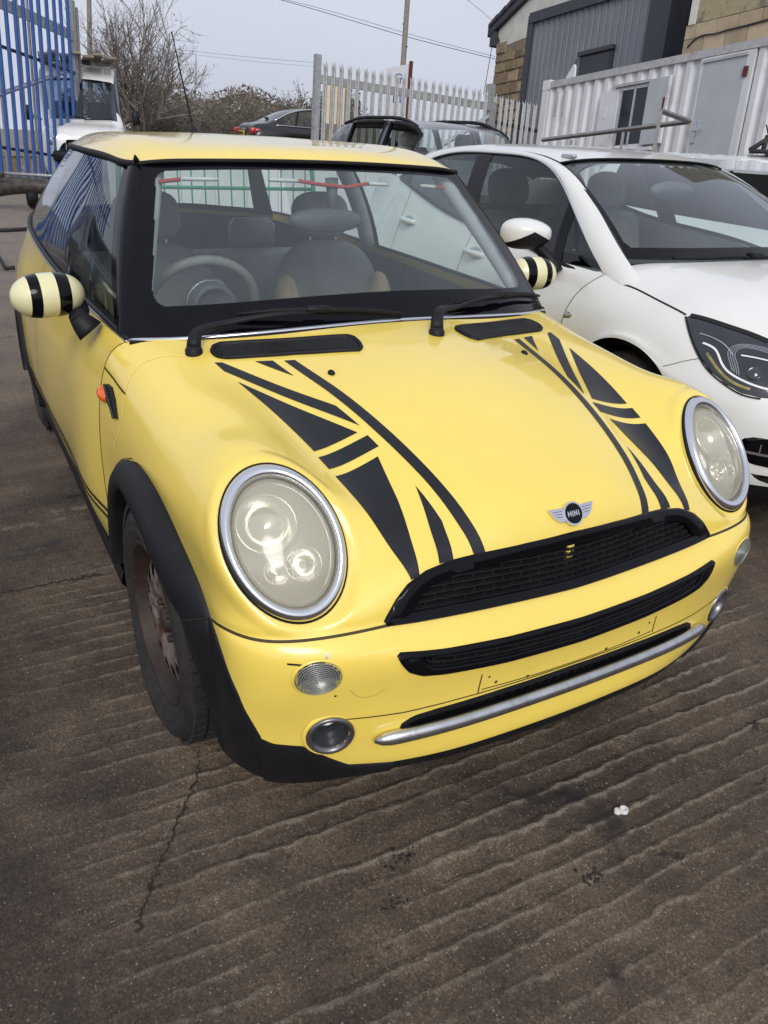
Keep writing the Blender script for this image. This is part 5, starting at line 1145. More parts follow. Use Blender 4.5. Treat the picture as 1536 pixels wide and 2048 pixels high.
for s in (-1, 1):
    S_ = Surf(np.array(ASD)*np.array([1, s, 1.0])); sg = 1 if S_.normal([S_.u[3]], [S_.v[3]])[0][1]*s > 0 else -1
    ua, va = dense(S_.u, 9), dense(S_.v, 6); xs = S_(ua, np.full(len(ua), S_.v[3]))[:, 0]
    cuts = [0, int(np.argmin(abs(xs+1.55))), int(np.argmin(abs(xs+2.45))), len(ua)-1]; doors = []
    for a, b, nm in zip(cuts[:-1], cuts[1:], ('front_door', 'rear_door', 'rear_quarter')):
        doors.append(surf_part(nm, S_, ua[a:b+1], va, 'white_paint', white, lambda c, u, v: ((c[:, 0]+2.662)**2+(c[:, 2]-.33)**2 > .37**2), sg))
    for i in cuts[:-1]:
        q = np.linspace(S_.v[0], S_.v[-1], 30); ribbon('panel_gap', S_(np.full(30, ua[i]), q), S_.normal(np.full(30, ua[i]), q, sg), .005, 'white_gap', doors[0], .001)
    for x, z, d in ((-1.42, .888, doors[0]), (-2.35, .968, doors[1])):
        P, N = S_.drop([(x, s*3, z-.02)], (0, s, 0), 0, sg); p = P[0]; mb = MB(); mb.tube(smooth_curve([p+(-.11, 0, .004), p+(-.06, s*.03, .008), p+(.05, s*.032, .004), p+(.10, 0, -.002)], 14), [.010]+[.013]*12+[.012], 8, squash=1.3); h = mb.build('door_handle', 'white_paint', d)
        mb = MB(); cc = p+np.array([0, s*.001, 0]); V = [cc]+[cc+np.array([.075*math.cos(t), -s*.0, .032*math.sin(t)]) for t in np.linspace(0, 2*math.pi, 20, endpoint=False)]; P2, N2 = S_.drop(np.array(V)+np.array([0, s*2, 0]), (0, s, 0), .0015, sg); mb.add(P2, [(0, 1+j, 1+(j+1) % 20) for j in range(20)]); mb.build('handle_recess', 'recess_white' if 'recess_white' in MATS else simple('recess_white', (0.42, 0.43, 0.43), .4), d)
    # lower rubbing line
    q = np.linspace(S_.u[0]+.02, S_.u[-3], 50); vz = [float(np.interp(.58, -S_(np.full(30, u), np.linspace(S_.v[0], S_.v[-1], 30))[:, 2]*-1, np.linspace(S_.v[0], S_.v[-1], 30))) if False else S_.v[4] for u in q]
    # windows
    BL = [(-.30,.765,.888),(-.55,.772,.903),(-.98,.778,.965),(-1.45,.775,1.003),(-1.85,.765,1.037),(-2.37,.745,1.13),(-2.68,.722,1.19)]
    TL = [(-.33,.760,.898),(-.70,.682,1.117),(-1.12,.602,1.340),(-1.61,.605,1.385),(-2.10,.610,1.375),(-2.47,.645,1.305),(-2.70,.715,1.20)]
    GLa = [[np.array(a)*(1-k)+np.array(b)*k+np.array([0, .012*4*k*(1-k), 0]) for k in np.linspace(0, 1, 4)] for a, b in zip(smooth_curve(BL, 15), smooth_curve(TL, 15))]
    Sg = Surf(np.array(GLa)*np.array([1, s, 1.0])); gg = 1 if Sg.normal([Sg.u[6]], [Sg.v[1]])[0][1]*s > 0 else -1
    ug, vg_ = np.linspace(Sg.u[0], Sg.u[-1], 110), np.linspace(Sg.v[0], Sg.v[-1], 22); X_ = lambda c: c[:, 0]
    slant = lambda c: c[:, 0]+(c[:, 2]-1.1)*.35
    gm = 'tinted_glass' if s < 0 else 'clear_glass'
    for nm, lo, hi in (('sail_window', -.75, .5), ('front_window', -1.60, -.785), ('rear_window', -2.5, -1.74), ('quarter_window', -4, -2.54)):
        surf_part(nm, Sg, ug, vg_, gm, white, lambda c, u, v, lo=lo, hi=hi: (slant(c) >= lo) & (slant(c) <= hi), gg)
    for lo, hi in ((-.800, -.735), (-1.755, -1.585), (-2.555, -2.485)):
        vv_ = np.linspace(Sg.v[0], Sg.v[-1], 20); V = []
        for q in vv_:
            sl_ = slant(Sg(ug, np.full(110, q))); ua_, ub_ = (float(np.interp(-x, -sl_, ug)) for x in (hi, lo)); Vq = np.linspace(ua_, ub_, 5); V.append(Sg(Vq, np.full(5, q))+Sg.normal(Vq, np.full(5, q), gg)*.003)
        mb = MB(); mb.add(np.concatenate(V), [(5*i+k, 5*i+k+1, 5*i+6+k, 5*i+5+k) for i in range(19) for k in range(4)]); mb.build('window_pillar', 'gloss_black', white)
    top = Sg(ug, np.full(110, Sg.v[-1])); bot = Sg(ug, np.full(110, Sg.v[0]))
    mb = MB(); mb.tube(top+np.array([0, s*.004, .004]), .011, 8, squash=.7); mb.build('window_chrome', 'chrome', white)
    mb = MB(); mb.tube(top[2:]+np.array([0, -s*.004, -.012]), .008, 6); mb.build('window_seal', 'black_rubber', white)
    mb = MB(); mb.tube(bot+np.array([0, s*.005, .0]), .012, 8); mb.build('belt_trim', 'gloss_black', white)
    # pillar and cant rail in body colour, from screen corner over the roof edge
    AB = [(-.16,.705,.915),(-.285,.700,.985),(-.66,.628,1.19),(-1.08,.566,1.358),(-1.22,.560,1.385),(-1.65,.568,1.409),(-2.15,.572,1.392),(-2.60,.585,1.345),(-3.0,.61,1.21)]
    A_ = smooth_curve(AB, 50); B_ = smooth_curve([(-.18,.775,.835),(-.31,.768,.900),(-.70,.690,1.124),(-1.10,.612,1.343),(-1.24,.604,1.368),(-1.65,.612,1.393),(-2.12,.616,1.381),(-2.50,.655,1.305),(-2.74,.718,1.20)], 50)
    V = []
    for a, b in zip(A_, B_): m = (a+b)/2; V += [a, a*.7+b*.3+np.array([.004, .012, .008]), a*.3+b*.7+np.array([.004, .016, .006]), b+np.array([0, .004, 0])]
    mb = MB(); mb.add(np.array(V)*np.array([1, s, 1.0]), [(4*i+k, 4*i+k+1, 4*i+5+k, 4*i+4+k) for i in range(49) for k in range(3)]); mb.build('roof_pillar', 'white_paint', white)
    # wheels
    for cx in (0, -2.662):
        w = link(bpy.data.objects.new('wheel', None), white); w.location = (cx, s*.775, .325)
        mb = MB(); mb.lathe([(a*s, r) for a, r in ((-.10, .21), (-.105, .28), (-.09, .315), (0, .322), (.085, .315), (.10, .28), (.095, .23), (.085, .215))], 48, 'y'); mb.build('tyre', 'tyre_rubber', w)
        mb = MB(); mb.lathe([(a*s, r) for a, r in ((.085, .217), (.075, .205), (.02, .19), (-.05, .19))], 40, 'y')
        for k in range(5):
            t = 2*math.pi*k/5; mb.box((.11*math.cos(t), s*.06, .11*math.sin(t)), (.19, .03, .05), np.stack([[math.cos(t), 0, math.sin(t)], [0, 1, 0], [-math.sin(t), 0, math.cos(t)]], 1), .008)
        mb.lathe([(.05*s, .06), (.085*s, .05), (.088*s, .001)], 20, 'y'); mb.build('rim', 'silver_plastic', w, True, auto=40)
        mb = MB(); V = []
        for t in np.linspace(-.2, math.pi+.2, 24): V += [(cx+.352*math.cos(t), s*.885, .33+.352*math.sin(t)), (cx+.36*math.cos(t), s*.45, .33+.36*math.sin(t))]
        mb.add(V, [(2*i, 2*i+1, 2*i+3, 2*i+2) for i in range(23)]); mb.box((cx, s*.45, .35), (.74, .01, .6)); mb.build('wheel_housing', 'dark_void', white, False)
# ---- windscreen, roof, rear
aB = smooth_curve(mirror_net([[(-.135,0,1.003),(-.16,.28,.999),(-.215,.52,.995),(-.295,.695,.99)]])[0], 31); aT = smooth_curve(mirror_net([[(-1.03,0,1.392),(-1.04,.25,1.389),(-1.065,.45,1.377),(-1.09,.562,1.360)]])[0], 31)
AW = Surf([(aB*(1-t)+aT*t+np.array([.4, 0, .9])*(4*t*(1-t)*.03))[::3] for t in np.linspace(0, 1, 5)]); sAW = 1 if AW.normal([AW.u[2]], [AW.v[5]])[0][2] > 0 else -1
def aw_rho(u, v):
    t = (u-AW.u[0])/(AW.u[-1]-AW.u[0]); q = np.abs((v-AW.v[0])/(AW.v[-1]-AW.v[0])*2-1)
    return np.hypot(np.maximum(q-.92, 0)/.05, np.maximum(np.maximum((.19-t)/.10, (t-.92)/.05), 0))
u_, v_ = np.linspace(AW.u[0], AW.u[-1], 110), np.linspace(AW.v[0], AW.v[-1], 170)
aws = surf_part('windscreen', AW, u_, v_, 'windscreen_glass', white, lambda c, u, v: aw_rho(u, v) <= 1, sAW); surf_part('windscreen_border', AW, u_, v_, 'gloss_black', aws, lambda c, u, v: aw_rho(u, v) > 1, sAW)
ARF = [
 [(-1.02,0,1.400),(-1.03,.25,1.397),(-1.055,.45,1.385),(-1.085,.566,1.366)],
 [(-1.20,0,1.427),(-1.20,.25,1.424),(-1.21,.45,1.411),(-1.22,.565,1.390)],
 [(-1.65,0,1.448),(-1.65,.25,1.445),(-1.65,.45,1.432),(-1.65,.575,1.410)],
 [(-2.20,0,1.438),(-2.20,.25,1.435),(-2.20,.45,1.420),(-2.20,.578,1.392)],
 [(-2.80,0,1.395),(-2.80,.25,1.392),(-2.78,.44,1.37),(-2.68,.585,1.330)],
 [(-3.15,0,1.34),(-3.15,.25,1.335),(-3.10,.44,1.30),(-3.0,.60,1.215)]]
ASR = Surf(mirror_net(ARF)); sAR = 1 if ASR.normal([ASR.u[2]], [ASR.v[3]])[0][2] > 0 else -1
ar = surf_part('roof', ASR, dense(ASR.u, 8), dense(ASR.v, 8), 'white_paint', white, None, sAR)
surf_part('headliner', ASR, dense(ASR.u, 4), dense(ASR.v, 4), 'headliner', white, None, -sAR, .03)
e_ = ASR(np.full(41, ASR.u[0]), np.linspace(ASR.v[0], ASR.v[-1], 41)); mb = MB(); mb.tube(e_+np.array([.006, 0, -.004]), .005, 6); mb.build('roof_seal', 'black_rubber', ar)
mb = MB(); mb.box((-1.10, -.50, 1.395), (.09, .03, .02), rot_z(.25), .006); mb.build('roof_clip', 'silver_plastic', ar)
rb_ = [(-3.16,0,1.335),(-3.16,.25,1.33),(-3.11,.44,1.295),(-3.01,.60,1.21)]; rm = [(-3.42,0,1.05),(-3.41,.25,1.05),(-3.38,.44,1.05),(-3.30,.62,1.04)]; rl = [(-3.48,0,.75),(-3.47,.25,.75),(-3.45,.44,.75),(-3.38,.68,.75)]; rz_ = [(-3.5,0,.30),(-3.49,.25,.30),(-3.47,.44,.30),(-3.40,.68,.30)]
S2 = Surf(mirror_net([rb_, rm])) if False else Surf(mirror_net([rb_, [tuple((np.array(a)+np.array(b))/2+np.array([-.02, 0, .02])) for a, b in zip(rb_, rm)], rm])); s2 = 1 if S2.normal([S2.u[1]], [S2.v[3]])[0][0] < 0 else -1
surf_part('rear_screen', S2, dense(S2.u, 6), dense(S2.v, 6), 'clear_glass', white, None, s2)
S3 = Surf(mirror_net([rm, rl, rz_])); surf_part('tailgate', S3, dense(S3.u, 6), dense(S3.v, 6), 'white_paint', white, None, 1 if S3.normal([S3.u[1]], [S3.v[3]])[0][0] < 0 else -1)
mb = MB(); mb.box((-1.6, 0, .22), (3.6, 1.5, .04)); mb.box((-.42, 0, .6), (.04, 1.5, .7)); mb.build('floor_pan', 'dark_void', white, False)
# ---- door mirrors of the white car
def amirror(s):
    c0 = np.array([-.70, s*.985, 1.055]); mb = MB(); V = []; F = []; k = 28; up = np.array([0, 0, 1.0]); lat = unit([-.18, s*1.0, 0]); fw = unit(np.cross(lat, up)); fw = fw if fw[0] > 0 else -fw
    prof = [(-.02, 1.0), (.0, 1.02), (.03, .97), (.06, .82), (.085, .55), (.098, .2), (.10, .02)]
    for o_, q in prof:
        for t in np.linspace(0, 2*math.pi, k, endpoint=False):
            cx, cy = math.cos(t), math.sin(t); a = .125*math.copysign(abs(cx)**.75, cx); b = .070*math.copysign(abs(cy)**.7, cy)*(1.0 if cx*1 > -.2 else 1-.28*abs(cx))
            V.append(c0+lat*(a*q)+up*(b*q+.018*(1-q))+fw*o_)
    F = [(r*k+j, r*k+(j+1) % k, (r+1)*k+(j+1) % k, (r+1)*k+j) for r in range(len(prof)-1) for j in range(k)]
    FF = np.array(F); tt_ = 2*math.pi*((np.arange(len(F)) % k)+.5)/k; low = np.sin(tt_) < -.42
    mb.add(V, [tuple(f) for f in FF[~low]]); root = mb.build('door_mirror', 'white_paint', white)
    mb = MB(); mb.add(np.array(V), [tuple(f) for f in FF[low]]); mb.build('mirror_lower', 'black_plastic', root)
    mb = MB(); mb.add([c0-fw*.019+lat*.118*math.cos(t)+up*.062*math.sin(t) for t in np.linspace(0, 2*math.pi, 24, endpoint=False)], [tuple(range(24))]); mb.build('mirror_glass', 'chrome', root, False)
    mb = MB(); mb.tube(smooth_curve([c0-lat*.06-up*.055, c0-lat*.115-up*.10+fw*.01, np.array([-.62, s*.835, .885])], 10), np.linspace(.035, .05, 10), 12, squash=.7); mb.build('mirror_stalk', 'black_plastic', root)
for s in (-1, 1): amirror(s)
# ---- its interior and wiper
DA = [[(x+.05*(1-abs(y)**2), y*w, z) for y in np.linspace(-1, 1, 9)] for x, z, w in ((-.25,.935,.62), (-.50,.955,.70), (-.85,.955,.73), (-.95,.90,.73), (-.93,.6,.72))]
S4 = Surf(DA); surf_part('dashboard', S4, dense(S4.u, 5), dense(S4.v, 4), 'dash_plastic', white, None, 1 if S4.normal([S4.u[1]], [S4.v[4]])[0][2] > 0 else -1)
def a_seat(x, y):
    mb = MB(); R_ = np.array([[math.cos(.3), 0, -math.sin(.3)], [0, 1, 0], [math.sin(.3), 0, math.cos(.3)]]); b0 = np.array([x, y, .48])
    mb.box(b0+R_@np.array([0, 0, .30]), (.14, .50, .62), R_, .05); mb.box(b0+np.array([.25, 0, 0]), (.52, .5, .15), None, .05); r = mb.build('seat', 'seat_leather', white, True, auto=35)
    mb = MB(); V = []; F = []; n, m = 20, 12
    for i in range(m+1):
        fi = -math.pi/2+math.pi*i/m
        for j in range(n): th = 2*math.pi*j/n; f_ = lambda q: math.copysign(abs(q)**.72, q); V.append(b0+R_@np.array([f_(math.cos(fi))*f_(math.cos(th))*.06, f_(math.cos(fi))*f_(math.sin(th))*.14, .745+f_(math.sin(fi))*.115]))
    for i in range(m):
        for j in range(n): F.append((i*n+j, i*n+(j+1) % n, (i+1)*n+(j+1) % n, (i+1)*n+j))
    mb.add(V, F); mb.build('headrest', 'seat_leather', r)
for y in (-.38, .38): a_seat(-1.62, y); 
mb = MB(); mb.box((-2.55, 0, .75), (.14, 1.2, .60), np.array([[.96, 0, -.28], [0, 1, 0], [.28, 0, .96]]), .05); mb.build('rear_bench', 'seat_leather', white)
def on_aw(px, py, off):
    o, d = a_ray(px, py); U, V = AW.hit([o], [-d]); return AW(U, V)[0]+off*AW.normal(U, V, sAW)[0]
pts = [on_aw(x, y, .012) for x, y in ((1345,523),(1400,521),(1460,519),(1500,519),(1560,521),(1640,526))]; mb = MB(); mb.tube(smooth_curve(pts, 20), .008, 6); wp = mb.build('wiper', 'black_rubber', white)
mb = MB(); mb.box(on_aw(1505, 517, .022), (.05, .07, .02), None, .006); mb.build('wiper_clip', 'black_plastic', wp)
mc = on_aw(1352, 362, -.03); mb = MB(); V = []
for q, o_ in ((1, 0), (1, -.02), (.7, -.035), (.1, -.04)): V += [mc+np.array([o_+.02*math.sin(t)*0, .14*q*math.cos(t), .045*q*math.sin(t)-.02]) for t in np.linspace(0, 2*math.pi, 24, endpoint=False)]
mb.add(V, [(r*24+j, r*24+(j+1) % 24, (r+1)*24+(j+1) % 24, (r+1)*24+j) for r in range(3) for j in range(24)]+[tuple(range(24))]); mb.build('sensor_cover', 'dash_plastic', white)
# ================================================================ yard buildings and fences (upright, on the slope)
ER = np.array([.9965, -.0179, .0820]); ER = unit(ER-GUP*np.dot(ER, GUP)); EN = unit(np.cross(ER, GUP)); EN = EN if np.dot(EN, CAM-np.array([-10, 10, 1])) > 0 else -EN
class Facade:
    def __init__(s, px, py, depth, er=None):
        s.p0 = at_depth(px, py, depth); s.er = ER if er is None else unit(er-GUP*np.dot(er, GUP)); s.n = unit(np.cross(s.er, GUP)); s.n = s.n if np.dot(s.n, CAM-s.p0) > 0 else -s.n
    def ab(s, px, py, w=0.0):
        p = on_plane(px, py, s.p0+s.n*w, s.n)-s.p0; return np.dot(p, s.er), np.dot(p, GUP)
    def P(s, a, b, w=0.0): return s.p0+s.er*a+GUP*b+s.n*w
    def R(s): return np.stack([s.er, s.n, GUP], 1)
    def bar(s, mb, a0, b0, a1, b1, w0, w1):
        V = [s.P(a, b, w) for a in (a0, a1) for b in (b0, b1) for w in (w0, w1)]; return mb.add(V, [(0,1,3,2), (4,6,7,5), (0,4,5,1), (2,3,7,6), (0,2,6,4), (1,5,7,3)])
    def quad(s, mb, pts, w0, w1):
        n = len(pts); V = [s.P(a, b, w0) for a, b in pts]+[s.P(a, b, w1) for a, b in pts]
        return mb.add(V, [tuple(range(n))[::-1], tuple(range(n, 2*n))]+[(i, (i+1) % n, n+(i+1) % n, n+i) for i in range(n)])
def root_at(name, label, cat, p, group=None):
    return thing(name, label, cat, tuple(p), 0.0, group)
def child(mb, name, mat, root, smooth=False, **k):
    L_ = np.array(root.location if root.parent is None else root.matrix_world.translation); o = mb.build(name, mat, root, smooth, **k)
    off = np.zeros(3); q = root
    while q is not None: off += np.array(q.location); q = q.parent
    co = np.empty(len(o.data.vertices)*3); o.data.vertices.foreach_get('co', co); co = co.reshape(-1, 3)-off; o.data.vertices.foreach_set('co', co.ravel()); o.data.update(); return o
simple('container_white', (0.64, 0.64, 0.66), 0.6, var=0.10, nscale=2.5, dirt=(0.34, 0.31, 0.28), dscale=2.2, dthr=(0.55, 0.85), bstr=0.1, bscale=60)
simple('container_rail', (0.42, 0.42, 0.43), 0.65, var=0.15, dirt=(0.22, 0.16, 0.11), dscale=5, dthr=(0.55, 0.8))
simple('door_grey', (0.43, 0.45, 0.48), 0.55, var=0.06, nscale=3)
simple('window_dark', (0.016, 0.020, 0.027), 0.08, var=0.5, nscale=1.5)
simple('alu_frame', (0.50, 0.50, 0.52), 0.4, 0.5, var=0.1)
simple('cladding_grey', (0.165, 0.178, 0.205), 0.5, var=0.08, nscale=1.2, dirt=(0.13, 0.14, 0.16), dscale=1.0, dthr=(0.45, 0.8))
simple('cladding_dark', (0.035, 0.038, 0.050), 0.5, var=0.15)
simple('render_cream', (0.58, 0.57, 0.52), 0.9, var=0.10, nscale=2.0, dirt=(0.40, 0.38, 0.34), dscale=1.6, dthr=(0.5, 0.8), bstr=0.2, bscale=40)
simple('mortar', (0.20, 0.165, 0.115), 0.95, var=0.2)
for i_, c_ in enumerate(((0.27, 0.20, 0.118), (0.21, 0.155, 0.095), (0.33, 0.25, 0.155), (0.14, 0.105, 0.070), (0.25, 0.195, 0.128))): simple('stone_%d' % i_, c_, 0.9, var=0.28, nscale=7, bstr=0.7, bscale=22, dirt=(0.07, 0.052, 0.035), dscale=8, dthr=(0.58, 0.76))
for i_, c_ in enumerate(((0.36, 0.285, 0.19), (0.31, 0.245, 0.165), (0.41, 0.33, 0.225))): simple('block_%d' % i_, c_, 0.95, var=0.12, nscale=5, bstr=0.3, bscale=40)
simple('roof_slate', (0.040, 0.042, 0.052), 0.7, var=0.2)
simple('weathered_board', (0.38, 0.32, 0.19), 0.8, var=0.25, nscale=3, dirt=(0.17, 0.15, 0.11), dscale=3, dthr=(0.45, 0.6))
simple('galvanised', (0.36, 0.37, 0.38), 0.55, 0.4, var=0.18, nscale=14, dirt=(0.25, 0.23, 0.20), dscale=6, dthr=(0.55, 0.8))
simple('blue_paint', (0.035, 0.11, 0.36), 0.45, var=0.14, nscale=6, dirt=(0.05, 0.09, 0.22), dscale=5, dthr=(0.55, 0.8))
simple('rust_red', (0.10, 0.03, 0.022), 0.8, var=0.3)
simple('old_wood', (0.30, 0.255, 0.20), 0.9, var=0.25, nscale=6, dirt=(0.12, 0.095, 0.07), dscale=5, dthr=(0.5, 0.75))
simple('moss_wood', (0.24, 0.16, 0.06), 0.9, var=0.3, nscale=6)
simple('pole_wood', (0.20, 0.175, 0.15), 0.9, var=0.2, nscale=5)
simple('bark', (0.105, 0.085, 0.068), 0.95, var=0.3, nscale=9)
simple('twig', (0.16, 0.13, 0.10), 0.95, var=0.3, nscale=4)
simple('twig_grey', (0.19, 0.165, 0.145), 0.95, var=0.3, nscale=4)  # paler grey carries the far hedge's haze in its colour
simple('dull_leaf', (0.090, 0.098, 0.048), 0.8, var=0.4, nscale=3)
simple('dry_leaf', (0.150, 0.125, 0.085), 0.85, var=0.4, nscale=3)
simple('green_metal', (0.02, 0.22, 0.11), 0.5, var=0.15)
simple('sign_white', (0.66, 0.67, 0.70), 0.5, var=0.05); simple('sign_blue', (0.035, 0.08, 0.42), 0.5, var=0.1)
simple('cream_panel', (0.62, 0.52, 0.36), 0.7, var=0.08); simple('wire_black', (0.02, 0.02, 0.022), 0.7, var=0.2)
simple('red_plastic', (0.42, 0.03, 0.03), 0.4, var=0.15); simple('red_lens', (0.42, 0.012, 0.02), 0.2, var=0.2, coat=0.6); simple('plate_yellow', (0.55, 0.38, 0.05), 0.5, var=0.1)
# ---- shipping container office
FC = Facade(1400, 128, 10.6)
aL, bT = FC.ab(1091, 166); aR = FC.ab(1536, 76)[0]+1.6; bB = bT-2.55
cont = root_at('container_office', 'white corrugated steel container office with shuttered window and grey door', 'container', FC.P(0, bB))
mb = MB(); per = .235; xs = []; 
a = aL+.14
while a < aR-.05: xs += [(a, 0), (a+per*.18, 0), (a+per*.36, -.045), (a+per*.64, -.045), (a+per*.82, 0)]; a += per
V = []; 
for a, w in xs: V += [FC.P(a, bB+.1, w), FC.P(a, bT-.09, w)]
mb.add(V, [(2*i, 2*i+2, 2*i+3, 2*i+1) for i in range(len(xs)-1)]); child(mb, 'corrugated_wall', 'container_white', cont)
mb = MB(); FC.bar(mb, aL, bT-.10, aR, bT, -.06, .02); child(mb, 'top_rail', 'container_rail', cont); mb = MB(); FC.bar(mb, aL, bB-.02, aR, bB+.13, -.06, .02); child(mb, 'bottom_rail', 'container_rail', cont)
mb = MB(); FC.bar(mb, aL-.02, bB-.04, aL+.13, bT+.015, -.15, .028); child(mb, 'corner_post', 'container_white', cont)
mb = MB(); FC.bar(mb, aL-.02, bT-.12, aL+.16, bT+.03, -.18, .034); child(mb, 'corner_casting', 'container_white', cont)
mb = MB(); FC.bar(mb, aL, bB, aR, bT-.015, -2.4, -.1); child(mb, 'container_box', 'container_white', cont)
mb = MB(); c1 = FC.ab(1142, 150); FC.quad(mb, [(c1[0]-.12, bT), (c1[0]+.10, bT), (c1[0]+.09, bT+.15), (c1[0]+.06, bT+.19), (c1[0]+.02, bT+.16)], -.02, .015); child(mb, 'lifting_lug', 'container_white', cont)
# window with frame and two steel shutters
w0 = FC.ab(1244, 176); w1 = FC.ab(1304, 163); wb_ = FC.ab(1270, 289)[1]
mb = MB(); FC.bar(mb, w0[0]-.10, wb_-.06, w1[0]+.04, w0[1]+.05, -.03, .012); win = child(mb, 'window', 'container_white', cont)
mb = MB(); FC.bar(mb, w0[0]+.02, wb_+.01, w1[0]-.01, w0[1]-.05, -.0, .016); child(mb, 'pane', 'window_dark', win)
for q in (w0[0]+.02, (w0[0]+w1[0])/2, w1[0]-.03):
    mb = MB(); FC.bar(mb, q, wb_, q+.035, w0[1]-.03, .012, .030); child(mb, 'window_frame', 'alu_frame', win)
mb = MB(); FC.bar(mb, w0[0], w0[1]-.05, w1[0], w0[1]-.015, .012, .030); child(mb, 'window_frame', 'alu_frame', win)
mb = MB(); FC.bar(mb, w0[0]-.12, w0[1]+.005, w1[0]+.02, w0[1]+.045, 0, .06); child(mb, 'window_hood', 'container_rail', win)
mb = MB(); FC.bar(mb, w0[0]-.15, wb_-.10, w1[0]+.25, wb_-.055, 0, .07); child(mb, 'window_ledge', 'container_white', win)
s0 = FC.ab(1305, 160); s1 = FC.ab(1348, 152)
mb = MB(); FC.bar(mb, s0[0], wb_-.02, s1[0], s0[1], .03, .055); sh = child(mb, 'shutter', 'door_grey', cont); mb = MB(); FC.bar(mb, s0[0]+.33, (wb_+s0[1])/2-.02, s0[0]+.39, (wb_+s0[1])/2+.16, .05, .06); child(mb, 'shutter_slot', 'rust_red', sh)
mb = MB(); FC.bar(mb, s1[0]-.03, wb_-.02, s1[0]+.01, s0[1]+.01, .028, .07); child(mb, 'shutter_edge', 'container_white', sh)
s2 = FC.ab(1205, 195); s3 = FC.ab(1240, 190)
mb = MB(); FC.bar(mb, s2[0], wb_-.02, s3[0], w0[1]-.02, .012, .035); sh = child(mb, 'shutter', 'container_white', cont); mb = MB(); FC.bar(mb, s2[0]+.12, wb_+.42, s2[0]+.17, wb_+.58, .03, .04); child(mb, 'shutter_slot', 'sign_white', sh)
# door
d0 = FC.ab(1412, 127); d1 = FC.ab(1500, 109); db = d0[1]-1.98
mb = MB(); FC.bar(mb, d0[0]-.06, db, d1[0]+.10, min(d0[1]+.30, bT-.11), -.03, .02); dr = child(mb, 'door', 'container_white', cont)
mb = MB(); FC.bar(mb, d0[0], db, d1[0], d0[1], .015, .03); child(mb, 'door_leaf', 'door_grey', dr)
mb = MB(); FC.bar(mb, d0[0]-.02, d0[1], d1[0]+.01, d0[1]+.035, .02, .05); child(mb, 'door_drip', 'container_rail', dr)
h0 = FC.ab(1392, 262); mb = MB(); FC.bar(mb, h0[0]-.03, h0[1]-.16, h0[0]+.03, h0[1]+.12, .03, .045); FC.bar(mb, h0[0]-.02, h0[1]-.012, h0[0]+.13, h0[1]+.012, .07, .09); FC.bar(mb, h0[0]-.012, h0[1]-.012, h0[0]+.012, h0[1]+.012, .03, .08); child(mb, 'door_handle', 'worn_chrome', dr)
for bb in (d0[1]-.25, d0[1]-1.6): mb = MB(); FC.bar(mb, d1[0]-.02, bb, d1[0]+.04, bb+.12, .02, .05); child(mb, 'hinge', 'rust_red', dr)
for a_ in (aL+.35, aL+.55):
    mb = MB(); FC.bar(mb, a_, bT-.55, a_+.05, bT-.18, 0, .01); child(mb, 'rust_patch', 'container_rail', cont)
mb = MB(); FC.bar(mb, aL+.2, bB-.75, aL+.6, bB-.02, -.5, -.05); child(mb, 'support_block', 'mortar', cont); mb = MB(); FC.bar(mb, aR-1.2, bB-.75, aR-.8, bB-.02, -.5, -.05); child(mb, 'support_block', 'mortar', cont)
# ---- hand rail in front of the door
FH = Facade(1380, 243, 9.3); hr = root_at('hand_rail', 'grey square-tube hand rail in front of the container door', 'hand rail', FH.P(0, -1.2))
def rail_seg(p, q, r, name='rail'):
    mb = MB(); mb.tube([p, q], r, 4); child(mb, name, 'galv_dark' if 'galv_dark' in MATS else simple('galv_dark', (0.22, 0.215, 0.205), 0.5, 0.4, var=0.2), hr)
A_ = on_plane(1085, 280, FH.p0, FH.n); B_ = FH.p0; C_ = B_+FH.n*.75+ER*.24; rail_seg(A_, B_, .030); rail_seg(B_, C_, .030)
for px, py in ((1380, 243), (1247, 264), (1143, 280)):
    p = on_plane(px, py, FH.p0, FH.n); rail_seg(p, p-GUP*1.1, .026, 'rail_post')
rail_seg(C_, C_-GUP*1.1, .026, 'rail_post')
# ---- grey profiled-steel building
FD = Facade(1180, 110, 17.0); dA = FD.ab(1062, 90)[0]; dTop = FD.ab(1120, 17)[1]; dR = FD.ab(1298, 60)[0]; dBot = dTop-7
shed = root_at('steel_shed', 'dark grey profiled-steel building behind the container, small dark window', 'building', FD.P(0, dBot))
mb = MB(); V = []; xs = []; a = dA
while a < dR: xs += [(a, 0), (a+.14, 0), (a+.16, -.03), (a+.185, -.03), (a+.20, 0)]; a += .20
for a, w in xs: V += [FD.P(a, dBot, w), FD.P(a, dTop+1.6*(a-dA)/(dR-dA)*.0+.9, w)]
slope_top = [FD.ab(1066, 36)[1], FD.ab(1170, 4)[1]]; sl = (slope_top[1]-slope_top[0])/(FD.ab(1170, 4)[0]-FD.ab(1066, 36)[0])
V = []
for a, w in xs: V += [FD.P(a, dBot, w), FD.P(a, slope_top[0]+sl*(a-dA), w)]
mb.add(V, [(2*i, 2*i+2, 2*i+3, 2*i+1) for i in range(len(xs)-1)]); child(mb, 'steel_wall', 'cladding_grey', shed)
mb = MB(); FD.bar(mb, dA-.16, dBot, dA+.05, slope_top[0]+.05, -.1, .05); child(mb, 'corner_trim', 'cladding_dark', shed)
mb = MB(); FD.quad(mb, [(dA-.1, slope_top[0]-.12), (dR+.2, slope_top[0]+sl*(dR+.2-dA)-.12), (dR+.2, slope_top[0]+sl*(dR+.2-dA)+.10), (dA-.1, slope_top[0]+.10)], -.06, .07); child(mb, 'roof_edge', 'cladding_dark', shed)
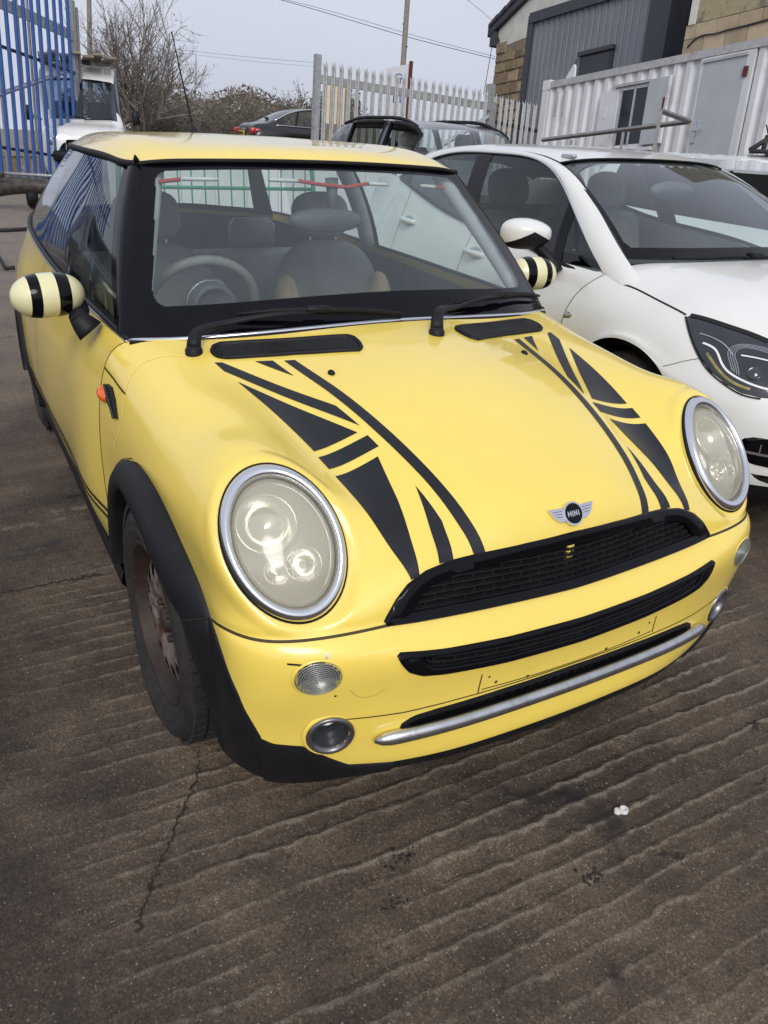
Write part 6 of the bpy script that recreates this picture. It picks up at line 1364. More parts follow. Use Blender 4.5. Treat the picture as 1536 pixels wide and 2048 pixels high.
mb = MB(); FD.quad(mb, [(dA, dBot), (dR, dBot), (dR, slope_top[0]+sl*(dR-dA)-.02), (dA, slope_top[0]-.02)], -5.5, -.06); child(mb, 'shed_volume', 'cladding_dark', shed)
v0 = FD.ab(1162, 118); v1 = FD.ab(1228, 100); vb = FD.ab(1200, 150)[1]-.4
mb = MB(); FD.bar(mb, v0[0], vb, v1[0], v0[1]+.05, -.02, .03); wn_ = child(mb, 'window', 'cladding_dark', shed); mb = MB(); FD.bar(mb, v0[0]+.45, vb, v1[0]-.06, v0[1]-.35, .03, .035); child(mb, 'pane', 'door_grey', wn_)
mb = MB(); FD.bar(mb, v0[0]+.06, v0[1]-.35, v1[0]-.06, v0[1], .028, .040); child(mb, 'window_recess', 'window_dark', wn_)
mb = MB(); FD.bar(mb, v0[0]-.03, v0[1]+.04, v1[0]+.05, v0[1]+.12, 0, .10); child(mb, 'window_drip', 'cladding_dark', wn_)
mb = MB(); FD.bar(mb, dR-.02, dBot, dR+.55, dTop+3.5, -.5, .06); child(mb, 'end_pier', 'cladding_dark', shed)
for k in range(5):
    mb = MB(); FD.bar(mb, dR+.60+k*.22, dBot, dR+.72+k*.22, dTop+3.5, -.55, -.40 if k % 2 else -.45); child(mb, 'return_panel', 'cladding_grey' if k % 2 == 0 else 'cladding_dark', shed)
mb = MB(); FD.bar(mb, dR+.5, dBot, dR+2.2, dTop+3.5, -.8, -.52); child(mb, 'return_wall', 'cladding_dark', shed)
# ---- block-work building at the right edge
FB = Facade(1450, 60, 13.0); b0 = FB.ab(1372, 60); bTop = FB.ab(1400, 46)[1]
blk = root_at('block_building', 'buff block-work building with stained boarding above, at the top right', 'building', FB.P(b0[0], b0[1]-3))
mb = MB(); FB.bar(mb, b0[0], b0[1]-3.2, b0[0]+6, bTop-.01, -3, -.012); child(mb, 'block_wall', 'mortar', blk)
bw, bh = .44, .215
for r in range(8):
    for k in range(10):
        a = b0[0]+k*(bw+.012)-(0 if r % 2 else bw*.5); a1 = a+bw
        if a1 < b0[0]+.03: continue
        a = max(a, b0[0]); t = bTop-r*(bh+.012); mb = MB(); mb.v = []; FB.bar(mb, a, t-bh, a1, t, -.012, RNG.uniform(-.002, .003)); child(mb, 'block', 'block_%d' % RNG.integers(3), blk)
ba = FB.ab(1385, 30)[0]
for k in range(9):
    mb = MB(); FB.bar(mb, ba+.12+k*.33, bTop+.01, ba+.12+k*.33+.325, bTop+3.2, -.05, .0 if k % 2 else .006); child(mb, 'board', 'weathered_board', blk)
mb = MB(); FB.bar(mb, ba-.03, bTop+.0, ba+.11, bTop+3.2, -.06, .03); child(mb, 'end_post', 'render_cream', blk)
cab = [FB.P(*FB.ab(x, y), .02) for x, y in ((1376,96),(1386,84),(1398,75),(1415,70),(1436,67),(1455,61),(1480,55),(1507,48),(1536,40),(1570,32))]
mb = MB(); mb.tube(smooth_curve(cab, 40), .014, 6); child(mb, 'cable', 'wire_black', blk, True)
# ---- stone house with rendered gable
FS = Facade(1030, 120, 22.0); g0 = FS.ab(994, 76); gE = FS.ab(1062, 80)[0]+.8
hs = root_at('stone_house', 'old stone house with pale rendered gable and dark roof verge', 'house', FS.P(g0[0], g0[1]-5))
mb = MB(); FS.bar(mb, g0[0]+.02, g0[1]-6, gE, g0[1]-.1, -4, -.03); child(mb, 'wall_core', 'mortar', hs)
ap = FS.ab(1060, 0); 
roofl = [FS.ab(984, 66), FS.ab(1056, -8)]; rs_ = (roofl[1][1]-roofl[0][1])/(roofl[1][0]-roofl[0][0])
sb = FS.ab(1010, 90)[1]
mb = MB(); FS.quad(mb, [(g0[0]+.03, FS.ab(997, 72)[1]), (g0[0]+.25, sb-.02), (gE+2.5, sb+.25), (gE+2.5, roofl[0][1]+rs_*(gE+2.5-roofl[0][0])-.1), (g0[0]+.03, roofl[0][1]+rs_*(g0[0]-roofl[0][0])-.1)], -.3, -.022); child(mb, 'rendered_gable', 'render_cream', hs)
rr = np.random.default_rng(21); b = sb+.12; row = 0
while b > g0[1]-4.4:
    h = rr.uniform(.20, .36); a = g0[0]+rr.uniform(-.03, .03)
    while a < gE:
        w = rr.uniform(.26, .62); bev = rr.uniform(.012, .03); mb = MB()
        c4 = [(a+rr.uniform(0, .02), b-h+rr.uniform(0, .025)), (min(a+w, gE+.1)-.02+rr.uniform(-.015, .01), b-h+rr.uniform(0, .025)), (min(a+w, gE+.1)-.02+rr.uniform(-.015, .01), b-.022+rr.uniform(-.02, .01)), (a+rr.uniform(0, .02), b-.022+rr.uniform(-.02, .01))]
        m_ = np.mean(c4, axis=0); pr = rr.uniform(.0, .014); V = [FS.P(p, q, -.04) for p, q in c4]+[FS.P(m_[0]+(p-m_[0])*.9, m_[1]+(q-m_[1])*.88, pr) for p, q in c4]+[FS.P(p, q, pr-.03) for p, q in c4]
        mb.add(V, [(4, 5, 6, 7), (8, 9, 5, 4), (9, 10, 6, 5), (10, 11, 7, 6), (11, 8, 4, 7), (0, 1, 9, 8), (1, 2, 10, 9), (2, 3, 11, 10), (3, 0, 8, 11)])
        if not (b > sb-.05 and a > g0[0]+.3): child(mb, 'stone', 'stone_%d' % rr.integers(5), hs, fix=True)
        a += w
    b -= h; row += 1
mb = MB(); V0 = roofl[0]; FS.quad(mb, [(V0[0]-.05, V0[1]-.12), (V0[0]+4.2, V0[1]-.12+rs_*4.25), (V0[0]+4.2, V0[1]+.16+rs_*4.25), (V0[0]-.05, V0[1]+.16)], -4, .12); rf_ = child(mb, 'roof', 'roof_slate', hs)
for k in range(11):
    q = V0[0]+k*.36; mb = MB(); FS.quad(mb, [(q, V0[1]+.10+rs_*(q-V0[0])), (q+.40, V0[1]+.10+rs_*(q+.40-V0[0])), (q+.40, V0[1]+.235+rs_*(q+.40-V0[0])), (q, V0[1]+.20+rs_*(q-V0[0]))], -4, .16); child(mb, 'verge_tile', 'roof_slate', rf_)
mb = MB(); FS.bar(mb, g0[0]-.22, FS.ab(994, 92)[1], g0[0]+.03, FS.ab(994, 64)[1], -1, .10); child(mb, 'gutter_box', 'roof_slate', hs)
mb = MB(); mb.tube([FS.P(*FS.ab(987, 92), .05), FS.P(*FS.ab(970, 190), .05)], .012, 4); child(mb, 'stay_wire', 'wire_black', hs)
# ---- palisade fences
def picket_mesh(w, h, name, mat):
    n = w/2; prof = [(-n, .0), (-n*.45, .035*w/.07*.6), (0, .012), (n*.45, .035*w/.07*.6), (n, .0)]; V = []; F = []
    lv = [0, h-.28*w/.07*.5, h-.14*w/.07*.5]
    for z in lv: V += [(x, y, z) for x, y in prof]
    for i in range(2):
        for k in range(4): F.append((i*5+k, i*5+k+1, i*5+6+k, i*5+5+k))
    b = 10; V += [(-n*1.05, -.02, h-.05*w/.07*.5), (0, .012, h), (n*1.05, -.02, h-.05*w/.07*.5)]
    F += [(b, b+1, 15), (b+1, b+2, 16, 15) if False else (b+1, b+2, 16), (b+2, b+3, 16), (b+3, b+4, 17)]
    me = bpy.data.meshes.new(name); me.from_pydata(V, [], F); me.materials.append(MATS[mat]); 
    return me
def palisade(name, label, p_start, direc, n, pitch, w, h, mat, base_b, rails, posts, rail_mat='galvanised', slope=0.0):
    d = unit(direc-GUP*np.dot(direc, GUP)); nn = unit(np.cross(d, GUP)); nn = nn if np.dot(nn, CAM-p_start) > 0 else -nn
    Rm = Matrix(np.stack([d, nn, GUP], 1).tolist()).to_4x4(); root = root_at(name, label, 'gate' if 'gate' in name else 'fence', p_start)
    me = picket_mesh(w, h, 'picket', mat)
    for i in range(n):
        o = link(bpy.data.objects.new('picket', me), root); M = Rm.copy(); M.translation = Vector(d*i*pitch+GUP*(base_b+slope*i*pitch+RNG.uniform(-.008, .008))+nn*.03); 
        M = M @ Matrix.Rotation(RNG.uniform(-.008, .008), 4, 'Y'); o.matrix_basis = M
    L_ = (n-.5)*pitch
    for (a0, a1, z, hh, mt) in rails:
        mb = MB(); c_ = d*((a0+a1)/2)+GUP*(z+slope*(a0+a1)/2); dd = unit(d+GUP*slope); mb.box(c_, (a1-a0, .05, hh), np.stack([dd, nn, np.cross(dd, nn)], 1)); o = mb.build('rail', mt, root, False)
    for (a, z0, z1, ww, mt) in posts:
        mb = MB(); mb.box(d*a+GUP*((z0+z1)/2)-nn*.04, (ww, ww, z1-z0), np.stack([d, nn, GUP], 1)); mb.build('post', mt, root, False)
    return root, d, nn
gd = pix_ray(3500, 680); gd = unit(gd); pt = at_depth(650, 120, 14.0); base = pt-GUP*2.45
fn_dir = unit(gd-GUP*np.dot(gd, GUP)); endp = at_depth(985, 180, 16.2)
fdir = endp-pt; n_p = 23; L_f = np.linalg.norm(fdir-GUP*np.dot(fdir, GUP)); sl_f = np.dot(fdir, GUP)/L_f
gate, gdv, gnn = palisade('palisade_gate', 'grey galvanised palisade gate leaf with diagonal brace', base, fdir, n_p, L_f/n_p, .095, 2.45, 'galvanised', 0.0, [(-.1, L_f+.1, 2.13, .14, 'galvanised'), (-.1, L_f+.1, .45, .14, 'galvanised')], [(-.13, -.3, 2.52, .11, 'galvanised'), (L_f+.05, -.3, 2.35, .16, 'galvanised')], slope=sl_f)
mb = MB(); mb.tube([gdv*(L_f*.62)+GUP*(1.1+sl_f*L_f*.62), gdv*L_f+GUP*(1.95+sl_f*L_f)], .05, 4); mb.build('brace', 'galvanised', gate, False)
p2 = at_depth(990, 186, 16.4)-GUP*2.3; e2 = at_depth(1080, 208, 17.2)-GUP*2.3; f2 = e2-p2; L2 = np.linalg.norm(f2-GUP*np.dot(f2, GUP))
palisade('palisade_fence', 'short run of grey palisade fence between gate and container', p2, f2, 8, L2/8, .10, 2.3, 'galvanised', 0.0, [(-.1, L2+.1, 1.75, .07, 'wire_black'), (-.1, L2+.1, .45, .1, 'galvanised')], [(-.1, -.3, 2.45, .15, 'galvanised')], slope=np.dot(f2, GUP)/L2)
# blue palisade gate at the left
pA = at_depth(-16, 356, 16.0); pB = at_depth(160, 372, 19.5); fB = pB-pA; LB_ = np.linalg.norm(fB-GUP*np.dot(fB, GUP))
bg, bd, bnn = palisade('blue_palisade_gate', 'blue painted palisade gate standing open at the left edge', pA, fB, 12, LB_/11.5, .135, 4.7, 'blue_paint', 0.0, [(-.2, LB_+.15, 2.55, .06, 'wire_black'), (-.2, LB_+.15, .62, .06, 'wire_black'), (-.2, LB_+.15, 3.35, .22, 'galvanised')], [(LB_+.12, -.4, 4.2, .16, 'galvanised'), (LB_+.36, -.4, 4.1, .10, 'galvanised')], slope=np.dot(fB, GUP)/LB_)
mb = MB(); mb.tube([bd*.1+GUP*1.5, bd*(LB_*.9)+GUP*2.6], .05, 4); mb.build('brace', 'galvanised', bg, False)
gp = picket_mesh(.10, 4.2, 'back_picket', 'galvanised')
for i in range(9):
    o = link(bpy.data.objects.new('back_picket', gp), bg); M = Matrix(np.stack([bd, bnn, GUP], 1).tolist()).to_4x4(); M.translation = Vector(bd*(i*LB_/8.5+.1)+GUP*.05-bnn*.5+GUP*np.dot(fB, GUP)/LB_*i*LB_/8.5); o.matrix_basis = M
# timber screen behind it
wd = root_at('timber_screen', 'weathered timber board fence behind the blue gate', 'fence', at_depth(60, 372, 21.5)); wq0 = at_depth(-30, 382, 21.0); wq1 = at_depth(215, 376, 23.0); wv = wq1-wq0; wl_ = np.linalg.norm(wv); wu = wv/wl_; wn2 = unit(np.cross(wu, GUP)); wn2 = wn2 if np.dot(wn2, CAM-wq0) > 0 else -wn2
for k in range(18):
    a = k*wl_/18; hgt = RNG.uniform(.95, 1.05)*(1.25 if k > 5 else 1.05); mb = MB(); mb.box(wq0+wu*(a+.09)+GUP*hgt/2+wn2*RNG.uniform(-.02, .02), (wl_/18*RNG.uniform(.78, .97), .03, hgt), np.stack([wu, wn2, GUP], 1)); child(mb, 'board', 'moss_wood' if k in (1, 2, 3, 4) else 'old_wood', wd)
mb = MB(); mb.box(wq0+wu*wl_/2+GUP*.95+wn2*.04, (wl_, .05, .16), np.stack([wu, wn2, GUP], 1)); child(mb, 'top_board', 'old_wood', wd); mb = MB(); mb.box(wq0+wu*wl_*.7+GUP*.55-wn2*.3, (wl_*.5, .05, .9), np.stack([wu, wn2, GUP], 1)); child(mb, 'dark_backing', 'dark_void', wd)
# ---- poles, wires, sign, cream panel
def pole(px0, py0, px1, py1, d, r, label):
    a, b = at_depth(px0, py0, d), at_depth(px1, py1, d); u = (b-a); top = b+u*1.0; bot = a-u*2.2; mb = MB(); L_ = np.linspace(bot, top, 8); mb.tube(L_, np.linspace(r*1.12, r*.9, 8), 10)
    root = root_at('utility_pole', label, 'pole', bot); child(mb, 'pole_shaft', 'pole_wood', root, True); mb = MB()
    for k in range(4):
        p = bot+(top-bot)*(.50+.09*k); mb = MB(); mb.tube([p, p+ER*.28*(1 if k % 2 else -1)], .018, 5); child(mb, 'step_iron', 'wire_black', root)
pole(806, 132, 815, 0, 30, .105, 'wooden utility pole standing behind the grey gate'); pole(180, 122, 178, 0, 27, .085, 'slim grey pole rising behind the blue gate')
def wire(pts, d, name, label, r=.011):
    P = smooth_curve([at_depth(x, y, d) for x, y in pts], 30); mb = MB(); mb.tube(P, r, 4); root_ = mb.build(name, 'wire_black', None, True); tag(root_, label, 'cable'); return root_
wire([(520,-12),(640,22),(805,71),(990,118)], 31, 'overhead_cable', 'upper thick overhead cable running past the utility pole to the house')
wire([(540,-8),(660,22),(808,65),(990,113)], 31.5, 'overhead_cable', 'thinner overhead cable just above the thick one', .007)
wire([(930,-4),(958,18),(992,48)], 31, 'overhead_cable', 'short cable coming down to the house roof verge', .007)
wire([(345,98),(520,116),(640,126)], 60, 'overhead_cable', 'faint distant cable above the hedge', .010); wire([(345,104),(520,124),(640,134)], 60, 'overhead_cable', 'lower faint distant cable above the hedge', .008)
FSg = Facade(800, 180, 17.0, er=ER+np.array([.5, .6, 0])); sg_ = root_at('yard_sign', 'white sign board with blue lettering behind the grey gate, dark red post', 'sign', FSg.P(0, -2.0))
s0, s1 = FSg.ab(772, 136), FSg.ab(820, 128); sB = FSg.ab(800, 232)[1]; mb = MB(); FSg.quad(mb, [(s0[0], sB), (s1[0], sB), (s1[0], s1[1]), (s0[0], s0[1])], -.02, .0); child(mb, 'board', 'sign_white', sg_)
mb = MB(); FSg.bar(mb, s1[0], sB-1.5, s1[0]+.06, s1[1]+.05, -.03, .03); child(mb, 'sign_post', 'rust_red', sg_)
cA = FSg.ab(797, 153); 
mb = MB(); mb.tube([FSg.P(cA[0]+.11*math.cos(t), cA[1]-.02+.07*math.sin(t), .004) for t in np.linspace(.3, math.pi-.3, 12)], .010, 4); child(mb, 'logo_arc', 'sign_blue', sg_)
def sign_text(txt, px, py, size, mat):
    c = bpy.data.curves.new('lettering', 'FONT'); c.body = txt; c.size = size; c.align_x = 'CENTER'; c.extrude = .003; o = bpy.data.objects.new('lettering', c); COL.objects.link(o); o.parent = sg_
    me = None; dg = bpy.context.evaluated_depsgraph_get(); p = FSg.P(*FSg.ab(px, py), .006)-np.array(sg_.location); M = Matrix(np.stack([FSg.er, GUP, FSg.n], 1).tolist()).to_4x4(); M.translation = Vector(p); o.matrix_basis = M; c.materials.append(MATS[mat]); bpy.context.view_layer.update(); me = bpy.data.meshes.new_from_object(o); q = link(bpy.data.objects.new('lettering', me), sg_); q.matrix_basis = M; bpy.data.objects.remove(o)
sign_text('ST', 798, 168, .17, 'sign_blue')
for px in (776, 790, 803):
    q = FSg.ab(px, 198); mb = MB(); FSg.bar(mb, q[0]-.055, q[1]-.07, q[0]+.035, q[1]+.07, .0, .004); child(mb, 'blue_panel', 'sign_blue', sg_)
sign_text('S', 802, 201, .11, 'sign_white')
FP = Facade(670, 210, 19.0, er=CR[0]); q0, q1 = FP.ab(648, 170), FP.ab(688, 250); cp = root_at('cream_cabin', 'cream panelled cabin seen through the grey gate', 'cabin', FP.P(*FP.ab(668, 250)))
for k in range(3): mb = MB(); w_ = (q1[0]-q0[0])/3; FP.bar(mb, q0[0]+k*w_, q1[1], q0[0]+(k+1)*w_-.015, q0[1], -1, .0); child(mb, 'wall_panel', 'cream_panel', cp)
mb = MB(); FP.bar(mb, q0[0], q1[1]-1.0, q1[0]+.8, q1[1]-.01, -1, .02); child(mb, 'plinth', 'mortar', cp)
# ================================================================ more vehicles
def sect_car(root, stations, body_mat, ws=(0, 0), rw=None, glass_sides=(), open_sides=(), pillar_mat='gloss_black', glass_mat='tinted_glass', wheel_x=(0, -2.6), wr=.33, nu=8, ws_mat='windscreen_glass'):
    """stations: x, sill y, max y, belt (y,z), drip (y,z), roof z"""
    net = []
    for x, ys, ym, yb, zb, yd, zd, zr in stations: net.append([(x, 0, zr), (x, yd*.45, zr-.008), (x, yd*.85, zd+(zr-zd)*.55), (x, yd, zd), (x, yb, zb), (x, ym, zb*.80), (x, ym, .50), (x, ys, .24)])
    S = Surf(mirror_net(net)); sg = 1 if S.normal([S.u[len(S.u)//2]], [.5*(S.v[0]+S.v[-1])])[0][2] > 0 else -1
    us, vs_ = dense(S.u, nu), dense(S.v, 6); nc = 8; mid = nc-1; vd = S.v[mid+3]; vb = S.v[mid+4]; VM = .5*(S.v[0]+S.v[-1])
    tv = lambda v: np.abs(v-VM)+VM
    isw = lambda c, v: (tv(v) > vd) & (tv(v) < vb)
    def side_in(c, lst, z=0): 
        r = np.zeros(len(c), bool)
        for lo, hi in lst: r |= (c[:, 0] > lo) & (c[:, 0] < hi)
        return r
    allw = list(glass_sides)+list(open_sides); x0, x1 = ws
    wsf = lambda c, v: (c[:, 0] < x0) & (c[:, 0] > x1) & (tv(v) < vd-.004)
    rwf = (lambda c, v: (c[:, 0] < rw[0]) & (c[:, 0] > rw[1]) & (tv(v) < vd-.004)) if rw else (lambda c, v: np.zeros(len(c), bool))
    arch = lambda c: np.any([((c[:, 0]-w)**2+(c[:, 2]-wr)**2 < (wr+.045)**2) & (np.abs(c[:, 1]) > .5) for w in wheel_x], axis=0)
    lo_all, hi_all = (min(a for a, b in allw), max(b for a, b in allw)) if allw else (0, 0)
    winz = lambda c, v: isw(c, v) & (c[:, 0] > lo_all-.0) & (c[:, 0] < hi_all)
    b = surf_part('body', S, us, vs_, body_mat, root, lambda c, u, v: ~winz(c, v) & ~wsf(c, v) & ~rwf(c, v) & ~arch(c), sg)
    for lo, hi in glass_sides:
        for s in (-1, 1): surf_part('side_window', S, us, vs_, glass_mat, root, lambda c, u, v, lo=lo, hi=hi, s=s: winz(c, v) & (c[:, 0] > lo) & (c[:, 0] < hi) & (c[:, 1]*s > 0), sg)
    gaps = sorted(allw)
    for (a0, a1), (b0, b1) in zip(gaps[:-1], gaps[1:]):
        for s in (-1, 1): 
            if b0-a1 > .01: surf_part('pillar', S, us, vs_, pillar_mat, root, lambda c, u, v, lo=a1, hi=b0, s=s: winz(c, v) & (c[:, 0] >= lo) & (c[:, 0] <= hi) & (c[:, 1]*s > 0), sg)
    if x0 != x1: surf_part('windscreen', S, us, vs_, ws_mat, root, lambda c, u, v: wsf(c, v), sg)
    if rw: surf_part('rear_screen', S, us, vs_, 'tinted_glass', root, lambda c, u, v: rwf(c, v), sg)
    for w in wheel_x:
        for s in (-1, 1):
            wo = link(bpy.data.objects.new('wheel', None), root); wo.location = (w, s*(max(st[2] for st in stations)-.13), wr)
            mb = MB(); mb.lathe([(a*s, r*wr/.33) for a, r in ((-.10, .21), (-.10, .30), (0, .33), (.09, .31), (.09, .22))], 32, 'y'); mb.build('tyre', 'tyre_rubber', wo)
            mb = MB(); mb.lathe([(a*s, r*wr/.33) for a, r in ((.085, .22), (.05, .19), (.06, .05), (.07, .001))], 24, 'y'); mb.build('rim', 'silver_plastic', wo)
    mb = MB(); mb.box(((stations[0][0]+stations[-1][0])/2, 0, .27), (abs(stations[0][0]-stations[-1][0])*.9, 1.3, .06)); mb.build('floor_pan', 'dark_void', root, False)
    return S, sg, b
# ---- dark grey SUV with its door glass missing
suv = thing('grey_suv', 'dark grey SUV with black roof rails and missing door windows behind the white hatchback', 'car', (-5.42, 4.40, 0.0), .0)
ST = [(.90,.55,.60,.55,.60,.40,.70,.72),(.75,.75,.84,.76,.80,.60,.86,.90),(.30,.84,.90,.82,.92,.62,.98,1.03),(-.20,.86,.91,.83,.98,.64,1.03,1.09),(-.42,.86,.91,.83,1.0,.65,1.10,1.16),(-.85,.86,.91,.82,1.01,.60,1.40,1.44),(-1.12,.86,.91,.82,1.015,.585,1.535,1.56),(-1.6,.86,.91,.82,1.03,.595,1.590,1.625),(-2.2,.86,.91,.82,1.05,.60,1.600,1.640),(-2.8,.86,.91,.81,1.07,.595,1.570,1.615),(-3.15,.86,.90,.80,1.09,.575,1.50,1.56),(-3.40,.84,.87,.76,1.11,.62,1.30,1.34),(-3.55,.80,.82,.70,1.0,.55,1.02,1.04),(-3.62,.7,.72,.6,.6,.45,.62,.63)]
S_, sg, b_ = sect_car(suv, ST, 'dark_grey_paint', ws=(-.38, -1.10), rw=(-3.18, -3.5), glass_sides=((-3.20, -2.72), (-.95, -.62)), open_sides=((-2.60, -1.78), (-1.66, -1.00)), pillar_mat='dark_grey_paint', glass_mat='clear_glass')
for s in (-1, 1):
    R_ = smooth_curve([(-1.16, s*.545, 1.560), (-1.30, s*.548, 1.600), (-2.0, s*.555, 1.650), (-2.75, s*.548, 1.625), (-3.0, s*.545, 1.580)], 24); mb = MB(); mb.tube(R_, .020, 8); mb.build('roof_rail', 'black_plastic', suv)
    for x0, x1 in ((-2.60, -1.78), (-1.66, -1.0)):
        vm = len(S_.v)//2
        def lim(x, k): 
            ii = np.interp(-x, [-q[0] for q in ST], range(len(ST))); u = np.interp(ii, range(len(ST)), S_.u); return S_(np.array([u]), np.array([S_.v[7+k] if s > 0 else S_.v[7-k]]))[0]
        fr = [lim(x, 4) for x in np.linspace(x0, x1, 8)]+[lim(x, 3) for x in np.linspace(x1, x0, 8)]; mb = MB(); mb.tube(np.array(fr), .030, 6, closed=True); mb.build('window_seal', 'black_rubber', suv)
for y in (-.38, .38):
    mb = MB(); mb.box((-1.55, y, 1.02), (.14, .46, .66), None, .05); r_ = mb.build('seat', 'seat_leather', suv, True, auto=40); mb = MB(); mb.box((-1.58, y, 1.42), (.10, .25, .18), None, .04); mb.build('headrest', 'seat_leather', r_, True, auto=40)
mb = MB(); mb.box((-.75, 0, .98), (.5, 1.4, .12), None, .04); mb.build('dashboard', 'dash_plastic', suv)
# ---- black coupe far behind
mp0 = at_depth(478, 268, 21.0); mz = at_depth(575, 219, 22.3)[2]-1.40
merc = thing('black_coupe', 'black coupe with red tail lights parked up the slope behind the yellow car', 'car', (mp0[0]+.55, mp0[1]+3.62, mz), math.pi/2-.02)
MT = [(.85,.5,.60,.5,.50,.4,.62,.64),(.7,.75,.84,.74,.68,.6,.74,.77),(.2,.84,.89,.80,.78,.62,.87,.91),(-.35,.86,.89,.79,.86,.64,.95,.99),(-.75,.86,.89,.77,.89,.60,1.12,1.17),(-1.25,.86,.89,.76,.90,.55,1.33,1.365),(-1.7,.86,.89,.76,.915,.55,1.37,1.40),(-2.2,.86,.89,.76,.93,.55,1.34,1.375),(-2.65,.86,.89,.75,.945,.56,1.22,1.27),(-3.0,.86,.88,.73,.955,.60,1.06,1.10),(-3.35,.84,.85,.70,.95,.60,.985,1.005),(-3.55,.82,.82,.66,.90,.55,.94,.95),(-3.68,.75,.75,.60,.70,.5,.72,.73),(-3.72,.65,.66,.55,.45,.4,.47,.48)]
S_, sg, b_ = sect_car(merc, MT, 'black_paint', ws=(-.40, -1.2), rw=(-2.5, -3.05), glass_sides=((-2.75, -1.88), (-1.80, -.72)), glass_mat='clear_glass')
for s in (-1, 1):
    um = np.linspace(S_.u[4], S_.u[9], 30); e = S_(um, np.full(30, S_.v[7+3] if s > 0 else S_.v[7-3])); mb = MB(); mb.tube(e+np.array([0, s*.01, 0]), .022, 6); mb.build('window_chrome', 'chrome', merc)
    e = S_(um, np.full(30, S_.v[7+4] if s > 0 else S_.v[7-4])); mb = MB(); mb.tube(e+np.array([0, s*.01, 0]), .014, 6); mb.build('window_chrome', 'chrome', merc)
    mb = MB(); mb.box((-3.60, s*.60, .80), (.16, .34, .15), rot_z(s*.28), .03); tl = mb.build('tail_light', 'red_lens', merc)
    mb = MB(); mb.box((-3.50, s*.735, .80), (.22, .10, .12), rot_z(s*.25), .03); mb.build('light_corner', 'red_lens', tl)
mb = MB(); mb.box((-3.715, 0, .74), (.03, .46, .12), None, .005); pl = mb.build('number_plate', 'plate_yellow', merc); mb = MB()
for k in range(6): mb.box((-3.733, -.17+k*.066+(.02 if k > 3 else 0), .74), (.006, .035, .07))
tag(mb.build('plate_characters', 'dark_void', pl, False), kind='stuff')
mb = MB(); mb.box((-3.70, 0, .84), (.03, .50, .02), None, .005); mb.build('boot_trim', 'chrome', merc)
mb = MB(); mb.box((-3.0, 0, 1.125), (.10, .04, .05), None, .01); mb.build('roof_fin', 'black_plastic', merc)
# bank of ground it stands on
bx0 = np.array([mp0[0], mp0[1]]); X_, Y_ = np.meshgrid(np.linspace(-90, 12, 60), np.linspace(-40, 70, 70), indexing='ij')
def bank(x, y): return np.clip((-(x+12.5))/7, 0, 1)*mz*1.0*np.clip((y-2.0)/3.5, 0, 1)-.03
gX = np.linspace(-60, -11, 60); gY = np.linspace(1.5, 60, 60); X_, Y_ = np.meshgrid(gX, gY, indexing='ij'); Z_ = bank(X_, Y_); ii = np.arange(3600).reshape(60, 60)
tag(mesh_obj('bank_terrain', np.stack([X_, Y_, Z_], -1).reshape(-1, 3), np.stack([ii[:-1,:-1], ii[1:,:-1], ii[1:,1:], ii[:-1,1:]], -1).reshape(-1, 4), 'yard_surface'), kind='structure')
glass('van_screen', (0.25, 0.30, 0.36), ior=1.6)
# ---- white van with roof rack behind the blue gate
vp = at_depth(172, 262, 18.6); van = thing('white_van', 'white panel van with a plank-loaded roof rack behind the blue gate', 'van', (vp[0], vp[1], vp[2]-1.22), -.14); van.scale = (1.08, 1.08, 1.10)
VT = [(.42,.60,.70,.60,.75,.45,.88,.92),(.30,.86,.93,.86,.95,.66,1.08,1.12),(-.15,.92,.98,.90,1.06,.70,1.22,1.26),(-.40,.93,.98,.90,1.10,.72,1.32,1.36),(-.85,.93,.98,.90,1.15,.72,1.90,1.95),(-1.10,.93,.98,.90,1.17,.76,2.14,2.22),(-1.6,.93,.98,.92,1.2,.82,2.38,2.47),(-3.0,.93,.98,.93,1.2,.83,2.42,2.50),(-4.3,.92,.97,.92,1.2,.82,2.40,2.48),(-4.45,.85,.9,.85,1.0,.75,2.2,2.25)]
S_, sg, b_ = sect_car(van, VT, 'white_paint', ws=(-.42, -1.02), glass_sides=((-1.55, -.55),), wheel_x=(-.15, -3.3), glass_mat='window_dark', ws_mat='van_screen')
for s in (-1, 1):
    mb = MB(); mb.box((-.45, s*1.14, 1.42), (.10, .16, .30), None, .03); mm = mb.build('door_mirror', 'black_plastic', van); mb = MB(); mb.tube([(-.55, s*.9, 1.30), (-.47, s*1.1, 1.38)], .02, 6); mb.build('mirror_arm', 'black_plastic', mm)
    mb = MB(); mb.box((.28, s*.70, .88), (.16, .26, .22), rot_z(-s*.5), .04); mb.build('headlight', 'lamp_silver', van)
for y0, y1 in ((-.70, .05), (.0, .62)): mb = MB(); mb.tube([(-.28, y0, 1.335), (-.36, y1, 1.365)], .014, 5); mb.build('wiper', 'black_rubber', van)
mb = MB(); mb.box((.47, 0, .60), (.10, 1.5, .22), None, .04); mb.build('front_bumper', 'black_plastic', van); mb = MB(); mb.box((.44, 0, .86), (.05, .9, .14), None, .02); mb.build('grille', 'gloss_black', van)
mb = MB(); mb.box((-1.15, 0, 2.42), (.05, 1.60, .05)); rk = mb.build('rack_bar', 'galvanised', van, False)
for x in (-2.2, -3.6): mb = MB(); mb.box((x, 0, 2.54), (.05, 1.66, .05)); mb.build('rack_bar', 'galvanised', van, False)
for k in range(7): mb = MB(); mb.box((-2.3+RNG.uniform(-.1, .1), -.72+k*.24, 2.60+.05*(k % 2)), (3.2, .21, .045), rot_z(RNG.uniform(-.02, .02))); mb.build('plank', 'old_wood', van, False)
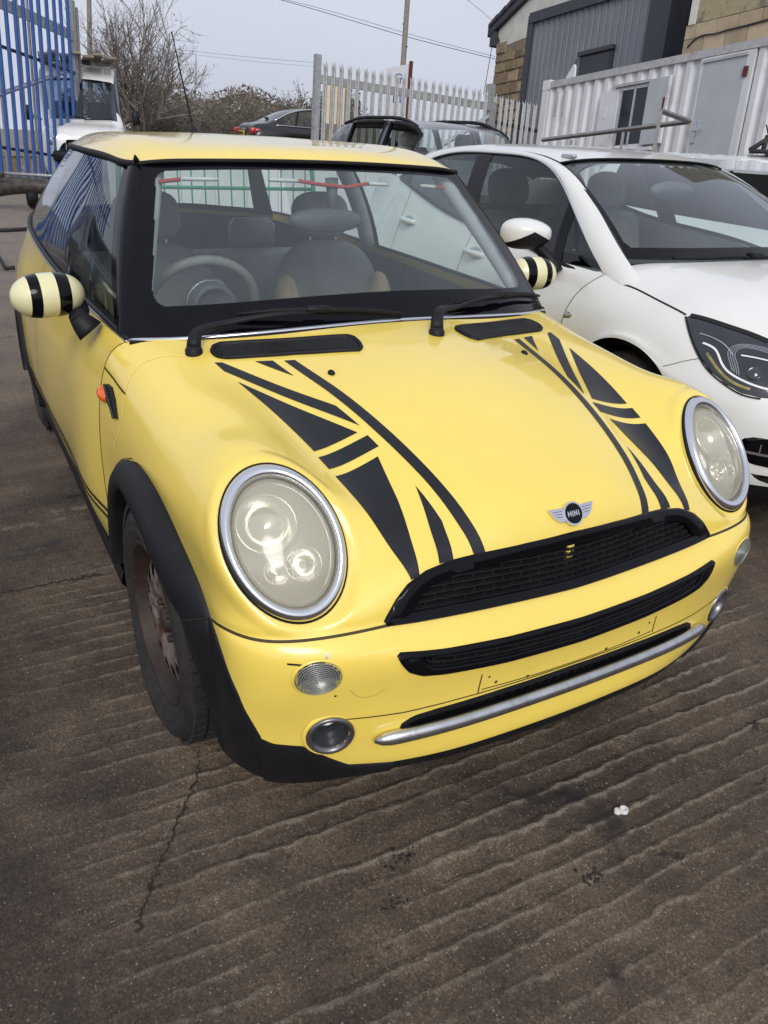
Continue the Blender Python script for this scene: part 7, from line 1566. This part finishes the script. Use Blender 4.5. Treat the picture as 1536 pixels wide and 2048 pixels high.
mb = MB(); mb.box((-1.35, -.38, 1.40), (.12, .5, .6), None, .04); mb.box((-1.35, .38, 1.40), (.12, .5, .6), None, .04); mb.build('seat_row', 'seat_leather', van)
# ---- dark van standing along the right of the yellow car (seen only as a reflection in its side glass)
m_paint('dark_green_paint', (0.018, 0.030, 0.026), rough=0.3)
rv = thing('dark_van', 'dark green panel van reflected in the side windows of the yellow car', 'van', (-6.6, -3.6, 0.0), .03)
VR = [(.50,.60,.70,.60,.75,.45,.88,.92),(.36,.86,.93,.86,.95,.66,1.08,1.12),(-.15,.92,.98,.90,1.06,.70,1.22,1.26),(-.40,.93,.98,.90,1.10,.72,1.32,1.36),(-.85,.93,.98,.90,1.15,.72,1.75,1.80),(-1.10,.93,.98,.90,1.17,.74,1.90,1.95),(-1.6,.93,.98,.92,1.2,.80,1.98,2.03),(-3.0,.93,.98,.93,1.2,.82,2.0,2.05),(-4.6,.92,.97,.92,1.2,.81,1.98,2.03),(-4.75,.85,.9,.85,1.0,.75,1.85,1.9)]
sect_car(rv, VR, 'dark_green_paint', ws=(-.42, -1.02), glass_sides=((-1.55, -.55),), wheel_x=(-.15, -3.6), glass_mat='window_dark', ws_mat='window_dark')
# blue palisade run beyond the left edge, mirrored in the same glass
palisade('blue_palisade_fence', 'blue palisade fence beyond the left edge, seen mirrored in the side glass', np.array([-14.5, -1.9, 0.1]), np.array([.35, -1.0, 0]), 22, .20, .12, 3.6, 'blue_paint', 0.0, [(-.1, 4.5, 2.9, .1, 'galvanised'), (-.1, 4.5, .6, .1, 'galvanised')], [(-.1, -.2, 3.6, .15, 'galvanised')])
# ---- damaged white car at the right edge
dcp = on_plane(1452, 312, (0, 4.35, 0), np.array([0, 1.0, 0])); dmg = thing('damaged_white_car', 'damaged white car with torn plastic over its roof edge at the right edge', 'car', (dcp[0]+1.55, 5.02, -.02), -.05)
DT = [(.85,.5,.60,.5,.52,.4,.62,.64),(.7,.75,.84,.74,.70,.6,.76,.80),(.2,.84,.88,.80,.84,.62,.90,.95),(-.25,.86,.89,.79,.93,.64,.99,1.03),(-.70,.86,.89,.77,.95,.60,1.20,1.24),(-1.10,.86,.89,.76,.96,.58,1.37,1.40),(-1.6,.86,.89,.76,.97,.59,1.41,1.445),(-2.3,.86,.89,.76,.99,.59,1.41,1.445),(-2.9,.86,.89,.75,1.02,.58,1.36,1.40),(-3.2,.84,.86,.70,1.03,.60,1.20,1.24),(-3.4,.8,.80,.62,.95,.5,.98,1.0),(-3.45,.7,.7,.55,.6,.4,.62,.63)]
S_, sg, b_ = sect_car(dmg, DT, 'white_paint', ws=(-.30, -1.02), open_sides=((-2.85, -1.75), (-1.65, -.85)), pillar_mat='gloss_black')
mb = MB(); V = []
for x in np.linspace(-2.6, -.95, 34): 
    zt = np.interp(-x, [-q[0] for q in DT], [q[6] for q in DT]); yt = .60
    V += [(x, -.52+RNG.uniform(-.01, .01), zt+.035+RNG.uniform(-.004, .006)), (x, -.585+RNG.uniform(-.012, .012), zt+.018+RNG.uniform(-.008, .008)), (x, -.632+RNG.uniform(-.014, .006), zt-.035+RNG.uniform(-.02, .02)), (x, -.66+RNG.uniform(-.012, .012), zt-.075+RNG.uniform(-.03, .02))]
glass('plastic_film', (0.85, 0.87, 0.88), 0.15, haze=0.45, haze_col=(0.75, 0.76, 0.78))
mb.add(V, [(4*i+k, 4*i+k+1, 4*i+5+k, 4*i+4+k) for i in range(33) for k in range(3)]); mb.build('plastic_film', 'plastic_film', dmg)
mb = MB(); V = []; F = []
c0 = np.array([-1.62, -.10, 1.44])
for q, z in ((1, -.01), (.9, .015), (.5, .045), (.1, .06)): V += [c0+np.array([.085*q*math.cos(t)-.03*z/.06, .03*q*math.sin(t), z]) for t in np.linspace(0, 2*math.pi, 14, endpoint=False)]
mb.add(V, [(r*14+j, r*14+(j+1) % 14, (r+1)*14+(j+1) % 14, (r+1)*14+j) for r in range(3) for j in range(14)]); ab_ = mb.build('aerial', 'black_plastic', dmg)
mb = MB(); mb.tube([c0+np.array([-.02, 0, .05]), c0+np.array([-.12, -.02, .24])], .006, 5); mb.build('aerial_rod', 'black_rubber', ab_)
for s in (-1, 1):
    R_ = smooth_curve([(-.95, s*.56, 1.39), (-1.2, s*.56, 1.43), (-2.0, s*.57, 1.455), (-2.8, s*.55, 1.41)], 20) if s > 0 else None
    if R_ is not None: mb = MB(); mb.tube(R_, .018, 6); mb.build('roof_rail', 'black_plastic', dmg)
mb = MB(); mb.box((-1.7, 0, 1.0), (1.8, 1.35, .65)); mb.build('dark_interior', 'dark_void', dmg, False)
# bare car subframe standing at the right edge
lf = at_depth(1530, 300, 7.2); strut = thing('leaning_frame', 'black steel frame leaning above the damaged car at the right edge', 'frame', tuple(lf))
for a, b in (((1500, 300), (1560, 262)), ((1526, 300), (1535, 272)), ((1500, 302), (1590, 306))):
    mb = MB(); p, q = at_depth(*a, 7.2)-lf, at_depth(*b, 7.2)-lf; mb.tube([p, q], .022, 6); mb.build('bar', 'wire_black', strut)
# ---- axle assembly lying on the yard, left edge
ax0 = on_plane(60, 418, (0, 0, .0), np.array([0, 0, 1.0])); axl = thing('car_axle', 'greasy car axle assembly lying on the yard by the blue gate', 'car part', (ax0[0], ax0[1], 0))
right = unit(np.array([CR[0][0], CR[0][1], 0])); away = np.array([-right[1], right[0], 0]); away = away if np.dot(away, ax0-CAM) > 0 else -away
L3 = lambda r, w, z: right*r+away*w+np.array([0, 0, z])
simple('greasy_metal', (0.055, 0.05, 0.045), 0.5, 0.5, var=0.4, nscale=8, dirt=(0.16, 0.13, 0.10), dscale=7, dthr=(0.5, 0.75))
mb = MB(); mb.tube(smooth_curve([L3(-.75, 0, .36), L3(-.45, 0, .44), L3(0, 0, .46), L3(.5, 0, .44), L3(.9, .05, .40)], 20), .065, 8); mb.build('cross_beam', 'greasy_metal', axl)
mb = MB(); mb.tube(smooth_curve([L3(-.75, -.1, .25), L3(-.4, -.12, .32), L3(.1, -.12, .38), L3(.8, -.05, .34)], 20), .075, 8, squash=1.5); mb.build('control_arm', 'greasy_metal', axl)
mb = MB(); mb.lathe([(-.09, .03), (-.09, .12), (-.05, .14), (.05, .14), (.09, .11), (.09, .02)], 20, 'y', L3(.12, -.12, .20)); mb.build('hub_carrier', 'black_rubber', axl)
mb = MB(); mb.lathe([(-.11, .03), (-.11, .14), (.09, .14), (.09, .02)], 20, 'x', L3(-.78, -.05, .15)); mb.build('hub_carrier', 'greasy_metal', axl)
mb = MB(); mb.tube([L3(-.55, .1, .57), L3(.9, .2, .55)], .03, 6); mb.build('tie_rod', 'galvanised', axl)
for k in range(4): mb = MB(); mb.box(L3(-.75+.1*k, .05, .52+.03*(k % 2)), (.10, .12, .10), rot_z(k), .02); mb.build('bracket', 'greasy_metal', axl)
mb = MB(); mb.box(L3(.1, -.1, .10), (.18, .12, .16), None, .03); mb.build('damper_foot', 'black_rubber', axl)
# drain channel line and bent bar on the ground
q0, q1 = on_plane(-10, 464, (0, 0, 0), np.array([0, 0, 1.0])), on_plane(90, 459, (0, 0, 0), np.array([0, 0, 1.0]))
mb = MB(); mb.tube([q0+np.array([0, 0, .02]), q1+np.array([0, 0, .02])], .028, 6); tag(mb.build('ground_hose', 'wire_black'), 'black hose lying straight across the yard at the left', 'hose')
b0_, b1_ = on_plane(0, 520, (0, 0, .0), np.array([0, 0, 1.0])), on_plane(12, 542, (0, 0, 0), np.array([0, 0, 1.0])); mb = MB(); mb.tube([b0_+np.array([0, -.05, .15]), b1_+np.array([0, 0, .03]), b1_+np.array([0, .09, .03])], .022, 6); tag(mb.build('bent_bar', 'wire_black'), 'short bent black bar on the ground at the left edge', 'bar')
# ---- green crowd barrier and pale wall behind the yellow car
gb = on_plane(232, 262, (-4.3, 0, 0), np.array([1.0, 0, 0])); ztop = gb[2]-.050; br = thing('crowd_barrier', 'green tubular crowd barrier behind the yellow car', 'barrier', (-4.3, gb[1]+1.0, 0))
y0, y1 = -1.0, .45; mb = MB(); mb.tube(smooth_curve([(0, y0, .1), (0, y0, ztop-.12), (0, y0+.03, ztop-.03), (0, y0+.12, ztop), (0, y1-.12, ztop), (0, y1-.03, ztop-.03), (0, y1, ztop-.12), (0, y1, .1)], 60), .019, 8); mb.build('barrier_frame', 'green_metal', br)
for z in (ztop-.30, .35): mb = MB(); mb.tube([(0, y0, z), (0, y1, z)], .014, 6); mb.build('cross_tube', 'green_metal', br)
rod = None
for y in np.arange(y0+.1, y1, .1):
    if rod is None: mb = MB(); mb.tube([(0, 0, .35), (0, 0, ztop)], .006, 5); o = mb.build('upright_rod', 'green_metal', br); rod = o.data
    else: o = link(bpy.data.objects.new('upright_rod', rod), br)
    o.location = (0, y, 0)
pw = thing('pale_boarding', 'pale grey boarded screen seen through the yellow car windows', 'screen', (-6.2, .95, 0))
for k in range(9): mb = MB(); mb.box((0, 0, .62), (.03, .325, 1.22)); o = mb.build('board', 'container_white', pw, False); o.location = (RNG.uniform(-.01, .01), -.42+k*.33, 0)
# ---- bare tree and scrub
def branch(mb, p, d, L, r, depth, rng, tips, spread=.5, up=.15):
    n = 4; pts = [np.array(p)]; dd = unit(d)
    for i in range(n):
        dd = unit(dd+rng.normal(size=3)*.14+GUP*up*.25); pts.append(pts[-1]+dd*L/n)
    mb.tube(pts, np.linspace(r, r*.55, n+1), 5 if depth > 1 else 3, caps=False)
    if depth == 0: tips.append(pts[-1]); tips.append(pts[2]); return
    for k in range(rng.integers(3, 5)):
        t = rng.uniform(.35, 1.0); q = pts[min(n, int(t*n)+0)]; nd_ = unit(dd+rng.normal(size=3)*spread+GUP*up); branch(mb, q, nd_, L*rng.uniform(.5, .78), max(r*.5, .006), depth-1, rng, tips, spread, up)
def bush(name, label, base, height, width, seed, stems, depth, leaf=None, nleaf=0, cat='shrub', group=None, bark='twig', lsz=.05):
    rng = np.random.default_rng(seed); root = thing(name, label, cat, tuple(base), 0, group); tr = MB(); cr = MB(); tips = []
    for s in range(stems):
        d = unit(GUP+np.array([rng.normal(), rng.normal(), 0])*.33*width/height); b = np.array([rng.normal()*.12*width, rng.normal()*.12*width, -.1]); L = height*rng.uniform(.36, .50); r = height*.012
        pts = [b]; dd = d
        for i in range(4): dd = unit(dd+rng.normal(size=3)*.1); pts.append(pts[-1]+dd*L/4)
        tr.tube(pts, np.linspace(r, r*.6, 5), 6)
        for k in range(5): branch(cr, pts[rng.integers(2, 5)], unit(dd+rng.normal(size=3)*.45), L*rng.uniform(.55, .85), r*.55, depth, rng, tips)
    tr.build('trunk', 'bark', root, True, fix=False); cw = cr.build('crown', bark, root, True, fix=False)
    if nleaf:
        tips = np.array(tips); pk = tips[rng.integers(0, len(tips), nleaf)]+rng.normal(size=(nleaf, 3))*lsz*2.2; A = rng.normal(size=(nleaf, 3)); B = rng.normal(size=(nleaf, 3)); A /= np.linalg.norm(A, axis=1)[:, None]; B = np.cross(A, B); B /= np.linalg.norm(B, axis=1)[:, None]
        sz = lsz*rng.uniform(.5, 1.2, (nleaf, 1)); V = np.stack([pk-A*sz, pk+B*sz*.5, pk+A*sz, pk-B*sz*.5], 1).reshape(-1, 3); F = np.arange(nleaf*4).reshape(-1, 4)
        tag(mesh_obj('leaves', V, F, leaf, cw, False), kind='stuff')
    return root
tb = at_depth(275, 262, 25.0); bush('bare_tree', 'tall bare thorn tree with upright tangled twigs beside the van', tb-GUP*.7, 4.5, 3.0, 5, 11, 3, 'dry_leaf', 2500, 'tree', None, 'twig_grey', .03)
hx = [(318, 212, 27, 'bushy grey-brown shrub just right of the bare tree'), (365, 196, 31, 'twiggy shrub behind the aerial of the yellow car'), (410, 190, 29, 'dull green bramble shrub right of the aerial'), (455, 196, 32, 'scrubby bush behind the boot of the black coupe'), (505, 184, 33, 'tallest scrub bush above the black coupe'), (552, 188, 31, 'leafless bush above the roof of the black coupe'), (598, 192, 33, 'olive scrub bush behind the bonnet of the black coupe'), (640, 198, 32, 'brown bush right behind the gate post'), (690, 214, 36, 'low far bush seen between the gate pickets')]
for k, (px, py, d, lb) in enumerate(hx):
    top = at_depth(px, py-12, d); b = at_depth(px, 275, d); h = np.dot(top-b, GUP)+.5; bush('scrub_bush', lb, b-GUP*.5, h, h*1.25, 30+k, 12, 2, 'dull_leaf' if k % 3 == 0 else 'dry_leaf', 1500, 'bush', 'scrub along the far boundary', 'twig_grey', .05)
# low far scrub mass that closes the view behind the single bushes
rng = np.random.default_rng(77); nq = 16000; pts = []
for i in range(nq):
    px = rng.uniform(120, 720); d = rng.uniform(36, 44); zt = 190+12*math.sin(px*.035)+10*math.sin(px*.011+1); py = rng.uniform(zt+8, 275) if rng.random() < .9 else rng.uniform(zt-10, zt+20); pts.append(at_depth(px, py, d))
pk = np.array(pts); A = rng.normal(size=(nq, 3)); B = rng.normal(size=(nq, 3)); A /= np.linalg.norm(A, axis=1)[:, None]; B = np.cross(A, B); B /= np.linalg.norm(B, axis=1)[:, None]; sz = rng.uniform(.06, .22, (nq, 1))
V = np.stack([pk-A*sz, pk+B*sz*.25, pk+A*sz, pk-B*sz*.25], 1).reshape(-1, 3); fm = rng.integers(0, 3, nq)
o = mesh_obj('far_scrub', V, np.arange(nq*4).reshape(-1, 4), None, None, False, mats=['twig_grey', 'dry_leaf', 'twig'], fmat=fm.tolist()); tag(o, 'low brown scrub massed along the far boundary', 'scrub', None, 'stuff')
# ---- litter: two white caps, a few pebbles and dark scraps on the yard
for (px, py), r, lb in (((1235, 1622), .0085, 'white plastic bottle cap lying flat, left of a pair on the ground'), ((1247, 1622), .011, 'white ring cap with hollow centre, right of a pair on the ground')):
    p = on_plane(px, py, (0, 0, 0), np.array([0, 0, 1.0])); mb = MB()
    prof = [(0, r), (.006, r), (.009, r*.9), (.009, r*.62), (.003, r*.55), (.003, .0005)] if 'ring' in lb else [(0, r), (.005, r), (.008, r*.85), (.0085, .0005)]
    mb.lathe([(a, q) for a, q in prof], 20, 'z', (0, 0, 0)); o = mb.build('bottle_cap', 'cap_white' if 'cap_white' in MATS else simple('cap_white', (0.75, 0.75, 0.74), .4), None, True, auto=40); o.location = (p[0], p[1], float(ground_h(np.array([p[0]]), np.array([p[1]]))[0])+.002); tag(o, lb, 'bottle cap')
simple('pebble', (0.115, 0.095, 0.078), 0.9, var=0.4, nscale=30)
rng = np.random.default_rng(5); mb = MB(); 
for k in range(1100):
    x, y = rng.uniform(-1.2, 1.4), rng.uniform(-1.5, 1.3); s_ = rng.uniform(.001, .0026)*(1.7 if rng.random() < .06 else 1); z = float(0)
    mb.box((x, y, 0), (s_*2*rng.uniform(.8, 1.5), s_*2, s_*1.3), rot_z(rng.uniform(0, 3)), s_*.5)
V = np.array(mb.v); V[:, 2] += ground_h(V[:, 0], V[:, 1])+.001; mb.v = [tuple(p) for p in V]
tag(mb.build('grit', 'pebble', None, True, auto=30, fix=False), 'loose grit scattered over the yard', 'grit', None, 'stuff')
for k, (px, py, s_) in enumerate(((1185, 1748, .022), (795, 1800, .020), (1510, 1453, .022), (805, 1715, .024))):
    p = on_plane(px, py, (0, 0, 0), np.array([0, 0, 1.0])); rr_ = np.random.default_rng(k+50); mb = MB()
    for q in range(26):
        c_ = rr_.normal(size=2)*s_*np.array([.5, .75]); w_ = s_*rr_.uniform(.08, .30); n = 7; h_ = rr_.uniform(.001, .003); zz = float(ground_h(np.array([p[0]+c_[0]]), np.array([p[1]+c_[1]]))[0]); rad = w_*rr_.uniform(.5, 1.2, n); tt_ = np.linspace(0, 2*math.pi, n, endpoint=False)
        mb.add([(c_[0]+rad[m]*math.cos(t), c_[1]+rad[m]*math.sin(t), zz-.002) for m, t in enumerate(tt_)]+[(c_[0]+.7*rad[m]*math.cos(t), c_[1]+.7*rad[m]*math.sin(t), zz+h_) for m, t in enumerate(tt_)], [tuple(range(n, 2*n))]+[(m, (m+1) % n, n+(m+1) % n, n+m) for m in range(n)])
    o = mb.build('tar_scrap', 'tar' if 'tar' in MATS else simple('tar', (0.020, 0.016, 0.014), .75, var=.4, nscale=60)); o.location = (p[0], p[1], 0)
    tag(o, ('crumbled dark tar in the bare yard below the two white caps', 'lower of two dark tar crumbs below the middle of the bumper', 'dark tar crumbs at the right edge of the yard', 'upper of two dark tar crumbs below the middle of the bumper')[k], 'scrap')
